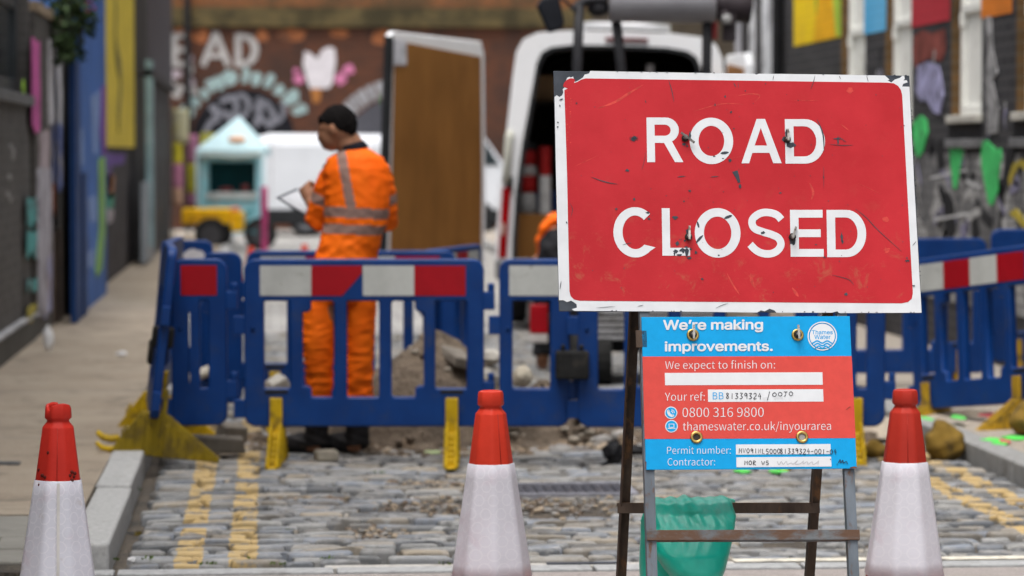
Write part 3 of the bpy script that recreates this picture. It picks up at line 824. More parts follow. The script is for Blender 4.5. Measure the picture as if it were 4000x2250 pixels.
    bx, bz = q(1585, 640)
    MGL = P('grey_letter_paint', (.36, .36, .38), .8, .2, 5, 0, 0, (.2, .18, .18), 5, .52, .66)
    a = 150
    while a > 95:
        da = rnd.uniform(4, 6); r0 = 1.42; r1 = r0 + .32
        flat('arch_letter', [[(bx + r_ * math.cos(R(b_)), bz + r_ * math.sin(R(b_))) for r_, b_ in ((r0, a), (r1, a), (r1, a - da), (r0, a - da * .8))]], MGL); a -= da + 1.2
    dark2 = [(bx + 1.36 * math.cos(R(a_)), bz + 1.36 * math.sin(R(a_))) for a_ in range(60, 181, 6)] + [(bx, bz)]
    flat('painted_arch', [dark2], P('arch_slate', (.085, .085, .10), .8, .2, 2), .007)
    flat('green_dab', [blob(*q(1508, 390), .09, .22, 12, .2)], P('wall_green', (.04, .30, .06), .8), .02)
    # painted ice cream
    flat('painted_ice_cream', [[q(*u) for u in ((1190, 200), (1215, 208), (1238, 232), (1258, 195), (1285, 182), (1308, 190), (1312, 240), (1300, 320), (1285, 345), (1210, 345), (1195, 300), (1183, 250))]], P('cream_white', (.68, .64, .67), .8, .08), .014)
    flat('painted_cone', [[q(1212, 346), q(1258, 346), q(1246, 400), q(1224, 402)]], P('cone_orange', (.42, .17, .05), .8), .014)
    for px, py, a_, b_ in ((1166, 306, .10, .13), (1330, 308, .12, .12), (1362, 272, .12, .10), (1158, 282, .07, .08)):
        flat('pink_dab', [blob(*q(px, py), a_, b_, 12, .2)], P('wall_pink', (.58, .19, .34), .8), .014)
    dp = MB(); x, _ = q(733, 100); dp.tube([(x, YV - .2, z) for z in (0, 3, 6, 11)], .07, 10)
    tag(dp.build('drainpipe', P('sooty_pipe', (.02, .02, .022), .6)), 'sooty drainpipe standing against the viaduct beside the letter E', 'drainpipe')
viaduct()
# ------------------------------------------------------------------ road closed sign on its steel A-frame
def rotm(rx, ry, rz):
    return Matrix.Rotation(rz, 3, 'Z') @ Matrix.Rotation(rx, 3, 'X') @ Matrix.Rotation(ry, 3, 'Y')
SIGN_POS, SIGN_R = Vector((1.3459, 8.7877, 1.4107)), rotm(-.2919, .0106, .0236)
SIGN_M = Matrix.Translation(SIGN_POS) @ SIGN_R.to_4x4()
SIGN_I = SIGN_R.transposed()
def sign_uv(px, py):                                # photo pixel -> position on the sign's own plane (metres)
    o = SIGN_I @ (CO - SIGN_POS); d = SIGN_I @ ray(px, py)
    q = o - d * (o.y / d.y)
    return (q.x, q.z)
def z1(x, y): return sign_uv(2100 + x / 1.39355, 220 + y / 1.39355)
def z2(x, y): return sign_uv(2350 + x / 2.07048, 1200 + y / 2.07)
def z3(x, y): return sign_uv(2350 + x / 2.3418, 1750 + y / 2.342)
def sign_mats():
    d = {}
    # faded red reflective sheeting: fine scratches, pale rubs, brown grime towards the foot
    m, t, p, L = newmat('sign_red')
    v = nn(t, 'TexCoord').outputs['Object']
    mp = nn(t, 'Mapping'); mp.inputs['Scale'].default_value = (1, 9, 1); mp.inputs['Rotation'].default_value = (0, 0, R(3)); L(v, mp.inputs[0])
    mp2 = nn(t, 'Mapping'); mp2.inputs['Scale'].default_value = (2, 30, 1); mp2.inputs['Rotation'].default_value = (0, 0, R(33)); L(v, mp2.inputs[0])
    c = mixc(t, ramp(t, noise(t, 3, 6, .65, v), .3, .7), (.37, .010, .016), (.45, .017, .025))
    c = mixc(t, mth(t, 'MULTIPLY', ramp(t, noise(t, 45, 6, .7, mp.outputs[0]), .58, .75), .30), c, (.56, .085, .075))
    c = mixc(t, mth(t, 'MULTIPLY', ramp(t, noise(t, 30, 4, .7, mp2.outputs[0]), .68, .74), .5), c, (.58, .22, .15))
    s = nn(t, 'SeparateXYZ'); L(v, s.inputs[0])
    low = ramp(t, mth(t, 'MULTIPLY', s.outputs[1], -1.0), -.05, .36)
    g_ = mth(t, 'MULTIPLY', ramp(t, noise(t, 16, 8, .75, v, .6), .53, .68), mth(t, 'ADD', mth(t, 'MULTIPLY', low, .42), .04))
    c = mixc(t, g_, c, (.33, .13, .065))
    c = mixc(t, ramp(t, noise(t, 130, 3, .5, v), .735, .76), c, (.07, .03, .03))
    L(c, p.inputs['Base Color']); p.inputs['Specular IOR Level'].default_value = .17; L(mth(t, 'ADD', mth(t, 'MULTIPLY', noise(t, 12, 5, .7, v), .25), .30), p.inputs['Roughness'])
    bump(t, p, noise(t, 60, 4, .6, v), .12, .002)
    d['red'] = m
    d['white'] = P('sign_white', (.60, .615, .64), .4, .05, 12, 0, 0, (.46, .42, .38), 38, .66, .78)
    d['dark'] = P('bare_plate', (.045, .052, .065), .45, .25, 12, 0, 0, (.12, .10, .085), 25, .64, .75)
    d['steel'] = P('frame_paint', (.125, .145, .17), .5, .2, 14, 90, .0015, (.12, .062, .036), 34, .52, .64, stretch=(1, 1, .35))
    d['rust'] = P('frame_rusty', (.07, .048, .036), .65, .35, 14, 90, .002, (.17, .085, .04), 16, .54, .7, stretch=(1, 1, .35))
    d['bar'] = P('frame_bar', (.12, .13, .14), .6, .25, 30, 90, .002, (.105, .060, .040), 16, .38, .56, stretch=(.5, 1, 1))
    d['bolt'] = P('bolt_steel', (.24, .23, .215), .4, .25, 40, 0, 0, (.07, .055, .045), 60, .45, .65, metal=.6)
    d['hole'] = P('bolt_dark', (.03, .026, .024), .5)
    d['brass'] = P('brass', (.46, .31, .10), .3, .2, 50, 0, 0, (.2, .13, .05), 60, .58, .7, metal=.85)
    d['cyan'] = P('board_cyan', (.002, .29, .62), .42, .04, 30, 60, .0006, (.02, .22, .45), 30, .7, .8, spec=.15)
    d['bred'] = P('board_red', (.56, .062, .05), .42, .05, 30, 60, .0006, (.42, .05, .045), 20, .68, .8, spec=.15)
    d['bwhite'] = P('board_white', (.62, .635, .66), .4, .03, 20, 60, .0006)
    d['ink'] = P('marker_ink', (.02, .02, .025), .5)
    d['inkf'] = P('faded_ink', (.40, .40, .42), .5)
    d['smear'] = P('smeared_ink', (.50, .51, .53), .5)
    return d
def road_sign():
    D = sign_mats()
    t = thing('road_sign', 'red ROAD CLOSED sign above a blue works notice on a rusty A-frame', 'road sign', M=SIGN_M)
    hw, hh = .525, .3585
    lay = lambda y: Matrix.Translation((0, -y, 0)) @ XZ
    pl = MB(); pl.box(-hw, hw, .0, .004, -hh, hh)
    plate = pl.build('sign_plate', D['dark'], t, .0012, 1)
    def flat(name, outl, m, y, par=None, th=.0006):
        return meshobj(name, shape2d(outl, th), m, par or plate, lay(y))
    # white sheeting with torn corners: outline follows the ragged tears seen on the plate
    wpts = [z1(*q) for q in ((286, 80), (600, 86), (1180, 95), (1190, 100), (1205, 95), (1500, 98), (1890, 105), (1905, 118), (1915, 128), (1904, 130), (1925, 143), (1945, 126), (1972, 118), (1985, 106), (1996, 108), (1998, 124), (1990, 132), (2008, 130), (2014, 142), (1990, 150), (1984, 165), (2024, 166),
                                     (2050, 700), (2090, 1396), (1640, 1398), (1632, 1388), (1600, 1396), (1300, 1396), (1290, 1384), (1262, 1374), (1252, 1380), (1235, 1388), (1215, 1383), (1195, 1395), (800, 1390), (500, 1388), (200, 1386), (186, 1377), (214, 1368), (212, 1350), (196, 1338), (182, 1330), (160, 1338), (140, 1328), (116, 1328),
                                     (100, 640), (92, 222), (104, 212), (118, 222), (133, 214), (140, 196), (136, 180), (146, 170), (140, 160), (152, 140), (160, 118), (172, 112), (182, 116), (192, 110), (205, 140), (222, 132), (246, 116), (256, 100), (280, 94))]
    flat('white_border', [wpts], D['white'], .0006)
    rin = [z1(*q) for q in ((262, 121), (600, 126), (1180, 134), (1900, 144))] + [z1(*q) for q in ((1938, 148), (1962, 162), (1977, 184), (1984, 210))] + [z1(*q) for q in ((2010, 700), (2042, 1290), (2036, 1320), (2016, 1338), (1980, 1345), (800, 1336), (228, 1331), (198, 1324), (180, 1306), (173, 1280), (160, 640), (146, 205), (146, 184), (164, 176), (138, 166), (143, 146), (160, 128), (180, 120), (196, 122), (204, 132), (198, 146), (216, 140), (236, 128))]
    flat('red_panel', [rin], D['red'], .0012)
    # lettering ------------------------------------------------------
    def box(x0, x1, y0, y1, tilt=8):                # unit box -> plate position, with the slight slant of the photo removed by the plane itself
        def f(u, v):
            yy = y1 + (y0 - y1) * v
            return z1(x0 + tilt * (1 - v) * .5 + (x1 - x0 - tilt * .5) * u, yy)
        return f
    LET = []
    def put(f, outl): LET.append([[f(*q) for q in o] for o in outl])
    sw = .185
    f = box(592, 793, 334, 577)
    put(f, [[(0, 0), (0, 1), (.52, 1)] + arc(.52, .715, .37, .285, 90, -62, 12)[1:] + [(1, 0), (.77, 0), (.475, .43), (.22, .43), (.22, 0)],
            [(.22, .84), (.50, .84)] + arc(.50, .715, .165, .125, 90, -90, 8)[1:] + [(.22, .59)]])
    def ring(x0, x1, y0, y1, wx, wy):
        put(box(x0, x1, y0, y1), [arc(.5, .5, .5, .5, 0, 352, 44), arc(.5, .5, .5 - wx, .5 - wy, 0, 352, 44)])
    ring(825, 1066, 335, 588, .205, .175)
    f = box(1105, 1328, 342, 583)
    put(f, [[(0, 0), (.395, 1), (.605, 1), (1, 0), (.79, 0), (.70, .235), (.275, .235), (.19, 0)], [(.335, .40), (.645, .40), (.495, .80)]])
    def dd(x0, x1, y0, y1):
        put(box(x0, x1, y0, y1), [[(0, 0), (0, 1), (.50, 1)] + arc(.50, .5, .50, .5, 90, -90, 18)[1:] , [(.215, .84), (.48, .84)] + arc(.48, .5, .30, .34, 90, -90, 14)[1:] + [(.215, .16)]])
    dd(1345, 1566, 343, 585)
    f = box(410, 646, 822, 1096)
    o = arc(.515, .5, .515, .5, 47, 313, 30); i = arc(.515, .5, .30, .335, 313, 47, 26)
    put(f, [o + [(.985, .20)] + [(.80, .095 + .21)][:0] + i])
    f = box(675, 830, 828, 1086); put(f, [[(0, 0), (0, 1), (.285, 1), (.285, .165), (1, .165), (1, 0)]])
    ring(853, 1106, 827, 1097, .20, .172)
    f = box(1138, 1349, 830, 1097)
    cs = smoothline([(.905, .775), (.78, .875), (.55, .922), (.34, .90), (.165, .80), (.135, .69), (.21, .59), (.42, .525), (.64, .472), (.82, .40), (.885, .28), (.81, .16), (.64, .085), (.42, .085), (.23, .15), (.075, .27)], 5)
    S = [(a * .79, b) for a, b in cs]
    put(f, [[(a / .79, b) for a, b in ribbon(S, .152)]])
    f = box(1373, 1557, 837, 1092); put(f, [[(0, 0), (0, 1), (.985, 1), (.985, .835), (.255, .835), (.255, .585), (.92, .585), (.92, .42), (.255, .42), (.255, .165), (1, .165), (1, 0)]])
    dd(1572, 1790, 837, 1094)
    bm = [(shape2d(o, .0006), 0) for o in LET]
    meshobj('lettering', join_meshes('lettering', bm[:4]), D['white'], plate, lay(.0018))
    meshobj('lettering', join_meshes('lettering', bm[4:]), D['white'], plate, lay(.0018))
    # chips, gouges and scratches down to the dark plate ------------
    rnd = random.Random(11)
    chips = []
    def chip(cx, cy, rx, ry, n=12, jag=.45): chips.append([z1(*q) for q in blob(cx, cy, rx, ry, n, jag, rnd)])
    def scr(pts, wd): chips.append(ribbon([z1(*q) for q in pts], lambda u: wd * (.25 + math.sin(math.pi * min(1, max(0, u)))) / 1000))
    for a in range(9):                              # starburst left of the R
        an = a * .7; l = rnd.uniform(18, 32); scr([(524 - l * math.cos(an), 449 - l * .7 * math.sin(an)), (524 + l * math.cos(an), 449 + l * .7 * math.sin(an))], 2.6)
    chip(522, 447, 15, 12)
    for cx, cy, rx, ry in ((828, 432, 7, 18), (795, 480, 12, 9), (812, 490, 6, 5), (1340, 450, 10, 14), (1352, 430, 8, 26), (1378, 486, 20, 15), (1395, 484, 10, 7), (1635, 462, 4, 22), (1630, 450, 20, 4), (1047, 567, 8, 11), (1102, 709, 8, 9), (487, 622, 10, 6),
                           (747, 879, 15, 8), (760, 1020, 9, 11), (800, 1003, 8, 6), (815, 960, 8, 22), (752, 1062, 12, 12), (790, 1058, 16, 12), (812, 1070, 10, 20), (825, 1100, 10, 7), (862, 1070, 7, 9), (770, 1082, 14, 6), (833, 1050, 6, 5), (745, 1075, 5, 8), (808, 1040, 10, 5),
                           (600, 852, 10, 6), (606, 886, 8, 5), (1225, 962, 10, 8), (1385, 1012, 14, 18), (1395, 1000, 8, 22), (1372, 985, 8, 6), (1655, 985, 6, 26), (1660, 1010, 5, 10), (525, 778, 6, 7), (428, 832, 6, 6), (828, 733, 8, 6), (796, 790, 4, 5), (2012, 1114, 10, 6), (2010, 1098, 4, 4),
                           (895, 1213, 8, 5), (1680, 1295, 9, 8), (1320, 745, 6, 4), (1556, 660, 3, 9), (960, 545, 7, 4), (1008, 558, 5, 3), (965, 265, 3, 8), (1052, 305, 5, 6), (1020, 220, 5, 6), (1130, 190, 4, 4), (212, 257, 5, 5), (1515, 1025, 6, 3), (985, 1085, 5, 4), (1560, 1095, 8, 4), (2046, 1250, 7, 4), (1068, 395, 4, 5), (700, 760, 3, 3), (1240, 150, 4, 3)):
        chip(cx, cy, rx, ry)
    chips.append([z1(*q) for q in ((1058, 630), (1088, 622), (1096, 650), (1103, 688), (1090, 690), (1076, 660))])
    for pts, wd in (([(292, 658), (345, 678), (390, 690), (435, 697)], 2.2), ([(1728, 830), (1790, 880), (1850, 945), (1980, 1062)], 1.6), ([(712, 130), (728, 180), (742, 250)], 1.8), ([(1066, 145), (1080, 170)], 2), ([(1090, 140), (1094, 175)], 1), ([(760, 658), (805, 653)], 2.2), ([(940, 658), (985, 654)], 1.8),
                    ([(995, 530), (1040, 524)], 7), ([(1015, 884), (1058, 867)], 7), ([(862, 1018), (880, 995), (900, 975)], 6), ([(868, 900), (878, 935)], 5), ([(1520, 345), (1545, 400), (1556, 450), (1558, 520)], 3.5), ([(1557, 600), (1557, 720)], 1), ([(175, 800), (190, 835), (180, 875)], 1.2), ([(585, 240), (590, 255)], 2), ([(1510, 105), (1498, 150), (1485, 180)], 1.5),
                    ([(590, 520), (575, 590), (565, 620)], .9), ([(462, 1028), (510, 1015)], 1.3), ([(1600, 1190), (1690, 1215), (1720, 1245)], 1.2), ([(1590, 480), (1660, 486), (1715, 484)], 1.4), ([(1640, 440), (1680, 470)], 1.4), ([(968, 1372), (1005, 1355), (1038, 1345)], 1.2), ([(120, 1270), (128, 1225)], 1.8), ([(2040, 1032), (2060, 1008)], 1.4), ([(545, 1362), (575, 1356)], 1.2), ([(155, 900), (160, 912)], 3), ([(118, 265), (124, 275)], 3), ([(118, 240), (138, 232)], 3), ([(105, 360), (115, 361)], 3), ([(104, 385), (114, 386)], 3), ([(320, 1370), (420, 1362)], 1), ([(1280, 130), (1285, 105)], 1.3), ([(1640, 108), (1650, 125)], 1.3), ([(1790, 108), (1800, 140)], 1.2)):
        scr(smoothline(pts, 4), wd)
    for k in range(70):
        x, y = rnd.uniform(180, 2000), rnd.uniform(140, 1320); chip(x, y, rnd.uniform(1.2, 3.4), rnd.uniform(1.2, 3.2), 7, .3)
    for k in range(60):                              # nicks along the edges
        s = rnd.random(); e = rnd.randrange(4)
        x, y = ((84 + s * 1940, 78 + s * 28) if e == 0 else (113 + s * 1980, 1384 + s * 12) if e == 1 else (85 + s * 29, 75 + s * 1310) if e == 2 else (2026 + s * 66, 110 + s * 1286))
        chip(x, y, rnd.uniform(2, 7) if e < 2 else rnd.uniform(1.5, 4), rnd.uniform(1.5, 4) if e < 2 else rnd.uniform(2, 7), 8, .4)
    meshobj('paint_chips', join_meshes('paint_chips', [(shape2d([c], .0004), 0) for c in chips]), D['dark'], plate, lay(.0024))
    rub = []
    for pts, wd in (([(325, 285), (420, 250), (500, 200), (575, 155)], 6), ([(1180, 250), (1210, 215), (1160, 205), (1090, 215)], 3), ([(850, 300), (1000, 260), (1120, 262)], 2.2), ([(1040, 560), (1150, 535), (1210, 515)], 1), ([(200, 600), (330, 540)], 1.2), ([(1380, 240), (1530, 242)], 1.4), ([(1650, 370), (1695, 405)], 3), ([(850, 1100), (960, 1100)], 1), ([(1160, 1180), (1165, 1220), (1180, 1260)], 8), ([(1030, 1180), (1060, 1240), (1100, 1300)], 4), ([(720, 1240), (700, 1265)], 3), ([(1385, 1260), (1420, 1310)], 7), ([(1590, 1170), (1600, 1200)], 5), ([(1740, 690), (1870, 750)], 1), ([(1480, 690), (1500, 740), (1490, 780)], 6), ([(1290, 560), (1340, 620)], 1)):
        rub.append(ribbon([z1(*q) for q in smoothline(pts, 4)], lambda u, wd=wd: wd / 1000 * (.2 + math.sin(math.pi * u) + rnd.uniform(-.2, .2))))
    for cx, cy in ((1700, 185), (1895, 890), (1900, 1055)): rub.append([z1(*q) for q in blob(cx, cy, 17, 15, 14, .4, rnd)])
    for k in range(26): x = rnd.choice((160, 178)); y = 190 + k * 14; rub.append([z1(*q) for q in blob(x + rnd.uniform(-5, 5), y, 3.5, 3.5, 7, .5, rnd)])
    meshobj('paint_rubs', join_meshes('paint_rubs', [(shape2d([c], .0003), 0) for c in rub]), P('rubbed_red', (.45, .045, .038), .5, .3, 40), plate, lay(.0016))
    def clip(par, u, ang, tilt=0, y0=-.002, ln=.025):    # quarter-turn clip: dark ferrule, stud and flat key bar
        M = Matrix.Translation((u[0], y0, u[1]))
        mb = MB(); mb.lathe([(.0105, 0), (.0105, .006), (.008, .008)], 18)
        mb.cur = 1; mb.tube([(0, 0, .004), (0, .0, .020)], .0058, 12)
        K = Matrix.Rotation(R(ang), 3, 'Z') @ Matrix.Rotation(R(tilt), 3, 'Y')
        mb.hexa([K @ Vector(q) for q in ((-ln, -.003, .018), (ln, -.003, .018), (ln, .003, .018), (-ln, .003, .018), (-ln, -.003, .0215), (ln, -.003, .0215), (ln, .003, .0215), (-ln, .003, .0215))])
        mb.build('sign_clip', [D['hole'], D['bolt']], par, M=M @ Matrix.Rotation(R(90), 4, 'X'))
    clip(plate, z1(802, 448), -32, 18); clip(plate, z1(1357, 455), 84, 30); clip(plate, z1(820, 985), 84, 25); clip(plate, z1(1385, 985), 68, 28)
    # ---------------------------------------------------------------- works notice
    q = [z2(*u) for u in ((320, 82), (2005, 75), (2062, 1307), (357, 1317))]
    bb = MB(); n = [(a, -.004, b) for a, b in q[::-1]] + [(a, -.0005, b) for a, b in q[::-1]]
    bb.hexa(n); board = bb.build('notice_board', D['cyan'], t, .0008, 1)
    fb = lambda name, outl, m, y: flat(name, outl, m, .0045 + y, board, .0004)
    fb('red_band', [[z2(*u) for u in ((329, 402), (2020, 398), (2052, 1060), (347, 1068))]], D['bred'], 0)
    fields = [[(509, 535), (1783, 529), (1786, 630), (511, 634)], [(857, 669), (1788, 666), (1792, 766), (859, 769)], [(1083, 1113), (1848, 1109), (1851, 1190), (1085, 1195)], [(1087, 1217), (1853, 1211), (1856, 1291), (1089, 1297)]]
    meshobj('blank_fields', join_meshes('blank_fields', [(shape2d([[z2(*u) for u in F]], .0004), 0) for F in fields]), D['bwhite'], board, lay(.0051))
    fonts = {}
    def font(fn):
        if fn not in fonts:
            try: fonts[fn] = bpy.data.fonts.load(bpy.utils.resource_path('LOCAL') + '/datafiles/fonts/' + fn)
            except Exception: fonts[fn] = None
        return fonts[fn]
    def text(s, fn, b, bold=0, spacing=1.0, slope=-.004, zo=0.0, thin=0.0):
        if bold:                                    # heavier, rounder strokes: the thin face laid over itself in a small ring
            w_ = bold * (b[3] - b[2]) * .75
            return join_meshes('t', [(text(s, fn, (b[0] + w_ * (1 + math.cos(a)), b[1] - w_ * (1 - math.cos(a)), b[2] + w_ * (1 + math.sin(a)), b[3] - w_ * (1 - math.sin(a))), 0, spacing, slope, 2e-5 * a), 0) for a in [k * math.pi / 3 for k in range(6)]])     # fit the ink of s into photo box b = x0,x1,top,bottom
        cu = bpy.data.curves.new('txt', 'FONT'); cu.body = s; cu.size = 1; cu.offset = thin; cu.resolution_u = 4; cu.extrude = 0
        cu.space_character = spacing
        if font(fn): cu.font = font(fn)
        o = bpy.data.objects.new('txt', cu); COL.objects.link(o); me = dg_mesh(o)
        bpy.data.objects.remove(o); bpy.data.curves.remove(cu)
        xs = [v.co.x for v in me.vertices]; ys = [v.co.y for v in me.vertices]
        x0, x1, y0, y1 = min(xs), max(xs), min(ys), max(ys)
        for v in me.vertices:
            u, k = (v.co.x - x0) / (x1 - x0), (v.co.y - y0) / (y1 - y0)
            X = b[0] + (b[1] - b[0]) * u; Y = b[3] + (b[2] - b[3]) * k + slope * (X - b[0])
            v.co = (*z2(X, Y), zo)
        return me
    NS, IN = 'Noto Sans CJK Regular.woff2', 'Inter.woff2'
    T = [(text('We’re making', IN, (495, 1303, 104, 210), .045, .97), 0), (text('improvements.', IN, (508, 1382, 279, 382), .045, .97), 0),
         (text('We expect to finish on:', NS, (512, 1400, 435, 521),0, thin=-.0035), 0), (text('Your ref:', NS, (510, 832, 689, 760),0, thin=-.0035), 0),
         (text('0800 316 9800', NS, (652, 1308, 816, 892),0, thin=-.0035), 0), (text('thameswater.co.uk/inyourarea', NS, (655, 1852, 930, 1020),0, thin=-.0035), 0),
         (text('Permit number:', NS, (528, 1042, 1128, 1190),0, thin=-.0035), 0), (text('Contractor:', NS, (532, 915, 1225, 1284),0, thin=-.0035), 0)]
    for me_, _ in T: meshobj('notice_lettering', me_, D['bwhite'], board, lay(.0054))
    meshobj('field_prefix', text('BB', NS, (896, 984, 692, 748), .0), D['cyan'], board, lay(.0058))
    # roundel with wave lines
    def disc(c, r_, n=40): return [z2(c[0] + r_ * math.cos(2 * math.pi * i / n), c[1] + r_ * .985 * math.sin(2 * math.pi * i / n)) for i in range(n)]
    C = (1782, 237)
    rb = [(shape2d([disc(C, 119), disc(C, 110)], .0004), 0), (shape2d([disc(C, 101)], .0004), 0)]
    for c in ((559, 857), (563, 966)): rb.append((shape2d([disc(c, 51)], .0004), 0))
    meshobj('roundel', join_meshes('roundel', rb), D['bwhite'], board, lay(.0054))
    wv = [(text('Thames', IN, (1697, 1866, 190, 224), .03), 0), (text('Water', IN, (1717, 1849, 227, 262), .03), 0)]
    for k, (y, x0, x1) in enumerate(((285, 1700, 1862), (306, 1706, 1858), (327, 1722, 1842))):
        pts = [z2(x0 + (x1 - x0) * i / 24, y + 9 * math.cos(4 * math.pi * i / 24)) for i in range(25)]
        wv.append((shape2d([ribbon(pts, .0042)], .0004), 0))
    for c in ((559, 857), (563, 966)): wv.append((shape2d([disc(c, 44)], .0004), 0))
    meshobj('roundel_marks', join_meshes('roundel_marks', wv), D['cyan'], board, lay(.0058))
    ic = [ribbon([z2(*u) for u in smoothline([(536, 838), (540, 862), (556, 879), (576, 882)], 5)], .0075), [z2(*u) for u in ((528, 838), (536, 830), (546, 840), (540, 850))], [z2(*u) for u in ((568, 872), (578, 870), (586, 880), (576, 890))],
          ribbon([z2(*u) for u in smoothline([(560, 846), (570, 850), (573, 860)], 4)], .0022), ribbon([z2(*u) for u in smoothline([(562, 834), (580, 842), (586, 860)], 4)], .0022)]
    icm = [(shape2d([o_], .0004), 0) for o_ in ic]
    icm.append((shape2d([[z2(*u) for u in ((541, 946), (585, 946), (585, 978), (541, 978))], [z2(*u) for u in ((546, 951), (580, 951), (580, 973), (546, 973))]], .0004), 0))
    icm.append((shape2d([[z2(*u) for u in ((532, 981), (594, 981), (594, 987), (532, 987))]], .0004), 0))
    meshobj('icons', join_meshes('icons', icm), D['bwhite'], board, lay(.0062))
    # handwriting in black marker
    G = {'0': [[(.5, 1), (.1, .7), (.1, .3), (.5, 0), (.9, .3), (.9, .7), (.5, 1)]], '1': [[(.5, 1), (.5, 0)]], '2': [[(.1, .8), (.5, 1), (.9, .75), (.1, 0), (.95, .05)]], '3': [[(.1, .95), (.85, .95), (.4, .55), (.9, .3), (.4, 0), (.05, .1)]],
         '4': [[(.6, 1), (.1, .4), (.95, .4)], [(.75, .75), (.7, -.1)]], '5': [[(.95, 1), (.3, 1), (.2, .6), (.8, .5), (.8, .1), (.1, 0)]], '8': [[(.8, .85), (.5, 1), (.2, .8), (.8, .3), (.5, 0), (.2, .25), (.8, .85)]], '9': [[(.85, .85), (.4, 1), (.15, .7), (.5, .5), (.85, .8), (.8, 0)]],
         'J': [[(.1, 1), (.95, 1), (.6, .95), (.5, .2), (.1, 0)]], 'M': [[(.05, 0), (.15, 1), (.5, .4), (.85, 1), (.95, 0)]], 'V': [[(.05, 1), (.4, 0), (.95, 1)]], 'N': [[(.1, 0), (.1, 1), (.85, .05), (.9, 1)]], 'L': [[(.2, 1), (.15, 0), (.9, .05)]], 'S': [[(.9, .95), (.3, 1), (.2, .6), (.8, .45), (.8, .05), (.1, 0)]],
         'R': [[(.15, 0), (.15, 1), (.85, .85), (.2, .5), (.9, 0)]], 'W': [[(.05, 1), (.3, 0), (.5, .7), (.7, 0), (.95, 1)]], '/': [[(.9, 1.25), (.1, -.3)]], '-': [[(.1, .45), (.95, .5)]], 'U': [[(.1, 1), (.2, .1), (.7, .05), (.85, 1)]], ' ': []}
    def strip(pts, w_):
        mb = MB(); o_ = ribbon(pts, w_); n_ = len(pts)
        v = mb.add([(a, b, 1e-5 * min(i, 2 * n_ - 1 - i)) for i, (a, b) in enumerate(o_)])
        for i in range(n_ - 1): mb.face((v + i, v + i + 1, v + 2 * n_ - 2 - i, v + 2 * n_ - 1 - i))
        return mb.mesh('s')
    ink, inkf = [], []
    def hand(s, x, y, h, wd, dst, slope=0, w_=.0019):
        r_ = random.Random(len(s))
        for i, ch in enumerate(s):
            j = r_.uniform(-.06, .06)
            for st in G[ch]:
                pts = [(x + i * wd + a * wd * .74, y + slope * i * wd + j * h - b * h + (a - .5) * r_.uniform(-2, 2)) for a, b in st]
                dst.append(strip([z2(*u) for u in (smoothline(pts, 4) if len(pts) > 2 and ch not in 'MNWV4L' else pts)], w_))
    hand('81339324', 1002, 745, 46, 37, ink, -.01); hand('/', 1335, 745, 46, 32, ink); hand('00', 1378, 724, 32, 46, ink, -.03); hand('J0', 1468, 722, 34, 44, ink, -.05)
    hand('MV091NLS000', 1108, 1184, 38, 31, ink, .01); hand('81339324-001-04', 1440, 1186, 40, 31, ink, .012)
    hand('MOR'.replace('O', '0'), 1153, 1280, 34, 34, ink); hand('WS', 1290, 1276, 30, 34, ink)
    ink.append(strip([z2(*u) for u in smoothline([(1912, 1262), (1926, 1235), (1930, 1262), (1948, 1240), (1950, 1264), (1975, 1252), (1985, 1272)], 4)], .0022)); ink.append(shape2d([[z2(*u) for u in blob(1903, 1272, 5, 4, 8, .2)]], .0003)); ink.append(shape2d([[z2(*u) for u in blob(1848, 1234, 4, 4, 8, .2)]], .0003))
    inkf.append(strip([z2(*u) for u in smoothline([(1418, 1250), (1432, 1278), (1450, 1250), (1466, 1275), (1490, 1248), (1500, 1274), (1530, 1262), (1545, 1272), (1585, 1240), (1560, 1272), (1605, 1268), (1630, 1245), (1625, 1272), (1660, 1250), (1665, 1274), (1700, 1252), (1705, 1274), (1735, 1262), (1752, 1244), (1745, 1275)], 3)], .0016))
    meshobj('handwriting', join_meshes('handwriting', [(o_, 0) for o_ in ink]), D['ink'], board, lay(.0062))
    meshobj('faded_handwriting', join_meshes('faded_handwriting', [(o_, 0) for o_ in inkf]), D['inkf'], board, lay(.0060))
    sm = [ribbon([z2(*u) for u in ((1390, 735), (1460, 728))], .010), ribbon([z2(*u) for u in ((1300, 745), (1350, 740))], .008)]
    meshobj('ink_smear', join_meshes('ink_smear', [(shape2d([o_], .0003), 0) for o_ in sm]), D['smear'], board, lay(.0057))
    chips2 = [ribbon([z2(*u) for u in ((1975, 832), (1995, 815), (2008, 808))], .0012), [z2(*u) for u in ((2000, 1306), (2010, 1298), (2040, 1290), (2060, 1296), (2062, 1307))], [z2(*u) for u in ((352, 1250), (360, 1252), (358, 1317), (354, 1317))]]
    meshobj('edge_rust', join_meshes('edge_rust', [(shape2d([o_], .0003), 0) for o_ in chips2]), P('edge_rust', (.14, .06, .035), .8, .4, 60), board, lay(.0060))
    for k, (x, y, a) in enumerate(((735, 228, 86), (1582, 228, 90), (765, 1055, None), (1618, 1053, None))):
        u = z2(x, y); M = Matrix.Translation((u[0], -.0048, u[1])) @ Matrix.Rotation(R(90), 4, 'X')
        mb = MB(); rr = []
        for i in range(28):
            an = 2 * math.pi * i / 28
            rr.append([((.0135 + .0044 * math.cos(b_)) * math.cos(an), (.0135 + .0044 * math.cos(b_)) * math.sin(an), .002 + .003 * math.sin(b_)) for b_ in [2 * math.pi * j / 10 for j in range(10)]])
        rr.append(rr[0]); mb.rings(rr, False, False)
        mb.cur = 1; mb.lathe([(.0098, 0), (.0098, .0008)], 20)
        hm = D['hole'] if a is not None else P('hole_dark_metal' if k == 2 else 'hole_pale', (.035, .03, .026) if k == 2 else (.30, .285, .27), .6)
        mb.build('eyelet', [D['brass'], hm], board, M=M)
        if a is not None: clip(t, u, a, 12, -.007, .022)
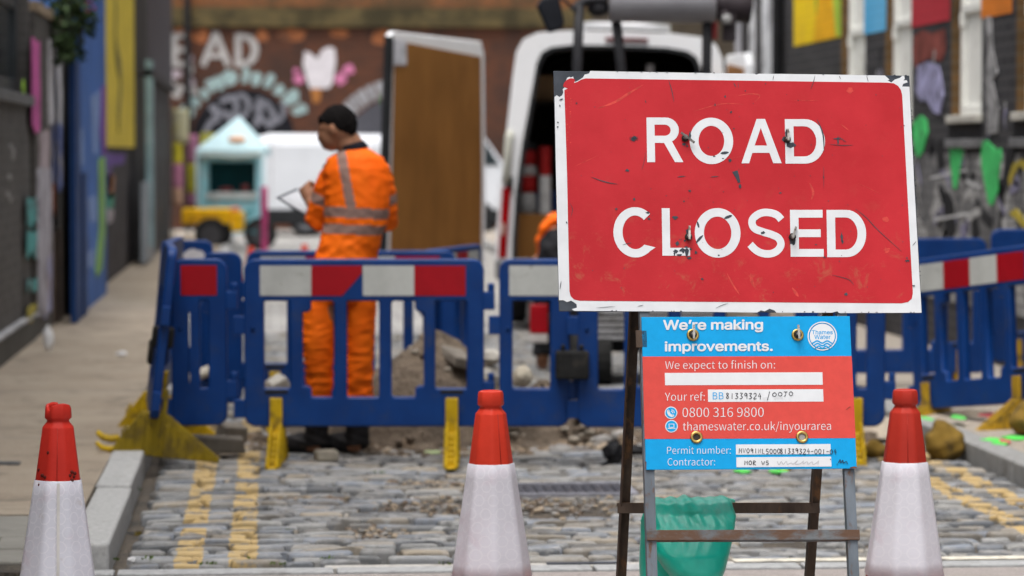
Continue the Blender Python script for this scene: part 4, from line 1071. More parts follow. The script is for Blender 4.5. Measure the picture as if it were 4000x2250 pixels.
    # ---------------------------------------------------------------- steel frame (all in the sign's own plane, then the hinged rear legs)
    gz = -1.475
    def leg(x, m, name='front_leg'):
        mb = MB(); w_ = .029
        mb.prism([(x, .0045), (x + w_, .0045), (x + w_, .0085), (x + .004, .0085), (x + .004, .034), (x, .034)], lambda a, b, s: (a, b, s), gz, .33)
        return mb.build(name, m, t, .0008, 1)
    xl = z3(398, 400)[0]; xr = z3(2340, 700)[0] - .029
    leg(xl, D['steel']); leg(xr, D['steel'])
    def cross(z, x0, x1, m, name):
        mb = MB(); mb.box(x0, x1, -.004, .0, z - .029, z); mb.box(x0, x1, 0.0, .03, z - .029, z - .025)
        mb.build(name, m, t, .0008, 1)
    zc = z3(1400, 750)[1]
    cross(zc, z3(413, 800)[0], z3(2360, 800)[0], D['bar'], 'front_crossbar')
    mb = MB(); mb.box(xl - .001, xr + .03, .009, .013, -.20, -.17); mb.box(xl, xr + .03, .009, .013, .14, .17); mb.build('plate_rail', D['rust'], t)
    u = z2(310, 245); mb = MB(); mb.box(u[0] - .012, u[0] + .02, -.004, .003, u[1] - .03, u[1] + .02); mb.build('hinge_tab', D['rust'], t, .001)
    # rear legs: straight bars through two measured points each, from the top hinge to the ground
    inv = SIGN_M.inverted()
    def rear(a, b):
        A, B = at(*a), at(*b); d = (B - A)
        k0 = (1.5 - A.z) / d.z; k1 = (0.0 - A.z) / d.z
        return A + d * k0, A + d * k1
    RL = rear((2462, 1225, 9.07), (2411, 2250, 9.30)); RR_ = rear((3176, 1845, 9.21), (3148, 2250, 9.305))
    for a, b in (RL, RR_):
        mb = MB(); a2, b2 = inv @ a, inv @ b
        mb.bar(a2, b2, .004, .032); mb.bar(a2 + Vector((.014, .014, 0)), b2 + Vector((.014, .014, 0)), .031, .004); mb.build('rear_leg', D['rust'], t)
    def onleg(l, z): a, b = l; k = (z - a.z) / (b.z - a.z); return a + (b - a) * k
    zr = on(2430, 1990, 1, onleg(RL, .45).y).z
    A, B = inv @ onleg(RL, zr), inv @ onleg(RR_, zr)
    dx = (B - A).normalized() * .012
    mb = MB(); mb.bar(A - dx + Vector((0, -.02, 0)), B + dx * 2 + Vector((0, -.02, 0)), .03, .004, (0, 1, 0)); mb.bar(A - dx + Vector((0, -.005, .014)), B + dx * 2 + Vector((0, -.005, .014)), .004, .03, (0, 1, 0))
    mb.build('rear_crossbar', D['rust'], t)
    mb = MB(); mb.bar(A + Vector((0, -.006, .0165)), B + Vector((0, -.006, .0165)), .0012, .027, (0, 1, 0)); mb.build('rust_scale', P('orange_rust', (.34, .20, .12), .8, .4, 20, 0, 0, (.12, .07, .045), 18, .5, .65), t)
    return onleg(RL, zr), onleg(RR_, zr), D
BAR_L, BAR_R, SD = road_sign()

# green weave sandbag slung over the rear crossbar
def green_bag():
    k0 = .09; ux = (BAR_R - BAR_L).normalized()
    zc = BAR_L.z + .012
    dl = BAR_L.y
    def W(px, py, dy): q = on(px, py, 1, dl + dy); return q
    c = W(2700, 1995, 0)
    mb = MB()
    def L(pts):                                    # loft through pixel rows: (py, left px, right px, dy, half thickness)
        rr = []
        for py, l, r_, dy, th in pts:
            a, b = W(l, py, dy), W(r_, py, dy)
            m = (a + b) / 2; hx = (b - a).length / 2
            rr.append([Vector((m.x + hx * math.copysign(abs(math.cos(t)) ** .8, math.cos(t)), m.y + th * math.sin(t), m.z)) - c for t in [2 * math.pi * i / 28 for i in range(28)]])
        mb.rings(rr)
    L([(1962, 2520, 2876, -.025, .018), (1985, 2512, 2878, -.03, .035), (2040, 2522, 2872, -.065, .05), (2100, 2536, 2862, -.10, .075), (2160, 2556, 2850, -.125, .095), (2220, 2592, 2832, -.135, .105), (2290, 2645, 2806, -.135, .10), (2350, 2680, 2780, -.09, .06)])
    L([(1964, 2516, 2874, .03, .018), (1990, 2508, 2866, .045, .03), (2060, 2502, 2840, .07, .045), (2130, 2498, 2790, .085, .06), (2200, 2496, 2740, .09, .07), (2280, 2500, 2700, .09, .075), (2350, 2520, 2680, .085, .05)])
    L([(1944, 2532, 2864, -.012, .040), (1957, 2514, 2878, -.014, .062), (1990, 2514, 2878, -.016, .070)])
    rnd = random.Random(4)
    ph = [(rnd.uniform(35, 170), rnd.uniform(0, 6.28), rnd.uniform(.2, 1)) for _ in range(9)]
    def disp(q, n):
        g = max(0, min(1, (q.z + .20) / .20))       # gathers near the bar
        s = sum(a * math.sin(f * (q.x + .03 * math.sin(q.z * 22 + p) + q.z * math.sin(p * 3) * .35) + p) for f, p, a in ph) / 4
        s2 = math.sin(q.x * 40 + q.z * 55) * .5 + math.sin(q.x * 23 - q.z * 70 + 1) * .5
        return q + n * (.0075 * g * g * s + .0009 * s2)
    m, t, p, L_ = newmat('green_weave')
    v = nn(t, 'TexCoord').outputs['Object']
    cc = mixc(t, ramp(t, noise(t, 9, 5, .6, v), .35, .7), (.008, .46, .33), (.015, .55, .40))
    s = nn(t, 'SeparateXYZ'); L_(v, s.inputs[0])
    fade = mth(t, 'MULTIPLY', ramp(t, s.outputs[2], -.07, .01), ramp(t, noise(t, 16, 5, .7, v), .35, .75))
    cc = mixc(t, mth(t, 'MULTIPLY', fade, .6), cc, (.22, .46, .40))
    rus = mth(t, 'MULTIPLY', ramp(t, s.outputs[0], .09, .13), ramp(t, noise(t, 20, 6, .7, v), .5, .7))
    cc = mixc(t, mth(t, 'MULTIPLY', rus, .5), cc, (.22, .14, .09))
    L_(cc, p.inputs['Base Color']); p.inputs['Roughness'].default_value = .30; p.inputs['Specular IOR Level'].default_value = .55
    ck = nn(t, 'TexWave'); ck.inputs['Scale'].default_value = 130; ck.inputs['Distortion'].default_value = 2; L_(v, ck.inputs['Vector'])
    bump(t, p, mth(t, 'ADD', ck.outputs['Fac'], noise(t, 60, 4, .6, v)), .25, .0015)
    o = remesh('sandbag', mb, m, None, .006, 5, Matrix.Translation(c), disp)
    tag(o, 'green woven sandbag slung over the rear bar of the sign frame', 'sandbag')
green_bag()

# ------------------------------------------------------------------ traffic cones
def sleeve_material(name, tint, grime):
    m, t, p, L = newmat(name)
    uv = nn(t, 'UVMap').outputs[0]
    s = nn(t, 'SeparateXYZ'); L(uv, s.inputs[0])
    a, b = .0505, .0875
    def dist(ox, oy):
        x = mth(t, 'SUBTRACT', mth(t, 'WRAP', mth(t, 'ADD', s.outputs[0], ox), a, 0), a / 2)
        y = mth(t, 'SUBTRACT', mth(t, 'WRAP', mth(t, 'ADD', s.outputs[1], oy), b, 0), b / 2)
        return mth(t, 'SQRT', mth(t, 'ADD', mth(t, 'MULTIPLY', x, x), mth(t, 'MULTIPLY', y, y)))
    d = mth(t, 'MINIMUM', dist(0, 0), dist(a / 2, b / 2))
    rg = mth(t, 'SUBTRACT', 1.0, ramp(t, mth(t, 'ABSOLUTE', mth(t, 'SUBTRACT', d, .0175)), .0006, .0022))
    d2 = mth(t, 'MINIMUM', dist(0, b / 3), dist(a / 2, b / 2 + b / 3))
    rg2 = mth(t, 'MULTIPLY', mth(t, 'SUBTRACT', 1.0, ramp(t, mth(t, 'ABSOLUTE', mth(t, 'SUBTRACT', d2, .015)), .0006, .002)), .5)
    rg = mth(t, 'MAXIMUM', rg, rg2)
    v = nn(t, 'TexCoord').outputs['Object']
    c = mixc(t, ramp(t, noise(t, 5, 5, .6, v), .35, .7), tint, tuple(x * .86 for x in tint))
    c = mixc(t, mth(t, 'MULTIPLY', rg, .42), c, (.78, .76, .80))
    pk = mth(t, 'MULTIPLY', ramp(t, noise(t, 7, 4, .6, v, .5), .5, .7), .35)
    c = mixc(t, pk, c, (.56, .43, .50))
    if grime: c = mixc(t, mth(t, 'MULTIPLY', ramp(t, noise(t, 13, 7, .75, v), .58, .68), grime), c, (.42, .34, .30))
    L(c, p.inputs['Base Color']); p.inputs['Roughness'].default_value = .4; p.inputs['Specular IOR Level'].default_value = .3
    return m
def cone(label, loc, rz, broken=False, tilt=(0, 0), hue=(.56, .038, .022), grime=0, tint=(.66, .64, .71)):
    t = thing('traffic_cone', label, 'traffic cone', loc, rz, 'orange and white traffic cones')
    t.rotation_euler = (tilt[0], tilt[1], rz)
    oct_ = lambda a: 1 / max(abs(math.cos(((a + math.pi / 8) % (math.pi / 4)) - math.pi / 8)), .9) * .985 if 1 else 1
    m = P('cone_orange%d' % int(loc[0] * 10), hue, .42, .1, 5, 60, .001, tuple(x * .6 for x in hue), 14, .62, .75)
    prof = [(.155, .045), (.142, .06), (.124, .13), (.069, .508), (.0688, .515), (.0485, .672), (.0475, .676), (.036, .690), (.0335, .697), (.0395, .702), (.0415, .706), (.0400, .738), (.037, .747)]
    mb = MB(); n = 48
    mb.lathe(prof, n, (0, 0, 0), oct_, True, False)
    k = len(mb.v)
    inner = [(.037, .747), (.030, .7495), (.0285, .742), (.026, .66)]
    rr = []
    for r_, z in inner:
        rr.append([(r_ * oct_(2 * math.pi * (i + .5) / n) * math.cos(2 * math.pi * (i + .5) / n), r_ * oct_(2 * math.pi * (i + .5) / n) * math.sin(2 * math.pi * (i + .5) / n), z) for i in range(n)])
    mb.rings(rr, False, True)
    if broken:                                      # torn rim and burn holes
        rnd = random.Random(9)
        new = []
        for (x, y, z) in mb.v:
            if z > .70 and (x * x + y * y) ** .5 > .02:
                a = math.atan2(y, x)
                z -= (.004 + .005 * math.sin(a * 2 + .5)) * ((z - .70) / .05) + (.012 if 1.0 < (a % 6.283) < 1.6 or 3.6 < (a % 6.283) < 4.0 else 0) * ((z - .70) / .05)
                x *= 1 + .02 * math.sin(3 * a); y *= 1 + .02 * math.cos(2 * a)
            new.append((x, y, z))
        mb.v = new
    body = mb.build('cone_body', m, t)
    if broken:
        hm = MB(); rnd = random.Random(1)
        for az, z in ((-150, .545), (-132, .53), (-122, .525), (-140, .50), (-118, .60), (-55, .53), (-48, .54), (-50, .515), (-42, .525), (-60, .50), (-38, .535)):
            r_ = .068 + (.51 - z) * .13 - (z > .51) * 0
            r_ = .0688 - (z - .515) * .128
            a = R(az); c = Vector((r_ * math.cos(a) * 1.0, r_ * math.sin(a) * 1.0, z))
            hm.ell(c, (.0045 + rnd.uniform(0, .003), .0045, .006), 8, 6)
        hm.build('burn_holes', P('burn_dark', (.10, .014, .010), .6), body)
    mb = MB(); mb.tube([(0, -.0478 - .0, .676), (0, -.0695, .512)], .0011, 6); mb.build('mould_seam', P('seam_red', (.36, .03, .02), .5), body)
    # reflective sleeve, one UV metre per real metre
    sl = MB(); n = 64; sp = [(.0735, .5135), (.0742, .511), (.127, .142), (.1255, .14)]
    sp = [(.0705, .5135), (.0728, .5115)] + [(.0728 + (.1265 - .0728) * i / 8, .5115 - .37 * i / 8) for i in range(1, 9)] + [(.124, .1405)]
    sl.lathe(sp, n, (0, 0, 0), oct_, False, False)
    o = sl.build('reflective_sleeve', sleeve_material('sleeve%d' % int(loc[0] * 10), tint, grime), t)
    uvl = o.data.uv_layers.new(name='UVMap')
    for poly in o.data.polygons:
        for li in poly.loop_indices:
            co = o.data.vertices[o.data.loops[li].vertex_index].co
            a = math.atan2(co.x, -co.y)
            if abs(poly.center.x) < .5 and poly.center.y > 0 and a < 0 and poly.center.x >= 0: a += 2 * math.pi
            uvl.data[li].uv = (a * .0955 + 1, co.z + 1)
    if broken:
        sm = MB(); sm.bar((0.004, -.0745, .508), (0.006, -.1285, .142), .009, .0016, (0, 1, 0)); sm.build('sleeve_seam', P('seam_white', (.62, .60, .58), .5), o)
    ba = MB(); ba.box(-.185, .185, -.185, .185, 0, .045)
    ba.build('base', m, t, .02, 3)
MIDC = at(1922, 1525, 10.0); LC = at(217, 1570, 9.5); RC = at(3536, 1519, 10.05)
cone('orange cone with a torn rim and burn holes beside the left kerb', (LC.x, LC.y, 0), R(2), True, (0, R(.6)), (.50, .030, .020), .35, (.62, .62, .69))
cone('bright orange cone standing in the middle of the cobbles left of the sign', (MIDC.x, MIDC.y, 0), R(24), False, (0, R(-.4)), (.60, .045, .024), .12)
cone('dull red cone with a moulding seam just right of the sign', (RC.x, RC.y, 0), R(-3), False, (0, 0), (.43, .034, .022), .05, (.68, .665, .73))
# ------------------------------------------------------------------ blue plastic street-works barriers
def blue_mat():
    m, t, p, L = newmat('barrier_blue')
    v = nn(t, 'TexCoord').outputs['Object']
    c = mixc(t, ramp(t, noise(t, 3, 5, .6, v), .35, .7), (.0015, .030, .150), (.003, .043, .20))
    p.inputs['Specular IOR Level'].default_value = .25
    c = mixc(t, mth(t, 'MULTIPLY', ramp(t, noise(t, 22, 8, .75, v, .4), .62, .72), .4), c, (.06, .11, .25))
    c = mixc(t, mth(t, 'MULTIPLY', ramp(t, noise(t, 5, 7, .75, v), .50, .70), .38), c, (.05, .052, .055))
    L(c, p.inputs['Base Color']); p.inputs['Roughness'].default_value = .42
    bump(t, p, noise(t, 90, 3, .6, v), .2, .001)
    return m
M_BLUE = blue_mat()
M_BW = P('barrier_white', (.48, .49, .47), .45, .10, 6, 0, 0, (.30, .29, .26), 16, .58, .72)
M_BR = P('barrier_red', (.34, .003, .010), .45, .10, 6, 0, 0, (.25, .04, .035), 18, .66, .78, spec=.25)
M_YEL = P('foot_yellow', (.52, .34, .012), .5, .15, 6, 80, .001, (.16, .11, .03), 10, .50, .68)
M_OCH = P('foot_ochre', (.40, .24, .02), .55, .2, 6, 80, .001, (.13, .09, .03), 10, .48, .66)
M_BLK = P('rubber_black', (.018, .018, .018), .75, .3, 12, 60, .003, (.06, .05, .04), 12, .55, .7)
def notched(x0, x1, z0, z1, side):                  # window with two bites taken out of one side
    n_, h_ = .042, .055
    r = rrect(x0, x1, z0, z1, .016)
    if side == 0: return r
    if side < 0: return [(x1, z1 - .016), (x1 - .016, z1), (x0 + n_ + .01, z1), (x0 + n_, z1 - .01), (x0 + n_, z1 - h_ + .012), (x0 + n_ - .012, z1 - h_), (x0 + .01, z1 - h_), (x0, z1 - h_ - .01), (x0, z0 + h_ + .01), (x0 + .01, z0 + h_), (x0 + n_ - .012, z0 + h_), (x0 + n_, z0 + h_ - .012), (x0 + n_, z0 + .01), (x0 + n_ + .01, z0), (x1 - .016, z0), (x1, z0 + .016)]
    return [(-a, b) for a, b in notched(-x1, -x0, z0, z1, -1)][::-1]
def panel_mesh(w_, wins, z0=.19, z1=.997, notch=None, key=[0]):
    outer = rrect(-w_ / 2, w_ / 2, z0, z1, .05)
    if notch:
        outer = [q for q in outer]
    return shape2d([outer] + wins, .03, .008, 'panel')
def foot_mesh(mb, x, back=.33):
    # two ribbed triangular fins across the barrier with a tab standing up in front of the panel
    for dx in (-.026, .018):
        prof = [(-.33, 0), (back, 0), (back, .022), (.06, .21), (-.06, .21), (-.33, .022)]
        mb.prism(prof, lambda a, b, s, dx=dx: (x + dx + s, a, b), 0, .008)
    for k in range(-6, 7):
        yy = k * .047; hh = .022 + (1 - abs(yy) / .33) * .17
        if abs(yy) > .03 and yy < back: mb.box(x - .018, x + .018, yy - .004, yy + .004, .006, hh)
    for k in range(-7, 8):                           # moulded ribs on both outer faces
        yy = k * .042
        if yy < back - .02:
            hh = .022 + (1 - max(abs(yy), .06) / .33) * .22
            mb.box(x - .036, x - .0262, yy - .006, yy + .006, .004, hh - .02); mb.box(x + .0262, x + .036, yy - .006, yy + .006, .004, hh - .02)
    mb.box(x - .018, x + .018, -.33, back, .001, .012)
    mb.box(x - .031, x + .031, -.058, -.036, .0, .325)
    mb.box(x - .034, x + .034, -.085, -.0585, .0, .155)
    mb.box(x - .031, x + .031, .036, .058, .0, .20)
PANELS = {}
def barrier(name, label, loc, rz, kind='full', stripes=None, feet=(-.43, .43), lean=0, roll=0, foot=None, w_=None, group='blue street works barriers', back_stripes=False):
    t = thing(name, label, 'barrier', loc, 0, group)
    t.matrix_world = Matrix.Translation(loc) @ Matrix.Rotation(rz, 4, 'Z') @ Matrix.Rotation(roll, 4, 'Y') @ Matrix.Rotation(lean, 4, 'X')
    key = (kind, w_)
    px = lambda z: (z / 1.159 + 900 - 1422) / 797
    pz = lambda z: 1.52 - ((z / 1.159 + 1000) - 600) / 797
    if key not in PANELS:
        if kind == 'full':
            W = 1.16
            wins = [rrect(px(146), px(277), pz(605), pz(195), .018), notched(px(320), px(476), pz(645), pz(195), -1), rrect(px(520), px(680), pz(645), pz(195), .018), notched(px(722), px(882), pz(645), pz(195), 1), rrect(px(920), px(1077), pz(605), pz(195), .018)]
        else:
            W = w_; e = W / 2
            if kind == 'slim': wins = [rrect(-.005, e - .075, pz(605), pz(195), .018), rrect(-e + .075, -.045, pz(605) + .02, pz(195) - .06, .012)] if W > .25 else [rrect(-e + .06, e - .06, pz(605), pz(195), .016)]
            else: wins = [rrect(-e + .05, e - .08, pz(605), pz(195), .018)]
        PANELS[key] = (panel_mesh(W, wins), W)
    me, W = PANELS[key]
    meshobj('panel', me, M_BLUE, t, XZ)
    st = stripes or (('w', 'r', 'w', 'r') if kind == 'full' else ('r',))
    a, b = (px(135), px(1065)) if kind == 'full' else (-W / 2 + .04, W / 2 - .04)
    n_ = len(st)
    if st[0] != 'n':
        for sgn in ((-1, 1) if back_stripes else (-1,)):
            mb = MB()
            for i, s in enumerate(st):
                x0, x1 = a + (b - a) * i / n_, a + (b - a) * (i + 1) / n_
                mb.cur = 0 if s in 'w' else 1
                y0, y1 = sorted((sgn * .0235, sgn * .0255))
                if s == 'p':                         # peeled corner
                    mb.prism([(x0, pz(178)), (x0 + (x1 - x0) * .60, pz(178)), (x1 - .003, pz(75)), (x1 - .003, pz(42)), (x0, pz(42))], lambda u, z, q: (u, q, z), y0, y1)
                else: mb.box(x0 + .0005, x1 - .0005, y0, y1, pz(178), pz(42))
            mb.build('reflective_strip', [M_BW, M_BR], t)
    e = W / 2                                        # connector lugs, two with a standing pin
    for s, z in ((1, .80), (1, .36), (-1, .68), (-1, .27)):
        mb = MB(); x0, x1 = (e - .012, e + .06) if s > 0 else (-e - .06, -e + .012)
        mb.box(x0, x1, -.02, .02, z - .045, z + .045)
        if s > 0: mb.tube([(e + .042, 0, z + .04), (e + .042, 0, z + .085)], .018, 10)
        else: mb.ell((-e + .035, -.022, .66), (.012, .01, .012), 8, 6)
        mb.build('connector', M_BLUE, t, .006)
    for x in feet:
        mb = MB(); foot_mesh(mb, x, .18 if lean > R(4) else .33); mb.build('foot', foot or M_YEL, t, .003, 1)
        if kind == 'full':
            mb = MB(); mb.box(x - .055, x + .055, -.0245, -.020, .345, .362); mb.build('foot_slot', M_BLK, t)
    return t
CAMZ = -YAW
def base(px, d, z=0.0):
    q = at(px, 1000, d); return Vector((q.x, q.y, z))
def barriers():
    barrier('barrier', 'blue barrier with red and white stripes right in front of the standing worker', base(1422, 15.05), CAMZ, 'full', ('w', 'p', 'w', 'r'))
    barrier('barrier', 'narrow blue barrier section with a single red stripe beside the leaning barrier', base(778, 15.10), CAMZ, 'slim', ('r',), (), w_=.257)
    barrier('barrier', 'narrow blue barrier with one white stripe left of the road sign', base(2088, 15.05), CAMZ, 'narrow', ('w',), (), w_=.33)
    barrier('barrier', 'blue barrier half hidden behind the road sign and its notice', base(2728, 15.0), CAMZ - .015, 'full', ('w', 'r', 'w', 'r'), (.40,), foot=M_OCH)
    barrier('barrier', 'narrow blue barrier standing just right of the blue and red notice', base(3345, 15.05), CAMZ - .03, 'slim', ('r',), (.0,), w_=.27)
    barrier('barrier', 'blue barrier at the back of the dig, behind the worker', base(1372, 17.3, -.03), CAMZ + .03, 'full', ('w', 'r', 'w', 'r'))
    barrier('barrier', 'blue barrier turned away along the side of the spoil heap', base(1770, 17.95, -.03), CAMZ + R(76), 'full', ('r', 'w', 'r', 'w'))
    q = base(3605, 16.8); q2 = base(4062, 15.82)
    dv = q2 - q
    barrier('barrier', 'blue barrier climbing onto the right kerb with stripes towards the road', (q + q2) / 2 + Vector((0, 0, -.005)), math.atan2(dv.y, dv.x), 'full', ('w', 'r', 'w', 'r'), (-.43, .43), lean=R(-2), roll=R(-6.2), foot=M_OCH)
    barrier('barrier', 'far blue barrier seen just above the kerb barrier on the right', base(3480, 18.7, .0), CAMZ + .05, 'full', ('n',), foot=M_OCH)
    barrier('barrier', 'far blue barrier on the right pavement against the graffiti wall', base(4240, 19.0, .05), CAMZ + .02, 'full', ('n',), foot=M_OCH)
    q = at(640, 1300, 15.35)
    L1 = barrier('barrier', 'blue barrier leaning over the left kerb, seen end on', Vector((-.60, 15.25, .075)), R(90) + R(3), 'full', ('r', 'w', 'r', 'w'), (-.50,), lean=R(6.5), foot=P('foot_mustard', (.27, .19, .014), .5, .2, 6, 80, .001, (.14, .10, .025), 9, .46, .66))
    mb = MB()
    for k, (x, z) in enumerate(((-.50, .02), (-.42, .06), (-.34, .06), (-.28, .05))):
        mb.tube([(x, .15, z), (x, .19, z - .008), (x, .23, z - .004), (x, .26, z + .018)], [.016, .015, .013, .010], 8)
    mb.build('foot_prong', M_YEL, L1)
    for q_ in ((.02, .16, -.05, .05, .40, .52), (-.5, -.38, -.055, .05, .52, .62)):
        mb = MB(); mb.box(*q_); mb.build('rubber_block', M_BLK, L1, .012)
    barrier('barrier', 'second blue barrier leaning beyond the first along the left kerb', Vector((-.60, 16.6, .06)), R(90) + R(-2), 'full', ('n',), (-.43,), lean=R(5.0))
    F = barrier('barrier', 'narrow blue barrier with a crumpled white sticker behind the leaning pair', base(742, 18.3, .0), CAMZ, 'narrow', ('n',), (), w_=.26)
    mb = MB(); mb.prism(blob(.035, .90, .075, .055, 14, .25), lambda a, b, s: (a, s, b), -.028, -.0245)
    mb.build('sticker', P('sticker_white', (.62, .60, .62), .5, .1, 20, 0, 0, (.4, .08, .08), 9, .62, .66), F)
    barrier('barrier', 'narrow plain blue barrier between the leaning pair and the worker', base(868, 16.7, -.02), CAMZ, 'narrow', ('n',), (), w_=.20)
    mb = MB(); q = at(2235, 1425, 15.0)             # black ballast block hung over the joint
    mb.box(-.082, .082, -.055, .05, -.07, .07)
    for s in (-1, 1): mb.box(s * .045 - .012, s * .045 + .012, -.03, .03, .07, .10)
    tag(mb.build('ballast_block', M_BLK, None, .012, M=Matrix.Translation(q) @ Matrix.Rotation(CAMZ, 4, 'Z')), 'black rubber block wedged between two barriers left of the notice', 'ballast block')
barriers()

# ------------------------------------------------------------------ the dig: spoil, rubble, loose things on the ground
def dig():
    rnd = random.Random(21)
    M_SOIL = gravel_material('soil', (.095, .070, .048), (.17, .13, .095), (.06, .045, .032), 38)
    def heap(name, c, rx, ry, h, label, seed):
        r2 = random.Random(seed); mb = MB(); n, m_ = 40, 14
        rr = []
        ph = [r2.uniform(0, 6.28) for _ in range(8)]
        for j in range(m_ + 1):
            u = j / m_; rad = 1 - u
            ring = []
            for i in range(n):
                a = 2 * math.pi * i / n
                k = 1 + .12 * math.sin(2 * a + ph[0]) + .09 * math.sin(3 * a + ph[1]) + .05 * math.sin(7 * a + ph[2])
                z = h * (1 - rad ** 1.5) + r2.uniform(-.014, .014)
                ring.append((c[0] + rx * rad * k * math.cos(a), c[1] + ry * rad * k * math.sin(a), max(-.05, c[2] + z - .05 + .03 * math.sin(5 * a + ph[3]) * u)))
            rr.append(ring)
        mb.rings(rr, False, True)
        for k in range(150):                         # clods and pebbles pressed into it
            a, rad = r2.uniform(0, 6.28), r2.random() ** .5
            s = r2.uniform(.006, .028)
            p = (c[0] + rx * rad * math.cos(a), c[1] + ry * rad * math.sin(a), c[2] - .05 + h * (1 - rad ** 1.5) + s * .4)
            mb.cur = 1 if r2.random() < .3 else 0
            mb.ell(p, (s * r2.uniform(.8, 1.4), s * r2.uniform(.8, 1.4), s * .8), 7, 5)
        tag(mb.build(name, [M_SOIL, P('soil_stone', (.26, .23, .19), .9, .3, 30)]), label, 'spoil heap')
    q = base(1700, 16.35)
    heap('spoil_heap', (q.x, q.y, 0), .60, .55, .60, 'brown heap of dug soil behind the middle barrier', 1)
    q = base(2120, 16.3)
    heap('spoil_heap', (q.x, q.y, 0), .30, .35, .34, 'low gravelly heap behind the narrow white striped barrier', 2)
    # torn-up strip of rubble under the barrier line
    mb = MB()
    for k in range(2600):
        x = rnd.uniform(-.5, 3.2); y = rnd.gauss(16.0, .38)
        if y < 15.5 + .12 * math.sin(x * 5): y = 15.62 + rnd.random() * .5
        s = rnd.uniform(.008, .028) if rnd.random() < .95 else rnd.uniform(.03, .06)
        mb.cur = rnd.choice((0, 0, 0, 3, 3, 3, 2, 1))
        rm = Matrix.Rotation(rnd.uniform(0, 3), 3, 'Z') @ Matrix.Rotation(rnd.uniform(-.5, .5), 3, 'X')
        mb.ell((x, y, s * .3 - .02), (s * rnd.uniform(.8, 1.5), s, s * rnd.uniform(.5, .9)), 7, 5, rm)
    o = mb.build('rubble', [M_SOIL, P('rubble_tan', (.30, .245, .185), .9, .3, 12, 60, .004), P('rubble_grey', (.27, .26, .25), .9, .25, 12, 60, .004), P('rubble_brown', (.16, .12, .085), .9, .3, 12, 60, .004)])
    o.data.polygons.foreach_set('use_smooth', [False] * len(o.data.polygons)); tag(o, kind='stuff')
    # pebbles lying in the hollow patches of the setts
    mb = MB()
    for k in range(900):
        a, b, ra, rb = PITS[rnd.choice((0, 0, 0, 0, 1, 3, 6))]
        x, y = a + rnd.gauss(0, .5) * ra, b + rnd.gauss(0, .5) * rb
        s = rnd.uniform(.004, .013); mb.cur = rnd.randrange(3)
        mb.ell((x, y, -.024 + s * .5 + rnd.random() * .012), (s * 1.3, s, s * .8), 6, 4)
    o = mb.build('gravel', [P('pebble_tan', (.33, .27, .20), .9, .3, 20), P('pebble_grey', (.26, .25, .24), .9, .3, 20), P('pebble_brown', (.17, .13, .10), .9, .3, 20)])
    o.data.polygons.foreach_set('use_smooth', [False] * len(o.data.polygons)); tag(o, kind='stuff')
    # broken setts and slabs around the hole
    def lump(name, label, c, r_, m, rot=(0, 0, 0), cat='stone', seed=0, box=False):
        r2 = random.Random(seed); mb = MB()
        if box: mb.box(-r_[0], r_[0], -r_[1], r_[1], -r_[2], r_[2])
        else: mb.ell((0, 0, 0), r_, 10, 7)
        mb.v = [tuple(a * (1 + r2.uniform(-.12, .12)) for a in v) for v in mb.v]
        o = mb.build(name, m, None, .012, M=Matrix.Translation(c) @ Matrix.Rotation(rot[2], 4, 'Z') @ Matrix.Rotation(rot[1], 4, 'Y') @ Matrix.Rotation(rot[0], 4, 'X'))
        if not box: o.data.polygons.foreach_set('use_smooth', [False] * len(o.data.polygons))
        return tag(o, label, cat)
    CON = P('broken_concrete', (.19, .17, .145), .9, .2, 8, 50, .006, (.2, .18, .15), 6); PAL = P('pale_lump', (.42, .40, .36), .85, .15, 8, 50, .005, (.3, .26, .2), 7)
    lump('concrete_slab', 'grey broken concrete slab lying on the soil heap', at(1790, 1400, 16.2), (.075, .10, .03), CON, (.3, .25, .5), 'slab', 3, True)
    lump('stone_lump', 'pale lump beside the gap between the middle and narrow barriers', at(1918, 1395, 16.0), (.05, .06, .045), PAL, (0, 0, .4), 'stone', 4)
    lump('stone_lump', 'white stone lower in the barrier gap', at(1912, 1475, 16.0), (.06, .05, .07), PAL, (0, .3, .2), 'stone', 14)
    lump('stone_lump', 'pale angular stone in the leftmost window of the middle barrier', at(1078, 1505, 16.4), (.06, .05, .035), PAL, (.2, -.5, .3), 'stone', 5, True)
    lump('stone_lump', 'grey rounded stone beside the pale angular one', at(1030, 1520, 16.2), (.055, .05, .045), CON, (0, 0, .9), 'stone', 6)
    lump('stone_lump', 'sandy stone on the low heap behind the white striped barrier', at(2040, 1470, 16.0), (.055, .07, .06), P('sandy_lump', (.40, .36, .29), .9, .2, 8, 50, .005), (.4, .3, .2), 'stone', 7)
    lump('loose_sett', 'dark lifted sett lying under the narrow red striped barrier', at(905, 1690, 15.55), (.07, .06, .045), CON, (.1, .1, .4), 'sett', 8, True)
    lump('loose_sett', 'long grey sett pushed up beside the yellow barrier foot', at(850, 1735, 15.3), (.13, .06, .04), CON, (0, .05, .1), 'sett', 9, True)
    lump('loose_sett', 'brown sett between the worker\'s boots', at(1275, 1778, 15.2), (.055, .05, .025), P('sandy_lump', (.40, .36, .29)), (0, 0, .2), 'sett', 10, True)
    # curved pale hose seen through the narrow barrier window
    pts = smoothline([at(715, 1500, 16.6), at(765, 1470, 16.6), at(830, 1445, 16.7), at(905, 1440, 16.8)], 5)
    mb = MB(); mb.tube(pts, .03, 10); tag(mb.build('pipe', P('pale_pipe', (.50, .46, .38), .6, .15, 5)), 'pale curved pipe behind the narrow red striped barrier', 'pipe')
    # drain cover
    q = ground(2215, 1905)
    t = thing('drain_cover', 'dark iron drain cover set in the cobbles left of the sign frame', 'drain cover', (q.x, q.y, -.004))
    MI = P('cast_iron', (.085, .085, .10), .5, .3, 20, 80, .002, (.14, .11, .09), 10, .55, .7)
    mb = MB()
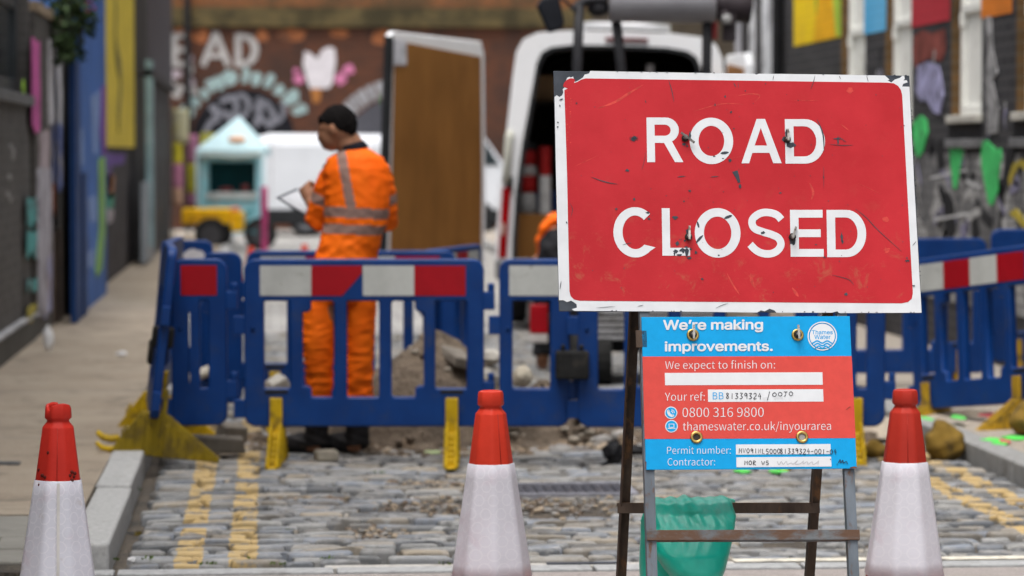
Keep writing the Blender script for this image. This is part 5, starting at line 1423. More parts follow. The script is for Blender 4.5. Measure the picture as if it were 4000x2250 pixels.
    for a in ((-.30, .30, -.24, -.20), (-.30, .30, .20, .24), (-.30, -.26, -.20, .20), (.26, .30, -.20, .20)): mb.box(a[0], a[1], a[2], a[3], -.03, .004)
    mb.build('frame', P('iron_rim', (.24, .24, .27), .45, .2, 20), t)
    mb = MB(); mb.box(-.257, .257, -.197, .197, -.03, -.012)
    for i in range(11):
        for j in range(8): mb.box(-.235 + i * .045, -.235 + i * .045 + .028, -.18 + j * .047, -.18 + j * .047 + .026, -.012, .0)
    mb.build('grate', MI, t)
    pm = MB(); pm.poly([(a, b, -.0265) for a, b in blob(-.44, 12.55, .14, .10, 16, .15)]); pm.poly([(a, b, -.0265) for a, b in blob(-.08, 12.5, .07, .05, 12, .15)])
    mw, tt, pw, Lw = newmat('puddle_water'); pw.inputs['Base Color'].default_value = (.012, .012, .012, 1); pw.inputs['Roughness'].default_value = .06
    tag(pm.build('puddle', mw), kind='structure')
    # black plastic scrap on the cobbles
    q = ground(2400, 1815)
    mb = MB(); mb.ell((0, 0, .06), (.055, .04, .06), 10, 7); mb.tube([(.0, 0, .05), (.08, .0, .075), (.16, -.02, .07)], [.03, .022, .012], 7); mb.tube([(-.02, 0, .02), (-.06, -.05, .004)], [.012, .008], 6)
    r2 = random.Random(2); mb.v = [tuple(a * (1 + r2.uniform(-.2, .2)) for a in v) for v in mb.v]
    o = mb.build('plastic_scrap', P('black_plastic', (.012, .012, .014), .3, .3, 20), None, M=Matrix.Translation(q)); o.data.polygons.foreach_set('use_smooth', [False] * len(o.data.polygons))
    tag(o, 'crumpled black plastic scrap on the cobbles left of the sign legs', 'plastic scrap')
    # mustard sandbags by the right-hand barrier
    def bag(label, c, r_, rz, seed):
        r2 = random.Random(seed); mb = MB()
        mb.ell((0, 0, r_[2] * .55), (r_[0], r_[1], r_[2] * .62), 20, 12); mb.ell((r_[0] * .35, 0, r_[2] * .5), (r_[0] * .62, r_[1] * .95, r_[2] * .52), 18, 10); mb.ell((-r_[0] * .15, 0, r_[2] * .9), (r_[0] * .55, r_[1] * .7, r_[2] * .45), 16, 10)
        ph = [r2.uniform(0, 6) for _ in range(4)]
        disp = lambda q, n: Vector((q.x, q.y, max(0, q.z))) + n * (.003 * math.sin(q.x * 60 + q.z * 50 + ph[0]) + .0025 * math.sin(q.z * 95 - q.x * 40 + ph[1]))
        o = remesh('sandbag', mb, P('mustard_sack', (.235, .145, .03), .9, .25, 8, 160, .004, (.10, .07, .03), 9, .45, .65), None, .012, 3, Matrix.Translation(c) @ Matrix.Rotation(rz, 4, 'Z'), disp)
        tag(o, label, 'sandbag', 'mustard sandbags')
    q = ground(3690, 1800); bag('plump mustard sandbag on the road right of the dull red cone', q, (.105, .10, .155), CAMZ, 1)
    q = ground(3425, 1790); bag('small mustard sandbag behind the dull red cone', q, (.07, .08, .07), CAMZ, 2)
    q = ground(4030, 1700, .095); bag('mustard sandbag on the right pavement at the picture edge', q, (.12, .12, .13), CAMZ, 3)
    # sand spill and spray marks on the right
    heapc = ground(3790, 1690)
    mb = MB(); rr = []
    for j in range(8):
        u = j / 7; rr.append([(heapc.x + .75 * (1 - u) * math.cos(a) * (1 + .15 * math.sin(3 * a)), heapc.y + .55 * (1 - u) * math.sin(a) * (1 + .1 * math.sin(2 * a + 1)), .0 + .125 * u ** .6 + rnd.uniform(-.006, .006)) for a in [2 * math.pi * i / 36 for i in range(36)]])
    mb.rings(rr, False, True)
    tag(mb.build('sand', gravel_material('spilt_sand', (.42, .35, .27), (.52, .45, .36), (.30, .24, .18), 120)), kind='stuff')
    def spray(nm, col, spots):
        mb = MB()
        for px, py, w_, h_, z in spots:
            c = ground(px, py, z); s = FPX / (c - CO).length
            mb.cur = 0; mb.prism(blob(c.x, c.y, w_ / s, max(.05, h_ / s * 9), 16, .3), lambda a, b, q, z=z: (a, b, q), z - .002, z + .006)
        tag(mb.build('paint_marks', P(nm, col, .8, .15, 12)), kind='structure')
    spray('spray_green', (.10, .62, .10), [(3880, 1722, 40, 8, .098), (3960, 1712, 40, 8, .098), (3905, 1735, 30, 6, .098)])
    spray('spray_green2', (.12, .60, .12), [(3618, 1638, 20, 9, .09), (3745, 1632, 25, 8, .13), (2900, 1842, 30, 6, .004), (3040, 1842, 40, 6, .004)])
    spray('spray_pale', (.40, .50, .27), [(1690, 1768, 34, 2, .0)])
    spray('spray_pink', (.66, .13, .15), [(3870, 1622, 40, 9, .13), (3925, 1725, 18, 6, .102)])
    # weeds in the joints and litter on the pavement
    mb = MB(); r3 = random.Random(8)
    spots = [(528, 1915), (378, 1890), (430, 2190), (300, 2245), (590, 2185), (970, 2190), (1080, 2205), (1270, 2190), (810, 2205), (318, 1255), (455, 1770), (1120, 2080), (1480, 1848), (455, 1120), (3590, 2240), (1740, 2205), (2690, 2235)]
    for px, py in spots:
        z = .1 if px < 400 and py > 1800 or px in (318, 455) else 0
        c = ground(px, py, z * .6)
        for k in range(9):
            d = Vector((r3.uniform(-1, 1), r3.uniform(-1, 1), r3.uniform(.5, 1.6))).normalized(); l = r3.uniform(.008, .022)
            u = d.cross(Vector((r3.uniform(-1, 1), 1, .2))).normalized() * .004
            p = c + Vector((r3.uniform(-.035, .035), r3.uniform(-.03, .03), 0))
            mb.poly([p, p + d * l * .5 + u, p + d * l, p + d * l * .5 - u])
    tag(mb.build('weeds', P('weed_green', (.09, .14, .03), .7, .4, 20)), kind='stuff')
    def litter(label, px, py, z, r_, seed):
        c = ground(px, py, z); r2 = random.Random(seed); mb = MB(); mb.ell((0, 0, r_[2] * .8), r_, 9, 6)
        mb.v = [tuple(a * (1 + r2.uniform(-.3, .3)) for a in v) for v in mb.v]
        o = mb.build('litter', P('paper_white', (.66, .66, .67), .7, .08), None, M=Matrix.Translation(c)); o.data.polygons.foreach_set('use_smooth', [False] * len(o.data.polygons)); tag(o, label, 'litter')
    litter('tall crumpled white paper at the foot of the pasted wall', 190, 1365, .095, (.04, .05, .09), 1)
    litter('flat scrap of white paper further out on the left pavement', 475, 1388, .095, (.04, .06, .015), 2)
    litter('small white scrap on the cobbles near the bottom left', 514, 2197, -.01, (.014, .012, .010), 3)
    q = ground(20, 1812, .093); mb = MB(); mb.box(-.07, .07, -.06, .06, 0, .006); mb.box(-.05, .05, -.045, .045, .006, .009)
    tag(mb.build('stopcock_cover', P('cover_iron', (.10, .10, .10), .6, .3, 30), None, .003, M=Matrix.Translation(q)), 'small iron stopcock cover in the left pavement beside the torn cone', 'cover')
dig()

# ------------------------------------------------------------------ worker standing behind the middle barrier
WORKER_D = 15.5
def skin_mat(): return P('skin', (.30, .145, .085), .5, .12, 20, 60, .0008)
def hivis(name):
    m, t, p, L = newmat(name)
    v = nn(t, 'TexCoord').outputs['Object']
    a = nn(t, 'Attribute', attribute_name='tape').outputs['Fac']
    c = mixc(t, ramp(t, noise(t, 5, 5, .6, v), .3, .7), (.95, .130, .002), (1.0, .175, .004))
    p.inputs['Specular IOR Level'].default_value = .2
    c = mixc(t, ramp(t, a, .4, .6), c, (.29, .18, .15))
    L(c, p.inputs['Base Color']); p.inputs['Roughness'].default_value = .7
    bump(t, p, noise(t, 160, 3, .6, v), .2, .001)
    return m
from mathutils import noise as mnoise
def fold(q, sx, sz, shear):                         # cloth creases: ridged noise, longer along one direction
    a = mnoise.noise(Vector((q.x * sx + q.z * shear * sx, q.y * sx, q.z * sz - q.x * shear * sz * .6)))
    b = mnoise.noise(Vector((q.x * sx * 2 + 7, q.y * sx * 2, q.z * sz * 1.7 + q.x * shear * sz)))
    return (.55 - abs(a) * 1.9) * .7 + b * .45
def worker():
    s = FPX / WORKER_D
    org = at(1360, 1125, WORKER_D)
    # working frame: x right in the picture, y away from the camera, z up; feet on the ground
    def m_(px, py, y=0.0): return Vector(((px - 1360) / s, y, CAMH - (py - 600) / s + .0))
    T = Matrix.Translation((org.x, org.y, 0)) @ Matrix.Rotation(CAMZ, 4, 'Z')
    t = thing('person', 'worker in orange high visibility shirt and trousers writing on a clipboard behind barriers', 'person', M=T)
    SK = skin_mat()
    # --- body: one continuous skin from boots to hands
    b = MB()
    def cap(pts, n=14): b.tube([p for p, _ in pts], [r_ for _, r_ in pts], n)
    hc = m_(1316, 500, 0)
    tiltm = Matrix.Rotation(R(-24), 3, 'Y')
    b.ell(hc + Vector((.005, 0, .004)), (.092, .074, .104), 22, 14, tiltm)            # skull
    b.ell(m_(1292, 535, 0), (.062, .056, .075), 18, 12, tiltm)                        # face
    b.ell(m_(1283, 567, 0), (.034, .036, .026), 12, 8)                                # chin
    b.tube([m_(1262, 505), m_(1252, 528), m_(1250, 541), m_(1264, 545)], [.012, .015, .016, .010], 10)   # nose
    b.ell(m_(1263, 500), (.022, .05, .014), 12, 8)                                    # brow
    b.tube([m_(1264, 556, -.02), m_(1261, 556, 0), m_(1264, 556, .02)], [.010, .012, .010], 8)     # lips
    for sy in (-1, 1):
        b.ell(m_(1307, 508, sy * .075), (.020, .012, .030), 12, 8, Matrix.Rotation(R(-14), 3, 'Y'))  # ears
    cap([(m_(1338, 540), .056), (m_(1362, 572), .058), (m_(1384, 610), .066)])
    cap([(m_(1360, 530), .044), (m_(1386, 562), .046), (m_(1400, 602), .060)])
    b.loft([(m_(1385, 600).x, 0, m_(0, 600).z, .09, .075), (m_(1390, 640).x, 0, m_(0, 640).z, .155, .10), (m_(1395, 760).x, 0, m_(0, 760).z, .145, .105), (m_(1375, 900).x, 0, m_(0, 900).z, .125, .10), (m_(1350, 1000).x, 0, m_(0, 1000).z, .14, .11), (m_(1350, 1080).x, 0, m_(0, 1080).z, .15, .115)])
    LS, LE, LW = m_(1306, 650, .03), m_(1246, 862, .10), m_(1200, 790, .26)
    RS, RE, RW = m_(1480, 655, .0), m_(1503, 858, .08), m_(1330, 836, .34)
    cap([(LS, .058), (LE, .045), (LW, .030)]); cap([(RS, .058), (RE, .045), (RW, .030)])
    # hands: palm, five bent fingers, thumb off the side
    def hand(W, pd, fd, side, held):
        pd = pd.normalized(); fd = fd.normalized(); up = pd.cross(fd).normalized()
        pal = W + pd * .045
        b.tube([W, W + pd * .03, W + pd * .085], [.028, .034, .036], 12)
        for i in range(4):
            off = up * ((i - 1.5) * .019)
            L = (.030, .034, .033, .026)[i]
            p0 = W + pd * .085 + off; p1 = p0 + (pd * .5 + fd * .5).normalized() * L; p2 = p1 + (fd - pd * .35).normalized() * L * .8; p3 = p2 + (-pd * .9 + fd * .2).normalized() * L * .6
            b.tube([p0, p1, p2, p3], [.0105, .0095, .0085, .0075], 8)
        th0 = W + pd * .03 + up * side * .034; th1 = th0 + (pd * .6 + up * side * .5 + fd * .5).normalized() * .036; th2 = th1 + (pd * .5 + fd * .8 - up * side * .3).normalized() * .03
        b.tube([th0 - up * side * .012, th0, th1, th2], [.014, .0135, .011, .009], 8)
    hand(LW, m_(1178, 740, .30) - LW, Vector((.45, .8, .1)), -1, None)
    hand(RW, m_(1240, 826, .42) - RW, Vector((-.1, .9, .3)), 1, None)
    # legs
    LH, LK, LA = m_(1300, 1040, 0), m_(1246, 1345, -.02), m_(1232, 1700, .02)
    RH, RK, RA = m_(1405, 1040, .0), m_(1406, 1350, .0), m_(1390, 1700, .05)
    cap([(LH, .10), (LK, .062), (LA, .045)]); cap([(RH, .10), (RK, .062), (RA, .045)])
    b.loft([(m_(1350, 1000).x, 0, m_(0, 1000).z, .15, .115), (m_(1350, 1080).x, 0, m_(0, 1080).z, .165, .12), (m_(1350, 1140).x, 0, m_(0, 1140).z, .15, .10)])
    for A in (LA, RA): b.tube([A, Vector((A.x, A.y, .05)), Vector((A.x - .12, A.y + .03, .035))], [.045, .045, .035], 12)
    remesh('body', b, SK, t, .0055, 3)
    # --- hair
    h = MB()
    h.ell(hc + Vector((.010, 0, .022)), (.097, .080, .098), 24, 16, tiltm)
    h.ell(m_(1369, 498, 0), (.036, .060, .066), 16, 10)
    h.ell(m_(1266, 468, 0), (.030, .056, .028), 14, 10)
    h.tube([m_(1316, 488, -.073), m_(1313, 506, -.075)], [.014, .008], 8); h.tube([m_(1316, 488, .073), m_(1313, 506, .075)], [.014, .008], 8)
    rnd = random.Random(3)
    zc = lambda q: q
    def hd(q, n):
        # trim to the hairline: push anything below the line inside the skull
        x = q.x
        px = x * s + 1360
        kn = ((1225, 492), (1262, 474), (1290, 474), (1306, 492), (1335, 512), (1365, 546), (1420, 560))
        yy = kn[0][1]
        for (x0, y0), (x1, y1) in zip(kn, kn[1:]):
            if px >= x0: yy = y0 + (y1 - y0) * min(1, (px - x0) / (x1 - x0))
        line = m_(0, yy).z
        if q.z < line: q = q + (hc - q) * min(.5, (line - q.z) * 3.2)
        return q + n * (.0012 * math.sin(q.x * 160 + q.z * 210) + .001 * math.sin(q.y * 190 - q.z * 120))
    remesh('hair', h, P('hair_black', (.010, .009, .009), .9, .4, 60, 220, .004, spec=.03), t, .006, 3, None, hd)
    # --- trousers
    tr = MB()
    tr.loft([(m_(1350, 985).x, .0, m_(0, 985).z, .150, .118), (m_(1350, 1060).x, .0, m_(0, 1060).z, .172, .135), (m_(1350, 1140).x, 0, m_(0, 1140).z, .168, .125), (m_(1348, 1180).x, 0, m_(0, 1180).z, .150, .11)])
    f = lambda px, py, rx, ry, y=0: (m_(px, py).x, y, m_(0, py).z, rx, ry)
    tr.loft([f(1300, 1080, .095, .105), f(1252, 1200, .090, .098), f(1242, 1330, .086, .092, -.01), f(1246, 1440, .074, .085, 0), f(1246, 1530, .062, .078, .01), f(1240, 1610, .060, .075, .02), f(1236, 1650, .058, .072, .02)])
    tr.loft([f(1402, 1080, .090, .105), f(1408, 1200, .080, .095), f(1406, 1330, .072, .088, .01), f(1402, 1450, .070, .085, .02), f(1398, 1550, .074, .085, .04), f(1394, 1620, .064, .08, .05), f(1392, 1650, .060, .076, .05)])
    def td(q, n):
        low = max(0, min(1, (.75 - q.z) / .45))
        w_ = fold(q, 9, 26, .25)
        k = max(0, 1 - abs(q.z - .80) / .25)
        return q + n * (.0105 * low * w_ + .006 * k * fold(q, 16, 9, .5) + .003 * w_)
    remesh('trousers', tr, hivis('hivis_trousers'), t, .008, 3, None, td)
    # --- shirt
    sh = MB()
    sh.loft([f(1392, 578, .060, .066), f(1392, 596, .100, .088), f(1391, 618, .142, .108), f(1393, 660, .168, .125), f(1398, 720, .172, .132), f(1398, 800, .168, .135), f(1388, 880, .160, .132), f(1368, 940, .152, .128), f(1352, 1000, .160, .135), f(1348, 1060, .165, .14), f(1348, 1090, .163, .138)])
    def sl(pts): sh.tube([p for p, _ in pts], [r_ for _, r_ in pts], 16)
    LC = LE + (LW - LE) * .30; RC = RE + (RW - RE) * .45
    sl([(LS + Vector((.03, 0, .0)), .072), (LS + (LE - LS) * .35, .076), (LS + (LE - LS) * .75, .076), (LE + Vector((-.005, 0, -.004)), .074), (LE + (LC - LE) * .6, .072), (LC, .062)])
    sl([(RS + Vector((-.02, 0, .0)), .070), (RS + (RE - RS) * .4, .072), (RS + (RE - RS) * .8, .070), (RE + Vector((.004, 0, 0)), .070), (RE + (RC - RE) * .6, .066), (RC, .056)])
    def sd_(q, n):
        arm = q.x < m_(1296, 0).x or q.x > m_(1495, 0).x
        w_ = fold(q, 8, 17, .8)
        low = max(0, min(1, (1.18 - q.z) / .25))
        k = max(0, 1 - abs(q.z - (1.07)) / .05)
        return q + n * ((.008 if arm else .004 + .006 * low) * w_ + .004 * k)
    o = remesh('shirt', sh, hivis('hivis_shirt'), t, .0065, 3, None, sd_)
    def seg(q, a, c):
        d = c - a; u = max(0, min(1, (q - a).dot(d) / d.dot(d))); return u, (a + d * u - q).length
    tape = []
    for v in o.data.vertices:
        q = v.co; px = q.x * s + 1360; py = 600 + (CAMH - q.z) * s
        ul, dl = seg(q, LS, LE); ur, dr = seg(q, RS, RE); uf, df = seg(q, LE, LC); ug, dg_ = seg(q, RE, RC)
        tx, _ = seg(q, m_(1395, 620), m_(1360, 1050)); dt = (m_(1395 - 35 * tx, 620 + 430 * tx) - q).length
        val = 0
        k = min((dl, 0), (dr, 1), (df, 2), (dg_, 3))
        isarm = k[0] < .088 and not (dt < .155 and abs(q.x - m_(1393, 0).x) < .155 and py < 980 and px > 1325 and px < 1478)
        if isarm and py > 640:
            if k[1] in (0, 1): u = ul if k[1] == 0 else ur; val = 1 if .50 < u < .68 else 0
            else: u = uf if k[1] == 2 else ug; val = 1 if .05 < u < .42 else 0
        else:
            tl = (px - 1310) * .05
            if 806 < py - tl < 846 or 872 < py - tl * .9 < 910: val = 1
            if py < 830:
                c = 1338 + (py - 600) * .19
                if abs(px - c) < 19 and q.y < .09: val = 1
                c = 1466 + (py - 620) * .10
                if abs(px - c) < 17 and q.y > -.02: val = 1
        tape.append(val)
    a = o.data.attributes.new('tape', 'FLOAT', 'POINT'); a.data.foreach_set('value', tape)
    # collar, cuffs, boots
    cm = MB(); rr = []
    for z, k in ((.0, 1.05), (.018, 1.0), (.034, .93)):
        rr.append([(m_(1388 - z * 420, 0).x + .068 * k * math.cos(a_), .0 + .074 * k * math.sin(a_), m_(0, 588).z + z + .018 * math.cos(a_)) for a_ in [2 * math.pi * i / 28 for i in range(28)]])
    cm.rings(rr, True, True); cm.build('collar', P('navy_trim', (.010, .010, .016), .8), t, .004)
    cf = MB()
    d = (LC - LE).normalized(); cf.tube([LC - d * .012, LC + d * .012], [.064, .060], 16); d2 = (RC - RE).normalized(); cf.tube([RC - d2 * .012, RC + d2 * .012], [.058, .054], 16)
    cf.build('cuff', P('navy_trim', (.010, .010, .016)), t, .004)
    for A, yaw in ((LA, .2), (RA, .1)):
        bo = MB()
        for q in ((A.x, A.y),):
            bo.tube([(A.x, A.y, .30), (A.x, A.y, .20), (A.x + .004, A.y, .10), (A.x + .004, A.y, .045)], [.066, .062, .060, .064], 16)
            bo.ell((A.x - .055, A.y + .02, .055), (.125, .055, .055), 18, 10); bo.ell((A.x - .12, A.y + .035, .045), (.065, .050, .045), 16, 10)
        bd = lambda q, n: Vector((q.x, q.y, max(q.z, .002))) + n * (.002 * math.sin(q.z * 150 + q.x * 60))
        remesh('boot', bo, P('boot_black', (.016, .015, .016), .6, .4, 20, 80, .002, (.06, .05, .04), 12, .58, .7), t, .007, 2, None, bd)
    # --- clipboard he holds
    c0, c1 = m_(1055, 775, .40), m_(1195, 858, .34)
    ax = (c1 - c0); ln = ax.length; ax.normalize(); ay = Vector((.40, .88, .20)); ay = (ay - ax * ay.dot(ax)).normalized(); az = ax.cross(ay)
    Mc = T @ Matrix(((ax.x, ay.x, az.x, c0.x), (ax.y, ay.y, az.y, c0.y), (ax.z, ay.z, az.z, c0.z), (0, 0, 0, 1)))
    tc = thing('clipboard', 'white papers on a dark clipboard held in front of the worker', 'clipboard', M=Mc)
    mb = MB(); mb.box(0, ln + .05, 0, .23, -.004, 0); mb.build('board', P('board_dark', (.03, .035, .045), .4), tc, .004)
    mb = MB(); mb.box(.02, ln + .035, .008, .215, .0005, .006); mb.build('papers', P('paper_grey', (.50, .51, .54), .7), tc)
    mb = MB(); mb.box(ln + .01, ln + .045, .07, .16, .006, .018); mb.build('clip', P('clip_steel', (.4, .4, .42), .3, .1, 5, metal=.8), tc, .003)
worker()

def bending_worker():
    d = 21.6; s = FPX / d
    org = at(2195, 1000, d)
    m_ = lambda px, py, y=0: Vector(((px - 2225) / s, y, CAMH - (py - 600) / s))
    T = Matrix.Translation((org.x, org.y, 0)) @ Matrix.Rotation(CAMZ, 4, 'Z')
    t = thing('person', 'worker bent double in orange shirt and black trousers, mostly hidden behind the road sign', 'person', M=T)
    b = MB()
    hip = m_(2222, 1005, 0); ch = Vector((hip.x + .02, .40, .945)); hd = Vector((hip.x + .02, .64, .80))
    b.tube([hip, hip + (ch - hip) * .5 + Vector((0, 0, .03)), ch], [.145, .14, .16], 18); b.tube([ch, hd], [.06, .055], 12); b.ell(hd + Vector((0, .06, -.03)), (.075, .10, .10), 16, 10); b.ell(hd + Vector((0, .155, -.04)), (.015, .02, .015), 8, 6)
    for sx in (-1, 1):
        b.tube([Vector((hip.x + sx * .10, 0, hip.z)), Vector((hip.x + sx * .12, .05, .48)), Vector((hip.x + sx * .13, -.02, .06))], [.10, .065, .045], 14)
        b.tube([Vector((hip.x + sx * .13, -.02, .05)), Vector((hip.x + sx * .14, .13, .035))], [.045, .035], 12)
        S = ch + Vector((sx * .12, .06, -.04)); E = S + Vector((sx * .0, .10, -.26)); W = E + Vector((-sx * .04, .14, -.2))
        b.tube([ch + Vector((sx * .1, 0, 0)), S, E, W], [.06, .058, .044, .030], 12); b.tube([W, W + Vector((0, .03, -.08))], [.03, .034], 10)
        for i in range(4):
            p = W + Vector((sx * (i - 1.5) * .018, .035, -.085)); b.tube([p, p + Vector((0, .012, -.035)), p + Vector((0, -.006, -.06))], [.010, .009, .008], 8)
        p = W + Vector((-sx * .03, .03, -.04)); b.tube([p, p + Vector((-sx * .015, .02, -.04))], [.012, .009], 8)
    remesh('body', b, skin_mat(), t, .009, 3)
    sh = MB(); sh.tube([hip + (ch - hip) * .42 + Vector((0, 0, .05)), hip + (ch - hip) * .5 + Vector((0, 0, .05)), hip + (ch - hip) * .6 + Vector((0, 0, .045)), ch + Vector((0, .03, 0))], [.165, .172, .175, .17], 22)
    for sx in (-1, 1):
        S = ch + Vector((sx * .12, .06, -.04)); E = S + Vector((sx * .0, .10, -.26)); sh.tube([ch + Vector((sx * .08, 0, 0)), S, S + (E - S) * .8], [.08, .078, .07], 14)
    o = remesh('shirt', sh, hivis('hivis_back'), t, .01, 4, None, lambda q, n: q + n * .004 * math.sin(q.z * 50 + q.x * 30))
    a = o.data.attributes.new('tape', 'FLOAT', 'POINT'); a.data.foreach_set('value', [0.0] * len(o.data.vertices))
    tr = MB(); tr.tube([hip + (ch - hip) * .35 + Vector((0, 0, .02)), hip + Vector((0, -.03, -.02)), hip + Vector((0, -.035, -.12)), hip + Vector((0, -.01, -.2))], [.165, .172, .172, .15], 18)
    for sx in (-1, 1): tr.tube([Vector((hip.x + sx * .09, -.02, hip.z - .05)), Vector((hip.x + sx * .12, .04, .48)), Vector((hip.x + sx * .13, -.02, .10))], [.115, .082, .07], 16)
    remesh('trousers', tr, P('trousers_black', (.013, .013, .015), .8, .3, 9), t, .01, 3, None, lambda q, n: q + n * .005 * math.sin(q.z * 45 + q.x * 50))
    hh = MB(); hh.ell(hd + Vector((0, .045, .0)), (.082, .095, .095), 16, 10); remesh('hair', hh, P('hair_black', (.012, .011, .011)), t, .01, 2)
bending_worker()
# ------------------------------------------------------------------ white works van with its rear doors open
def wheel(par, x, y, r_, wd, axis='x', name='wheel', rim=('rim_grey', (.28, .28, .30))):
    M = Matrix.Translation((x, y, r_)) @ (Matrix.Rotation(R(90), 4, 'Y') if axis == 'x' else Matrix.Rotation(R(90), 4, 'X'))
    mb = MB(); mb.lathe([(r_ * .62, -wd * .5), (r_ * .93, -wd * .5), (r_, -wd * .34), (r_, wd * .34), (r_ * .93, wd * .5), (r_ * .62, wd * .5)], 28, cap0=False, cap1=False)
    w_ = mb.build(name, P('tyre', (.022, .022, .023), .85, .2, 20), par, M=M)
    mb = MB(); mb.lathe([(r_ * .64, -wd * .4), (r_ * .5, -wd * .3), (r_ * .2, -wd * .42), (.02, -wd * .42)], 24, cap0=False); mb.lathe([(r_ * .64, wd * .4), (r_ * .5, wd * .3), (r_ * .2, wd * .42), (.02, wd * .42)], 24, cap0=False)
    mb.build('rim', P(*rim, .4, .1, 10, metal=.5), w_)
    return w_
M_VW = P('van_white', (.86, .87, .89), .2, .04, 2, 0, 0, (.45, .44, .42), 4, .64, .8)
M_VB = P('van_black', (.02, .021, .023), .55, .2, 5)
M_PLY = P('plywood', (.265, .118, .032), .6, .16, 3, 0, 0, (.185, .080, .022), 2.5, .50, .75, stretch=(1.2, 1.2, .35))
def works_van():
    o = base(2385, 26.2)
    T = Matrix.Translation((o.x, o.y, .0)) @ Matrix.Rotation(CAMZ + R(-2), 4, 'Z') @ Matrix.Rotation(R(1.7), 4, 'Y')
    t = thing('van', 'white works van with its rear doors open behind the road sign', 'van', M=T)
    # outline of the body in x,z (tumblehome sides, rounded roof)
    half = [(0, 2.56), (.45, 2.555), (.70, 2.53), (.82, 2.47), (.875, 2.36), (.90, 2.15), (.945, 1.6), (.985, 1.15), (1.0, .8), (1.0, .45)]
    hin = [(0, 2.44), (.40, 2.435), (.58, 2.41), (.66, 2.36), (.70, 2.27), (.72, 2.12), (.80, 1.6), (.845, 1.15), (.86, .8), (.86, .55)]
    outl = half + [(-x, z) for x, z in half[::-1][:-1]]
    inn = hin + [(-x, z) for x, z in hin[::-1][:-1]]
    mb = MB(); n = len(outl)
    def ring(pts, y, k=1, dz=0): return [(x * k, y, z + dz) for x, z in pts]
    outl = [(-x, z) for x, z in half[1:][::-1]] + half      # open polyline left sill -> roof -> right sill
    inn = [(-x, z) for x, z in hin[1:][::-1]] + hin
    A = [ring(outl, .0), ring(outl, .10), ring(outl, 3.9), ring(outl, 4.3, .97, -.05)]
    for j in range(3):
        i0 = mb.add(A[j]); i1 = mb.add(A[j + 1])
        for i in range(len(outl) - 1): mb.face((i0 + i, i0 + i + 1, i1 + i + 1, i1 + i), True)
    i0 = mb.add(ring(outl, .0)); i1 = mb.add(ring(inn, .0)); i2 = mb.add(ring(inn, .10))
    for i in range(len(outl) - 1):
        mb.face((i0 + i, i0 + i + 1, i1 + i + 1, i1 + i)); mb.face((i1 + i, i1 + i + 1, i2 + i + 1, i2 + i))
    mb.build('body', M_VW, t)
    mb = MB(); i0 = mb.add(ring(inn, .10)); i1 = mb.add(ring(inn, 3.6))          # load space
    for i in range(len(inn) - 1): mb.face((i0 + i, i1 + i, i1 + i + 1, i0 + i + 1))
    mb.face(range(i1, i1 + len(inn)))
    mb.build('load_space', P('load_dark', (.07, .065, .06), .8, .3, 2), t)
    mb = MB(); mb.box(-.855, .855, .11, 3.6, .50, .56); mb.build('floor', P('load_floor', (.10, .07, .045), .8, .3, 5), t)
    # rubber seal round the opening, cab, bumper, lamps
    sl = [ring(inn, -.012), [(x * .955, -.012, z - .03) for x, z in inn]]
    mb = MB(); i0 = mb.add(sl[0]); i1 = mb.add(sl[1]); i2 = mb.add([(x, .03, z) for x, _, z in sl[1]])
    for i in range(len(inn) - 1): mb.face((i0 + i, i1 + i, i1 + i + 1, i0 + i + 1)); mb.face((i1 + i, i2 + i, i2 + i + 1, i1 + i + 1))
    mb.build('door_seal', M_VB, t)
    mb = MB(); mb.hexa([(-.97, 4.3, .45), (.97, 4.3, .45), (.9, 5.6, .45), (-.9, 5.6, .45), (-.97, 4.3, 1.25), (.97, 4.3, 1.25), (.9, 5.6, 1.05), (-.9, 5.6, 1.05)]); mb.hexa([(-.95, 4.3, 1.25), (.95, 4.3, 1.25), (.88, 5.2, 1.2), (-.88, 5.2, 1.2), (-.8, 4.3, 2.5), (.8, 4.3, 2.5), (.75, 4.55, 2.3), (-.75, 4.55, 2.3)])
    mb.build('cab', M_VW, t, .03)
    mb = MB(); mb.hexa([(-.8, 5.1, 1.28), (.8, 5.1, 1.28), (.8, 5.13, 1.28), (-.8, 5.13, 1.28), (-.68, 4.62, 2.2), (.68, 4.62, 2.2), (.68, 4.66, 2.2), (-.68, 4.66, 2.2)]); mb.build('windscreen', P('dark_glass', (.03, .04, .045)), t)
    mb = MB(); mb.box(-1.0, 1.0, -.10, .06, .42, .60); mb.build('bumper', P('bumper_grey', (.20, .20, .21), .6, .2, 6), t, .03)
    for sx in (-1, 1):
        mb = MB(); mb.prism([(sx * .975, .60), (sx * .905, .60), (sx * .885, 1.20), (sx * .958, 1.20)], lambda a, b, s: (a, s, b), -.035, -.002)
        tl = mb.build('tail_light', P('lamp_red', (.30, .004, .006), .15), t, .008)
        mb = MB(); mb.prism([(sx * .963, .80), (sx * .93, .80), (sx * .925, .9), (sx * .961, .9)], lambda a, b, s: (a, s, b), -.042, -.036); mb.build('lens', P('lamp_white', (.5, .35, .3), .2), tl)
        mb = MB(); mb.tube([(sx * .93, -.02, 1.26), (sx * .925, -.05, 1.3), (sx * .915, -.05, 1.62), (sx * .905, -.02, 1.68)], .035, 10); mb.build('hinge_cover', P('hinge_cream', (.48, .48, .42), .5, .1, 5), t)
        mb = MB(); mb.box(sx * .90 - .03, sx * .90 + .03, -.03, .0, 1.16, 1.30); mb.build('hinge', M_VB, t)
        wheel(t, sx * .86, .95, .34, .22); wheel(t, sx * .86, 4.6, .34, .22)
    mb = MB(); mb.box(-.12, .24, -.02, .0, 2.475, 2.505); mb.build('brake_light', P('lamp_dark_red', (.12, .01, .015), .3), t)
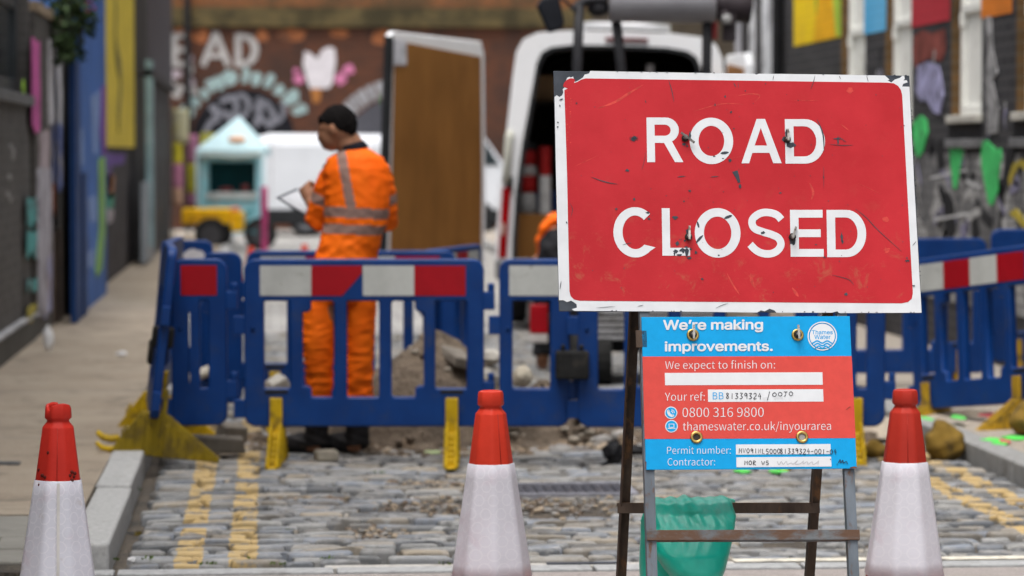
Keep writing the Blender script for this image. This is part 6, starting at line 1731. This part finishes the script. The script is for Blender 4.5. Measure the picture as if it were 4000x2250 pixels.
    mb = MB(); mb.tube([(-.30, .5, 2.52), (-.30, .5, 2.62), (.1, .5, 2.63), (.42, .5, 2.62), (.42, .5, 2.52)], .035, 8); mb.build('roof_bar', P('alloy', (.45, .45, .46), .4, .1, 5, metal=.4), t)
    mb = MB(); mb.box(-.85, -.2, .35, .37, .565, .98); mb.build('plywood_lining', M_PLY, t)
    mb = MB(); mb.tube([(.27, .35, 2.30), (.27, .35, 2.05)], .035, 12); mb.build('lamp_tube', P('tube_white', (.75, .75, .78), .4), t)
    for x, y, z, a, b, c, m_ in ((-.62, 1.6, 1.98, .18, .3, .22, 'box_tan'), (-.30, 1.9, 1.98, .12, .3, .16, 'box_grey'), (-.55, 2.0, .56, .25, .3, .6, 'box_blue'), (.35, 1.0, 1.98, .2, .25, .24, 'box_tan'), (.62, 1.2, 1.48, .16, .2, .3, 'box_grey'), (-.1, 2.4, .56, .3, .3, 1.0, 'box_brown')):
        mb = MB(); mb.box(x - a, x + a, y - b, y + b, z, z + c); mb.build('stowed_box', P(m_, {'box_tan': (.42, .28, .16), 'box_grey': (.3, .3, .32), 'box_blue': (.04, .08, .25), 'box_brown': (.22, .12, .06)}[m_], .8, .2, 4), t, .01)
    mb = MB(); mb.box(-.84, -.1, 1.2, 2.4, 1.95, 1.975); mb.build('shelf', P('shelf_dark', (.05, .04, .03), .8), t)
    for z in (1.45, 1.95):
        mb = MB(); mb.box(.2, .88, .8, 3.4, z, z + .03); mb.build('shelf', P('shelf_dark', (.05, .04, .03), .8), t)
    # doors: left folded out towards the road with a plywood inner face, right one ajar
    def door(px0, px1, d0, d1, top0, top1, lean, right=False):
        a = at(px0, 600, d0); b = at(px1, 600, d1); a.z = b.z = 0
        v = (b - a); ln = v.length; v.normalize()
        M = Matrix.Translation(a) @ Matrix.Rotation(math.atan2(v.y, v.x), 4, 'Z')
        Mi = T.inverted() @ M
        z0 = .52
        out = [(-.05, z0), (ln, z0), (ln + .02, 1.2), (ln, top1 - .10), (ln - .05, top1), (.06 + lean, top0), (lean, top0 - .04)]
        mb = MB(); mb.prism(out, lambda x, z, s: (x, s, z), .0, .06)
        d = mb.build('rear_door', M_VW, t, .012, M=Mi)
        ins = [(.055, z0 + .06), (ln - .075, z0 + .06), (ln - .06, 1.3), (ln - .075, top1 - .13), (.13 + lean, top0 - .08), (.05 + lean, top0 - .30)]
        mb = MB(); mb.prism(ins, lambda x, z, s: (x, s, z), -.012, -.002); mb.build('plywood_panel', M_PLY, d)
        mb = MB(); mb.prism([(-.06, z0), (-.02, z0), (.0 + lean + .022, top0 - .05), (lean - .012, top0 - .04)], lambda x, z, s: (x, s, z), -.02, .05); mb.build('door_edge_seal', M_VB, d)
        if not right:
            mb = MB(); mb.box(.03 + lean, .21 + lean, -.02, -.013, top0 - .27, top0 - .07); mb.build('latch_plate', P('latch_white', (.60, .61, .66), .5, .2, 14, 0, 0, (.12, .12, .13), 12, .6, .68), d)
    door(1505, 1893, 24.55, 25.85, 2.50, 2.46, .075)
    door(2828, 2915, 26.3, 25.6, 2.36, 2.36, .02, True)
    return T, t
VAN_T, VAN = works_van()
def striped_rolls():
    for label, px, dy, z0, bands, r_ in (('stack of red and white striped cones standing inside the open van', 2062, 26.9, .98, ((1.62, 'k'), (1.55, 'r'), (1.42, 'w'), (1.33, 'r'), (1.18, 'w'), (.98, 'r')), .085),
                                         ('tall red and white tube leaning inside the van beside the striped stack', 2128, 26.8, .60, ((1.58, 'r'), (1.33, 'w'), (.6, 'w')), .062)):
        c = base(px, dy)
        t = thing('striped_cones' if r_ > .07 else 'marker_tube', label, 'cone stack' if r_ > .07 else 'marker tube', (c.x, c.y, .62))
        b = list(bands)
        for i in range(len(b) - 1):
            zt, col = b[i]; zb = b[i + 1][0]
            mb = MB(); mb.lathe([(r_ * .8, zb - .62), (r_ * (1.0 if r_ > .07 else .82), zb - .615), (r_ * .86, zt - .625), (r_ * .8, zt - .62)], 20, (.0, 0, 0))
            mb.build('band', {'r': P('band_red', (.42, .02, .02), .5, .2, 8), 'w': P('band_white', (.52, .51, .50), .5, .2, 8), 'k': M_VB}[col], t)
striped_rolls()

# ------------------------------------------------------------------ tracked site machine with a canopy, in front of the van
def site_machine():
    d = 20.2; s = FPX / d
    o = base(2560, d)
    m_ = lambda px, py, y=0: Vector(((px - 2560) / s, y, CAMH - (py - 600) / s))
    T = Matrix.Translation((o.x, o.y, 0)) @ Matrix.Rotation(CAMZ, 4, 'Z')
    t = thing('site_machine', 'dark tracked site machine with canopy posts standing between the van and the sign', 'site machine', M=T)
    DK = P('machine_dark', (.030, .030, .034), .5, .2, 6, 60, .002, (.08, .065, .05), 8, .58, .72)
    for sx in (-1, 1):
        x = sx * .42
        mb = MB(); prof = arc(.55, .17, .17, .17, 90, -90, 10) + arc(-.55, .17, .17, .17, 270, 90, 10)
        mb.prism(prof, lambda a, b, q: (q, a + .5, b), x - .13, x + .13)
        for k in range(16):
            mb.box(x - .135, x + .135, -.02 + k * .068, .015 + k * .068, .335, .352)
        mb.build('track', P('track_black', (.016, .016, .016), .8, .3, 12, 60, .004), t, .006)
    mb = MB(); mb.box(-.42, .42, -.02, 1.05, .36, .55); mb.box(-.29, .29, .2, .8, .2, .36); mb.build('chassis', DK, t, .02)
    mb = MB()
    mb.box(-.48, .48, -.10, .9, .55, .66)
    for k in range(6): mb.box(-.46, .46, -.14, -.102, .30 + k * .042, .328 + k * .042)
    mb.build('ribbed_cover', P('machine_grey', (.30, .30, .31), .5, .15, 5, 0, 0, (.14, .13, .12), 6, .55, .7), t, .008)
    mb = MB(); mb.box(-.46, .46, -.08, .30, .66, 1.02); mb.build('engine_hood', DK, t, .05, 3)
    mb = MB(); mb.box(-.25, .25, .32, .72, .70, .86); mb.box(-.25, .25, .30, .40, .86, 1.35); mb.build('seat', P('seat_black', (.015, .015, .016), .7), t, .05, 3)
    # red tail guard to the left
    q0, q1 = m_(2070, 1190, .1), m_(2140, 1340, .1)
    mb = MB(); mb.box(q0.x, q1.x, .0, .05, q1.z + .06, q0.z); mb.build('tail_guard', P('guard_red', (.32, .006, .012), .35, .15, 8), t, .01)
    mb = MB(); mb.box(q0.x, q1.x, .0, .05, q1.z, q1.z + .058); mb.build('tail_guard_lens', P('guard_pale', (.5, .46, .44), .4), t, .008)
    mb = MB(); mb.bar((q1.x - .02, .05, .42), (-.42, .3, .50), .06, .06); mb.build('guard_arm', DK, t)
    for px0, px1, y in ((2262, 2252, -.06), (2398, 2428, -.05), (2758, 2756, -.06)):
        a, b = m_(px0, 20, y), m_(px1, 300, y); k = (a.z - .6) / (a.z - b.z)
        c = a + (b - a) * k
        mb = MB(); mb.tube([c, b, a], .034, 10); mb.build('canopy_post', DK, t)
    a, b = m_(2262, 24, -.06), m_(2380, 5, -.05)
    mb = MB(); mb.tube(smoothline([tuple(m_(2238, 50, -.06)), tuple(a), tuple(m_(2300, 6, -.06)), tuple(m_(2370, 4, -.05))], 4), .032, 8); mb.ell(m_(2336, 34, .0), (.075, .08, .06), 14, 8); mb.build('canopy_bracket', DK, t)
    mb = MB(); l, r_ = m_(2378, 14, -.05), m_(2790, 18, -.05)
    pts = [l, l + Vector((.012, 0, 0)), r_ - Vector((.012, 0, 0)), r_]
    mb.tube(pts, [.115, .13, .128, .115], 28); mb.build('canopy_roll', P('roll_grey', (.30, .295, .32), .45, .12, 4, 60, .002), t)
    mb = MB(); mb.box(l.x, r_.x + .3, .12, 1.1, l.z + .13, l.z + .17); mb.build('canopy_roof', DK, t, .02)
    mb = MB(); mb.tube([m_(2790, 20, .05), m_(2935, 34, .05)], .10, 18); mb.ell(m_(2828, 70, -.03), (.045, .04, .05), 12, 8); mb.box(m_(2818, 0).x, m_(2870, 0).x, -.06, .02, m_(0, 165).z, m_(0, 60).z); mb.build('joint', P('joint_dark', (.035, .028, .032), .5, .3, 8), t, .006)
    mb = MB(); mb.ell(m_(2832, 80, -.09), (.035, .02, .035), 14, 8); mb.build('joint_cap', P('cap_grey', (.36, .36, .36), .4), t)
    mb = MB(); mb.box(m_(2772, 0).x, m_(2800, 0).x, -.02, .02, m_(0, 155).z, m_(0, 85).z); mb.build('red_tag', P('tag_red', (.33, .06, .06), .6), t)
    # mirror on its arm
    mb = MB(); p = [m_(2092, 30), m_(2120, -5), m_(2180, -12), m_(2205, 95), m_(2195, 118), m_(2140, 136)]
    mb.prism([(q.x, q.z) for q in p], lambda a, b, q: (a, q, b), -.16, -.08); mi = mb.build('mirror', P('mirror_shell', (.018, .020, .026), .4, .2, 6), t, .022, 3)
    mb = MB(); mb.tube([m_(2130, -6, -.12), m_(2200, 2, -.10), m_(2240, 40, -.06)], .010, 8); mb.build('mirror_arm', DK, mi)
    return t
site_machine()

# ------------------------------------------------------------------ far end of the street: parked van, ice-cream stall, tricycle cart, flags
def far_things():
    # white van parked across the end
    d = 56.5; s = FPX / d
    o = base(1000, d)
    m_ = lambda px, py: ((px - 1000) / s, CAMH - (py - 600) / s)
    t = thing('parked_van', 'plain white van parked across the far end of the street', 'van', M=Matrix.Translation((o.x, o.y, 0)) @ Matrix.Rotation(CAMZ, 4, 'Z'))
    z = lambda py: m_(0, py)[1]
    side = [(-.15, .36), (5.0, .36), (5.0, 1.0), (4.6, 1.25), (4.1, 1.95), (3.5, z(528)), (.25, z(522)), (.02, z(535)), (-.06, z(560)), (-.15, .9)]
    mb = MB()
    rr = [[(x * 1 + (0 if k < .5 else 0), y, zz if zz < 1.3 else zz - dz) for x, zz in side] for y, k, dz in ((.0, 0, .22), (.05, 0, .10), (.22, 1, .0), (1.7, 1, 0), (1.87, 1, .1), (1.92, 1, .22))]
    mb.rings(rr, True, True, False); mb.build('body', P('far_van_white', (.66, .68, .72), .3, .04, 2), t, .02, 2)
    mb = MB(); mb.box(-.17, 5.02, -.03, 1.94, .22, .50); mb.build('skirt', M_VB, t, .02)
    mb = MB(); mb.prism([(4.05, 1.3), (4.5, 1.3), (4.12, 1.9), (3.75, 1.9)], lambda a, b, q: (a, q, b), -.012, .2); mb.build('side_window', P('dark_glass', (.03, .04, .045)), t)
    for x in (.92, 4.1): wheel(t, x, .10, .33, .22, 'y'); wheel(t, x, 1.82, .33, .22, 'y')
    mb = MB(); mb.box(.28, .30, -.006, .0, .6, 1.8); mb.box(2.2, 2.22, -.006, .0, .6, 1.8); mb.build('door_seam', P('seam_grey', (.45, .45, .47), .5), t)
    # stall with a peaked pale blue canopy
    d = 50.0; s = FPX / d
    o = base(905, d)
    X = lambda px: (px - 905) / s
    Z = lambda py: CAMH - (py - 600) / s
    t = thing('ice_cream_stall', 'pale blue stall with a peaked canopy and a dark teal serving hatch', 'stall', M=Matrix.Translation((o.x, o.y, 0)) @ Matrix.Rotation(CAMZ, 4, 'Z'))
    TQ = P('stall_turquoise', (.34, .68, .76), .6, .2, 3, 0, 0, (.42, .55, .58), 3, .52, .66); PB = P('stall_pale', (.55, .75, .80), .6, .10, 2)
    y0 = .0; x0, x1 = X(778), X(1008)
    mb = MB(); zb, zt = .22, Z(600)
    mb.box(x0, X(812), 0, .9, zb, zt); mb.box(X(998), x1, 0, .9, zb, zt); mb.box(X(812), X(998), 0, .9, zb, Z(775)); mb.box(X(812), X(998), 0, .9, Z(632), zt); mb.build('stall_body', TQ, t, .01)
    mb = MB(); mb.box(X(806), X(1004), -.05, .30, Z(778), Z(752)); mb.build('counter', P('counter_white', (.48, .52, .52), .6, .3, 7), t, .01)
    mb = MB(); mb.box(X(812), X(998), .36, .38, Z(775), Z(632)); mb.build('hatch', P('hatch_teal', (.004, .055, .065), .4), t)
    mb = MB(); mb.ell((X(955), .15, Z(735)), (.07, .07, .07), 12, 8); mb.ell((X(880), .18, Z(742)), (.12, .08, .05), 12, 8); mb.build('tub', P('tub_red', (.22, .06, .06), .6), t)
    mb = MB(); ap = (X(925), .55, Z(452)); e = [(X(768), -.12, Z(585)), (X(1040), -.12, Z(585)), (X(1040), 1.05, Z(585)), (X(768), 1.05, Z(585))]
    i0 = mb.add(e + [ap]); [mb.face((i0 + k, i0 + (k + 1) % 4, i0 + 4)) for k in range(4)]
    i1 = mb.add(e); i2 = mb.add([(a, b, c - .10) for a, b, c in e]); [mb.face((i1 + k, i2 + k, i2 + (k + 1) % 4, i1 + (k + 1) % 4)) for k in range(4)]
    cn = mb.build('canopy', PB, t)
    mb = MB(); mb.ell((X(928), .02, Z(543)), (.15, .02, .075), 16, 8, Matrix.Rotation(R(-40), 3, 'X')); mb.build('canopy_badge', P('badge_peach', (.68, .42, .28), .7), cn)
    mb = MB(); mb.tube([(X(790) + (X(1020) - X(790)) * k / 8, -.135, Z(612) + .02 * math.sin(k)) for k in range(9)], .012, 6); mb.build('scallop_trim', P('trim_cream', (.55, .47, .36), .7), cn)
    for x in (X(772), X(1036)):
        mb = MB(); mb.tube([(x, -.1, 0.0), (x, -.1, Z(590))], .018, 8); mb.build('canopy_leg', PB, t)
    for x in (x0 + .15, x1 - .15): wheel(t, x, .2, .13, .06, 'x')
    mb = MB(); mb.box(X(785), X(800), .6, .63, Z(560), Z(515)); mb.box(X(770), X(850), .60, .62, Z(575), Z(520)); mb.build('side_sign', P('sign_lemon', (.62, .55, .10), .7), t)
    # yellow box tricycle in front
    d = 48.0; s = FPX / d
    o = base(830, d)
    t = thing('cargo_tricycle', 'bright yellow box tricycle parked in front of the stall', 'tricycle', M=Matrix.Translation((o.x, o.y, 0)) @ Matrix.Rotation(CAMZ, 4, 'Z'))
    X = lambda px: (px - 830) / s
    Z = lambda py: CAMH - (py - 600) / s
    mb = MB(); mb.box(X(710), X(900), -.02, .7, Z(900) + .1, Z(815)); mb.box(X(900), X(945), .06, .64, Z(905), Z(830)); mb.build('box', P('cart_yellow', (.90, .50, .01), .5, .12, 3, 0, 0, (.45, .22, .02), 5, .55, .7), t, .03, 3)
    mb = MB(); mb.box(X(730), X(860), -.026, -.021, Z(872), Z(838)); mb.build('box_panel', P('cart_amber', (.70, .36, .02), .6, .35, 9), t)
    r_ = .26
    for x, y in ((X(826), -.06), (X(826), .74)): wheel(t, x, y, r_, .06, 'y', rim=('rim_dark', (.09, .09, .10)))
    wheel(t, X(1010), .34, r_, .05, 'y', rim=('rim_dark', (.09, .09, .10)))
    mb = MB(); mb.tube([(X(935), .34, Z(895)), (X(1010), .34, .26)], .022, 8); mb.tube([(X(950), .34, Z(900)), (X(965), .34, Z(830))], .02, 8); mb.box(X(950), X(985), .26, .42, Z(832), Z(822)); mb.build('frame', P('cart_teal', (.05, .30, .36), .5), t)
    mb = MB(); mb.ell((X(915), .2, Z(820)), (.09, .12, .05), 12, 8); mb.build('load', P('load_peach', (.60, .22, .12), .7, .3, 10), t)
    # flags
    for k, (label, px, top, d, cols) in enumerate((('tall cream and yellow flag nearest the warehouse', 688, 425, 49.5, (('c', 425, 560), ('y', 560, 640), ('p', 640, 735), ('o', 735, 800))),
                                               ('pink and yellow flag beside the stall', 745, 525, 50.2, (('p', 525, 640), ('y', 640, 755), ('p', 755, 800))))):
        s = FPX / d; o = base(px, d)
        t = thing('feather_flag', label, 'flag', M=Matrix.Translation((o.x, o.y, 0)) @ Matrix.Rotation(CAMZ, 4, 'Z'), group='flags by the stall')
        Z = lambda py: CAMH - (py - 600) / s
        mb = MB(); mb.tube([(-.05, .02, 0), (-.05, .02, Z(top) + .02)], .014, 8); mb.lathe([(.16, 0), (.16, .03), (.03, .05)], 16, (-.05, .02, 0)); mb.build('pole', P('pole_grey', (.2, .2, .2), .5), t)
        w0 = .26 if k == 0 else .17
        for c, a, b in cols:
            mb = MB(); wt, wb = (w0, w0) if c != 'o' else (.17, .15)
            wt = wb = w0 if (k or a < 560) else .16
            n_ = 6; rows = []
            for j in range(n_ + 1):
                zz = Z(a) + (Z(b) - Z(a)) * j / n_; wv = .02 * math.sin(zz * 6)
                rows.append([(-.05, .0, zz), (-.05 + wt * .5, -.02 + wv, zz), (-.05 + wt, wv, zz), (-.05 + wt, .006 + wv, zz), (-.05 + wt * .5, -.014 + wv, zz), (-.05, .006, zz)])
            mb.rings(rows); mb.build('cloth', {'c': P('flag_cream', (.55, .53, .36), .8, .2, 3, 0, 0, (.5, .45, .06), 3, .5, .6), 'y': P('flag_yellow', (.58, .52, .05), .8), 'p': P('flag_pink', (.50, .21, .33), .8), 'o': P('flag_peach', (.55, .35, .25), .8)}[c], t)
    # pink post, small cones and pale bollard stone
    o = base(1033, 47); s = FPX / 47
    mb = MB(); mb.lathe([(.06, 0), (.05, .02), (.045, .42), (.055, .5), (.055, .98), (.04, 1.02)], 14); tag(mb.build('post', P('post_pink', (.42, .06, .17), .6, .2, 5), None, M=Matrix.Translation((o.x, o.y, 0))), 'slim deep pink post in front of the parked white van', 'post')
    def far_cone(label, px, d, h):
        o = base(px, d); t = thing('traffic_cone', label, 'traffic cone', o, 0, 'small far traffic cones')
        mb = MB(); mb.lathe([(.11, .03), (.035, h - .02), (.03, h)], 18); mb.build('cone_body', P('far_cone_orange', (.62, .06, .03), .5), t)
        mb = MB(); mb.lathe([(.090, .12), (.066, .26)], 18, (0, 0, 0), None, False, False); mb.build('reflective_sleeve', P('far_cone_white', (.6, .6, .6), .5), t)
        mb = MB(); mb.box(-.16, .16, -.16, .16, 0, .03); mb.build('base', P('cone_base', (.03, .03, .032)), t, .01)
    far_cone('small orange cone beyond the narrow plain barrier', 980, 33, .52); far_cone('small orange cone beside the worker beyond the back barrier', 1190, 36, .46)
    o = base(870, 20.5)
    t = thing('traffic_cone', 'orange yellow hazard lamp body lying beyond the narrow red striped barrier', 'hazard lamp', (o.x, o.y, 0)); t.name = 'hazard_lamp'
    q = at(840, 1290, 20.5)
    mb = MB(); mb.tube([(q.x - o.x - .12, 0, q.z), (q.x - o.x - .05, 0, q.z + .0), (q.x - o.x + .12, 0, q.z - .02)], [.035, .06, .055], 14); mb.build('lamp_body', P('lamp_amber', (.75, .32, .02), .5), t)
    mb = MB(); mb.bar((q.x - o.x, 0, q.z - .03), (q.x - o.x + .05, .05, 0), .03, .03); mb.build('lamp_stand', M_VB, t)
far_things()
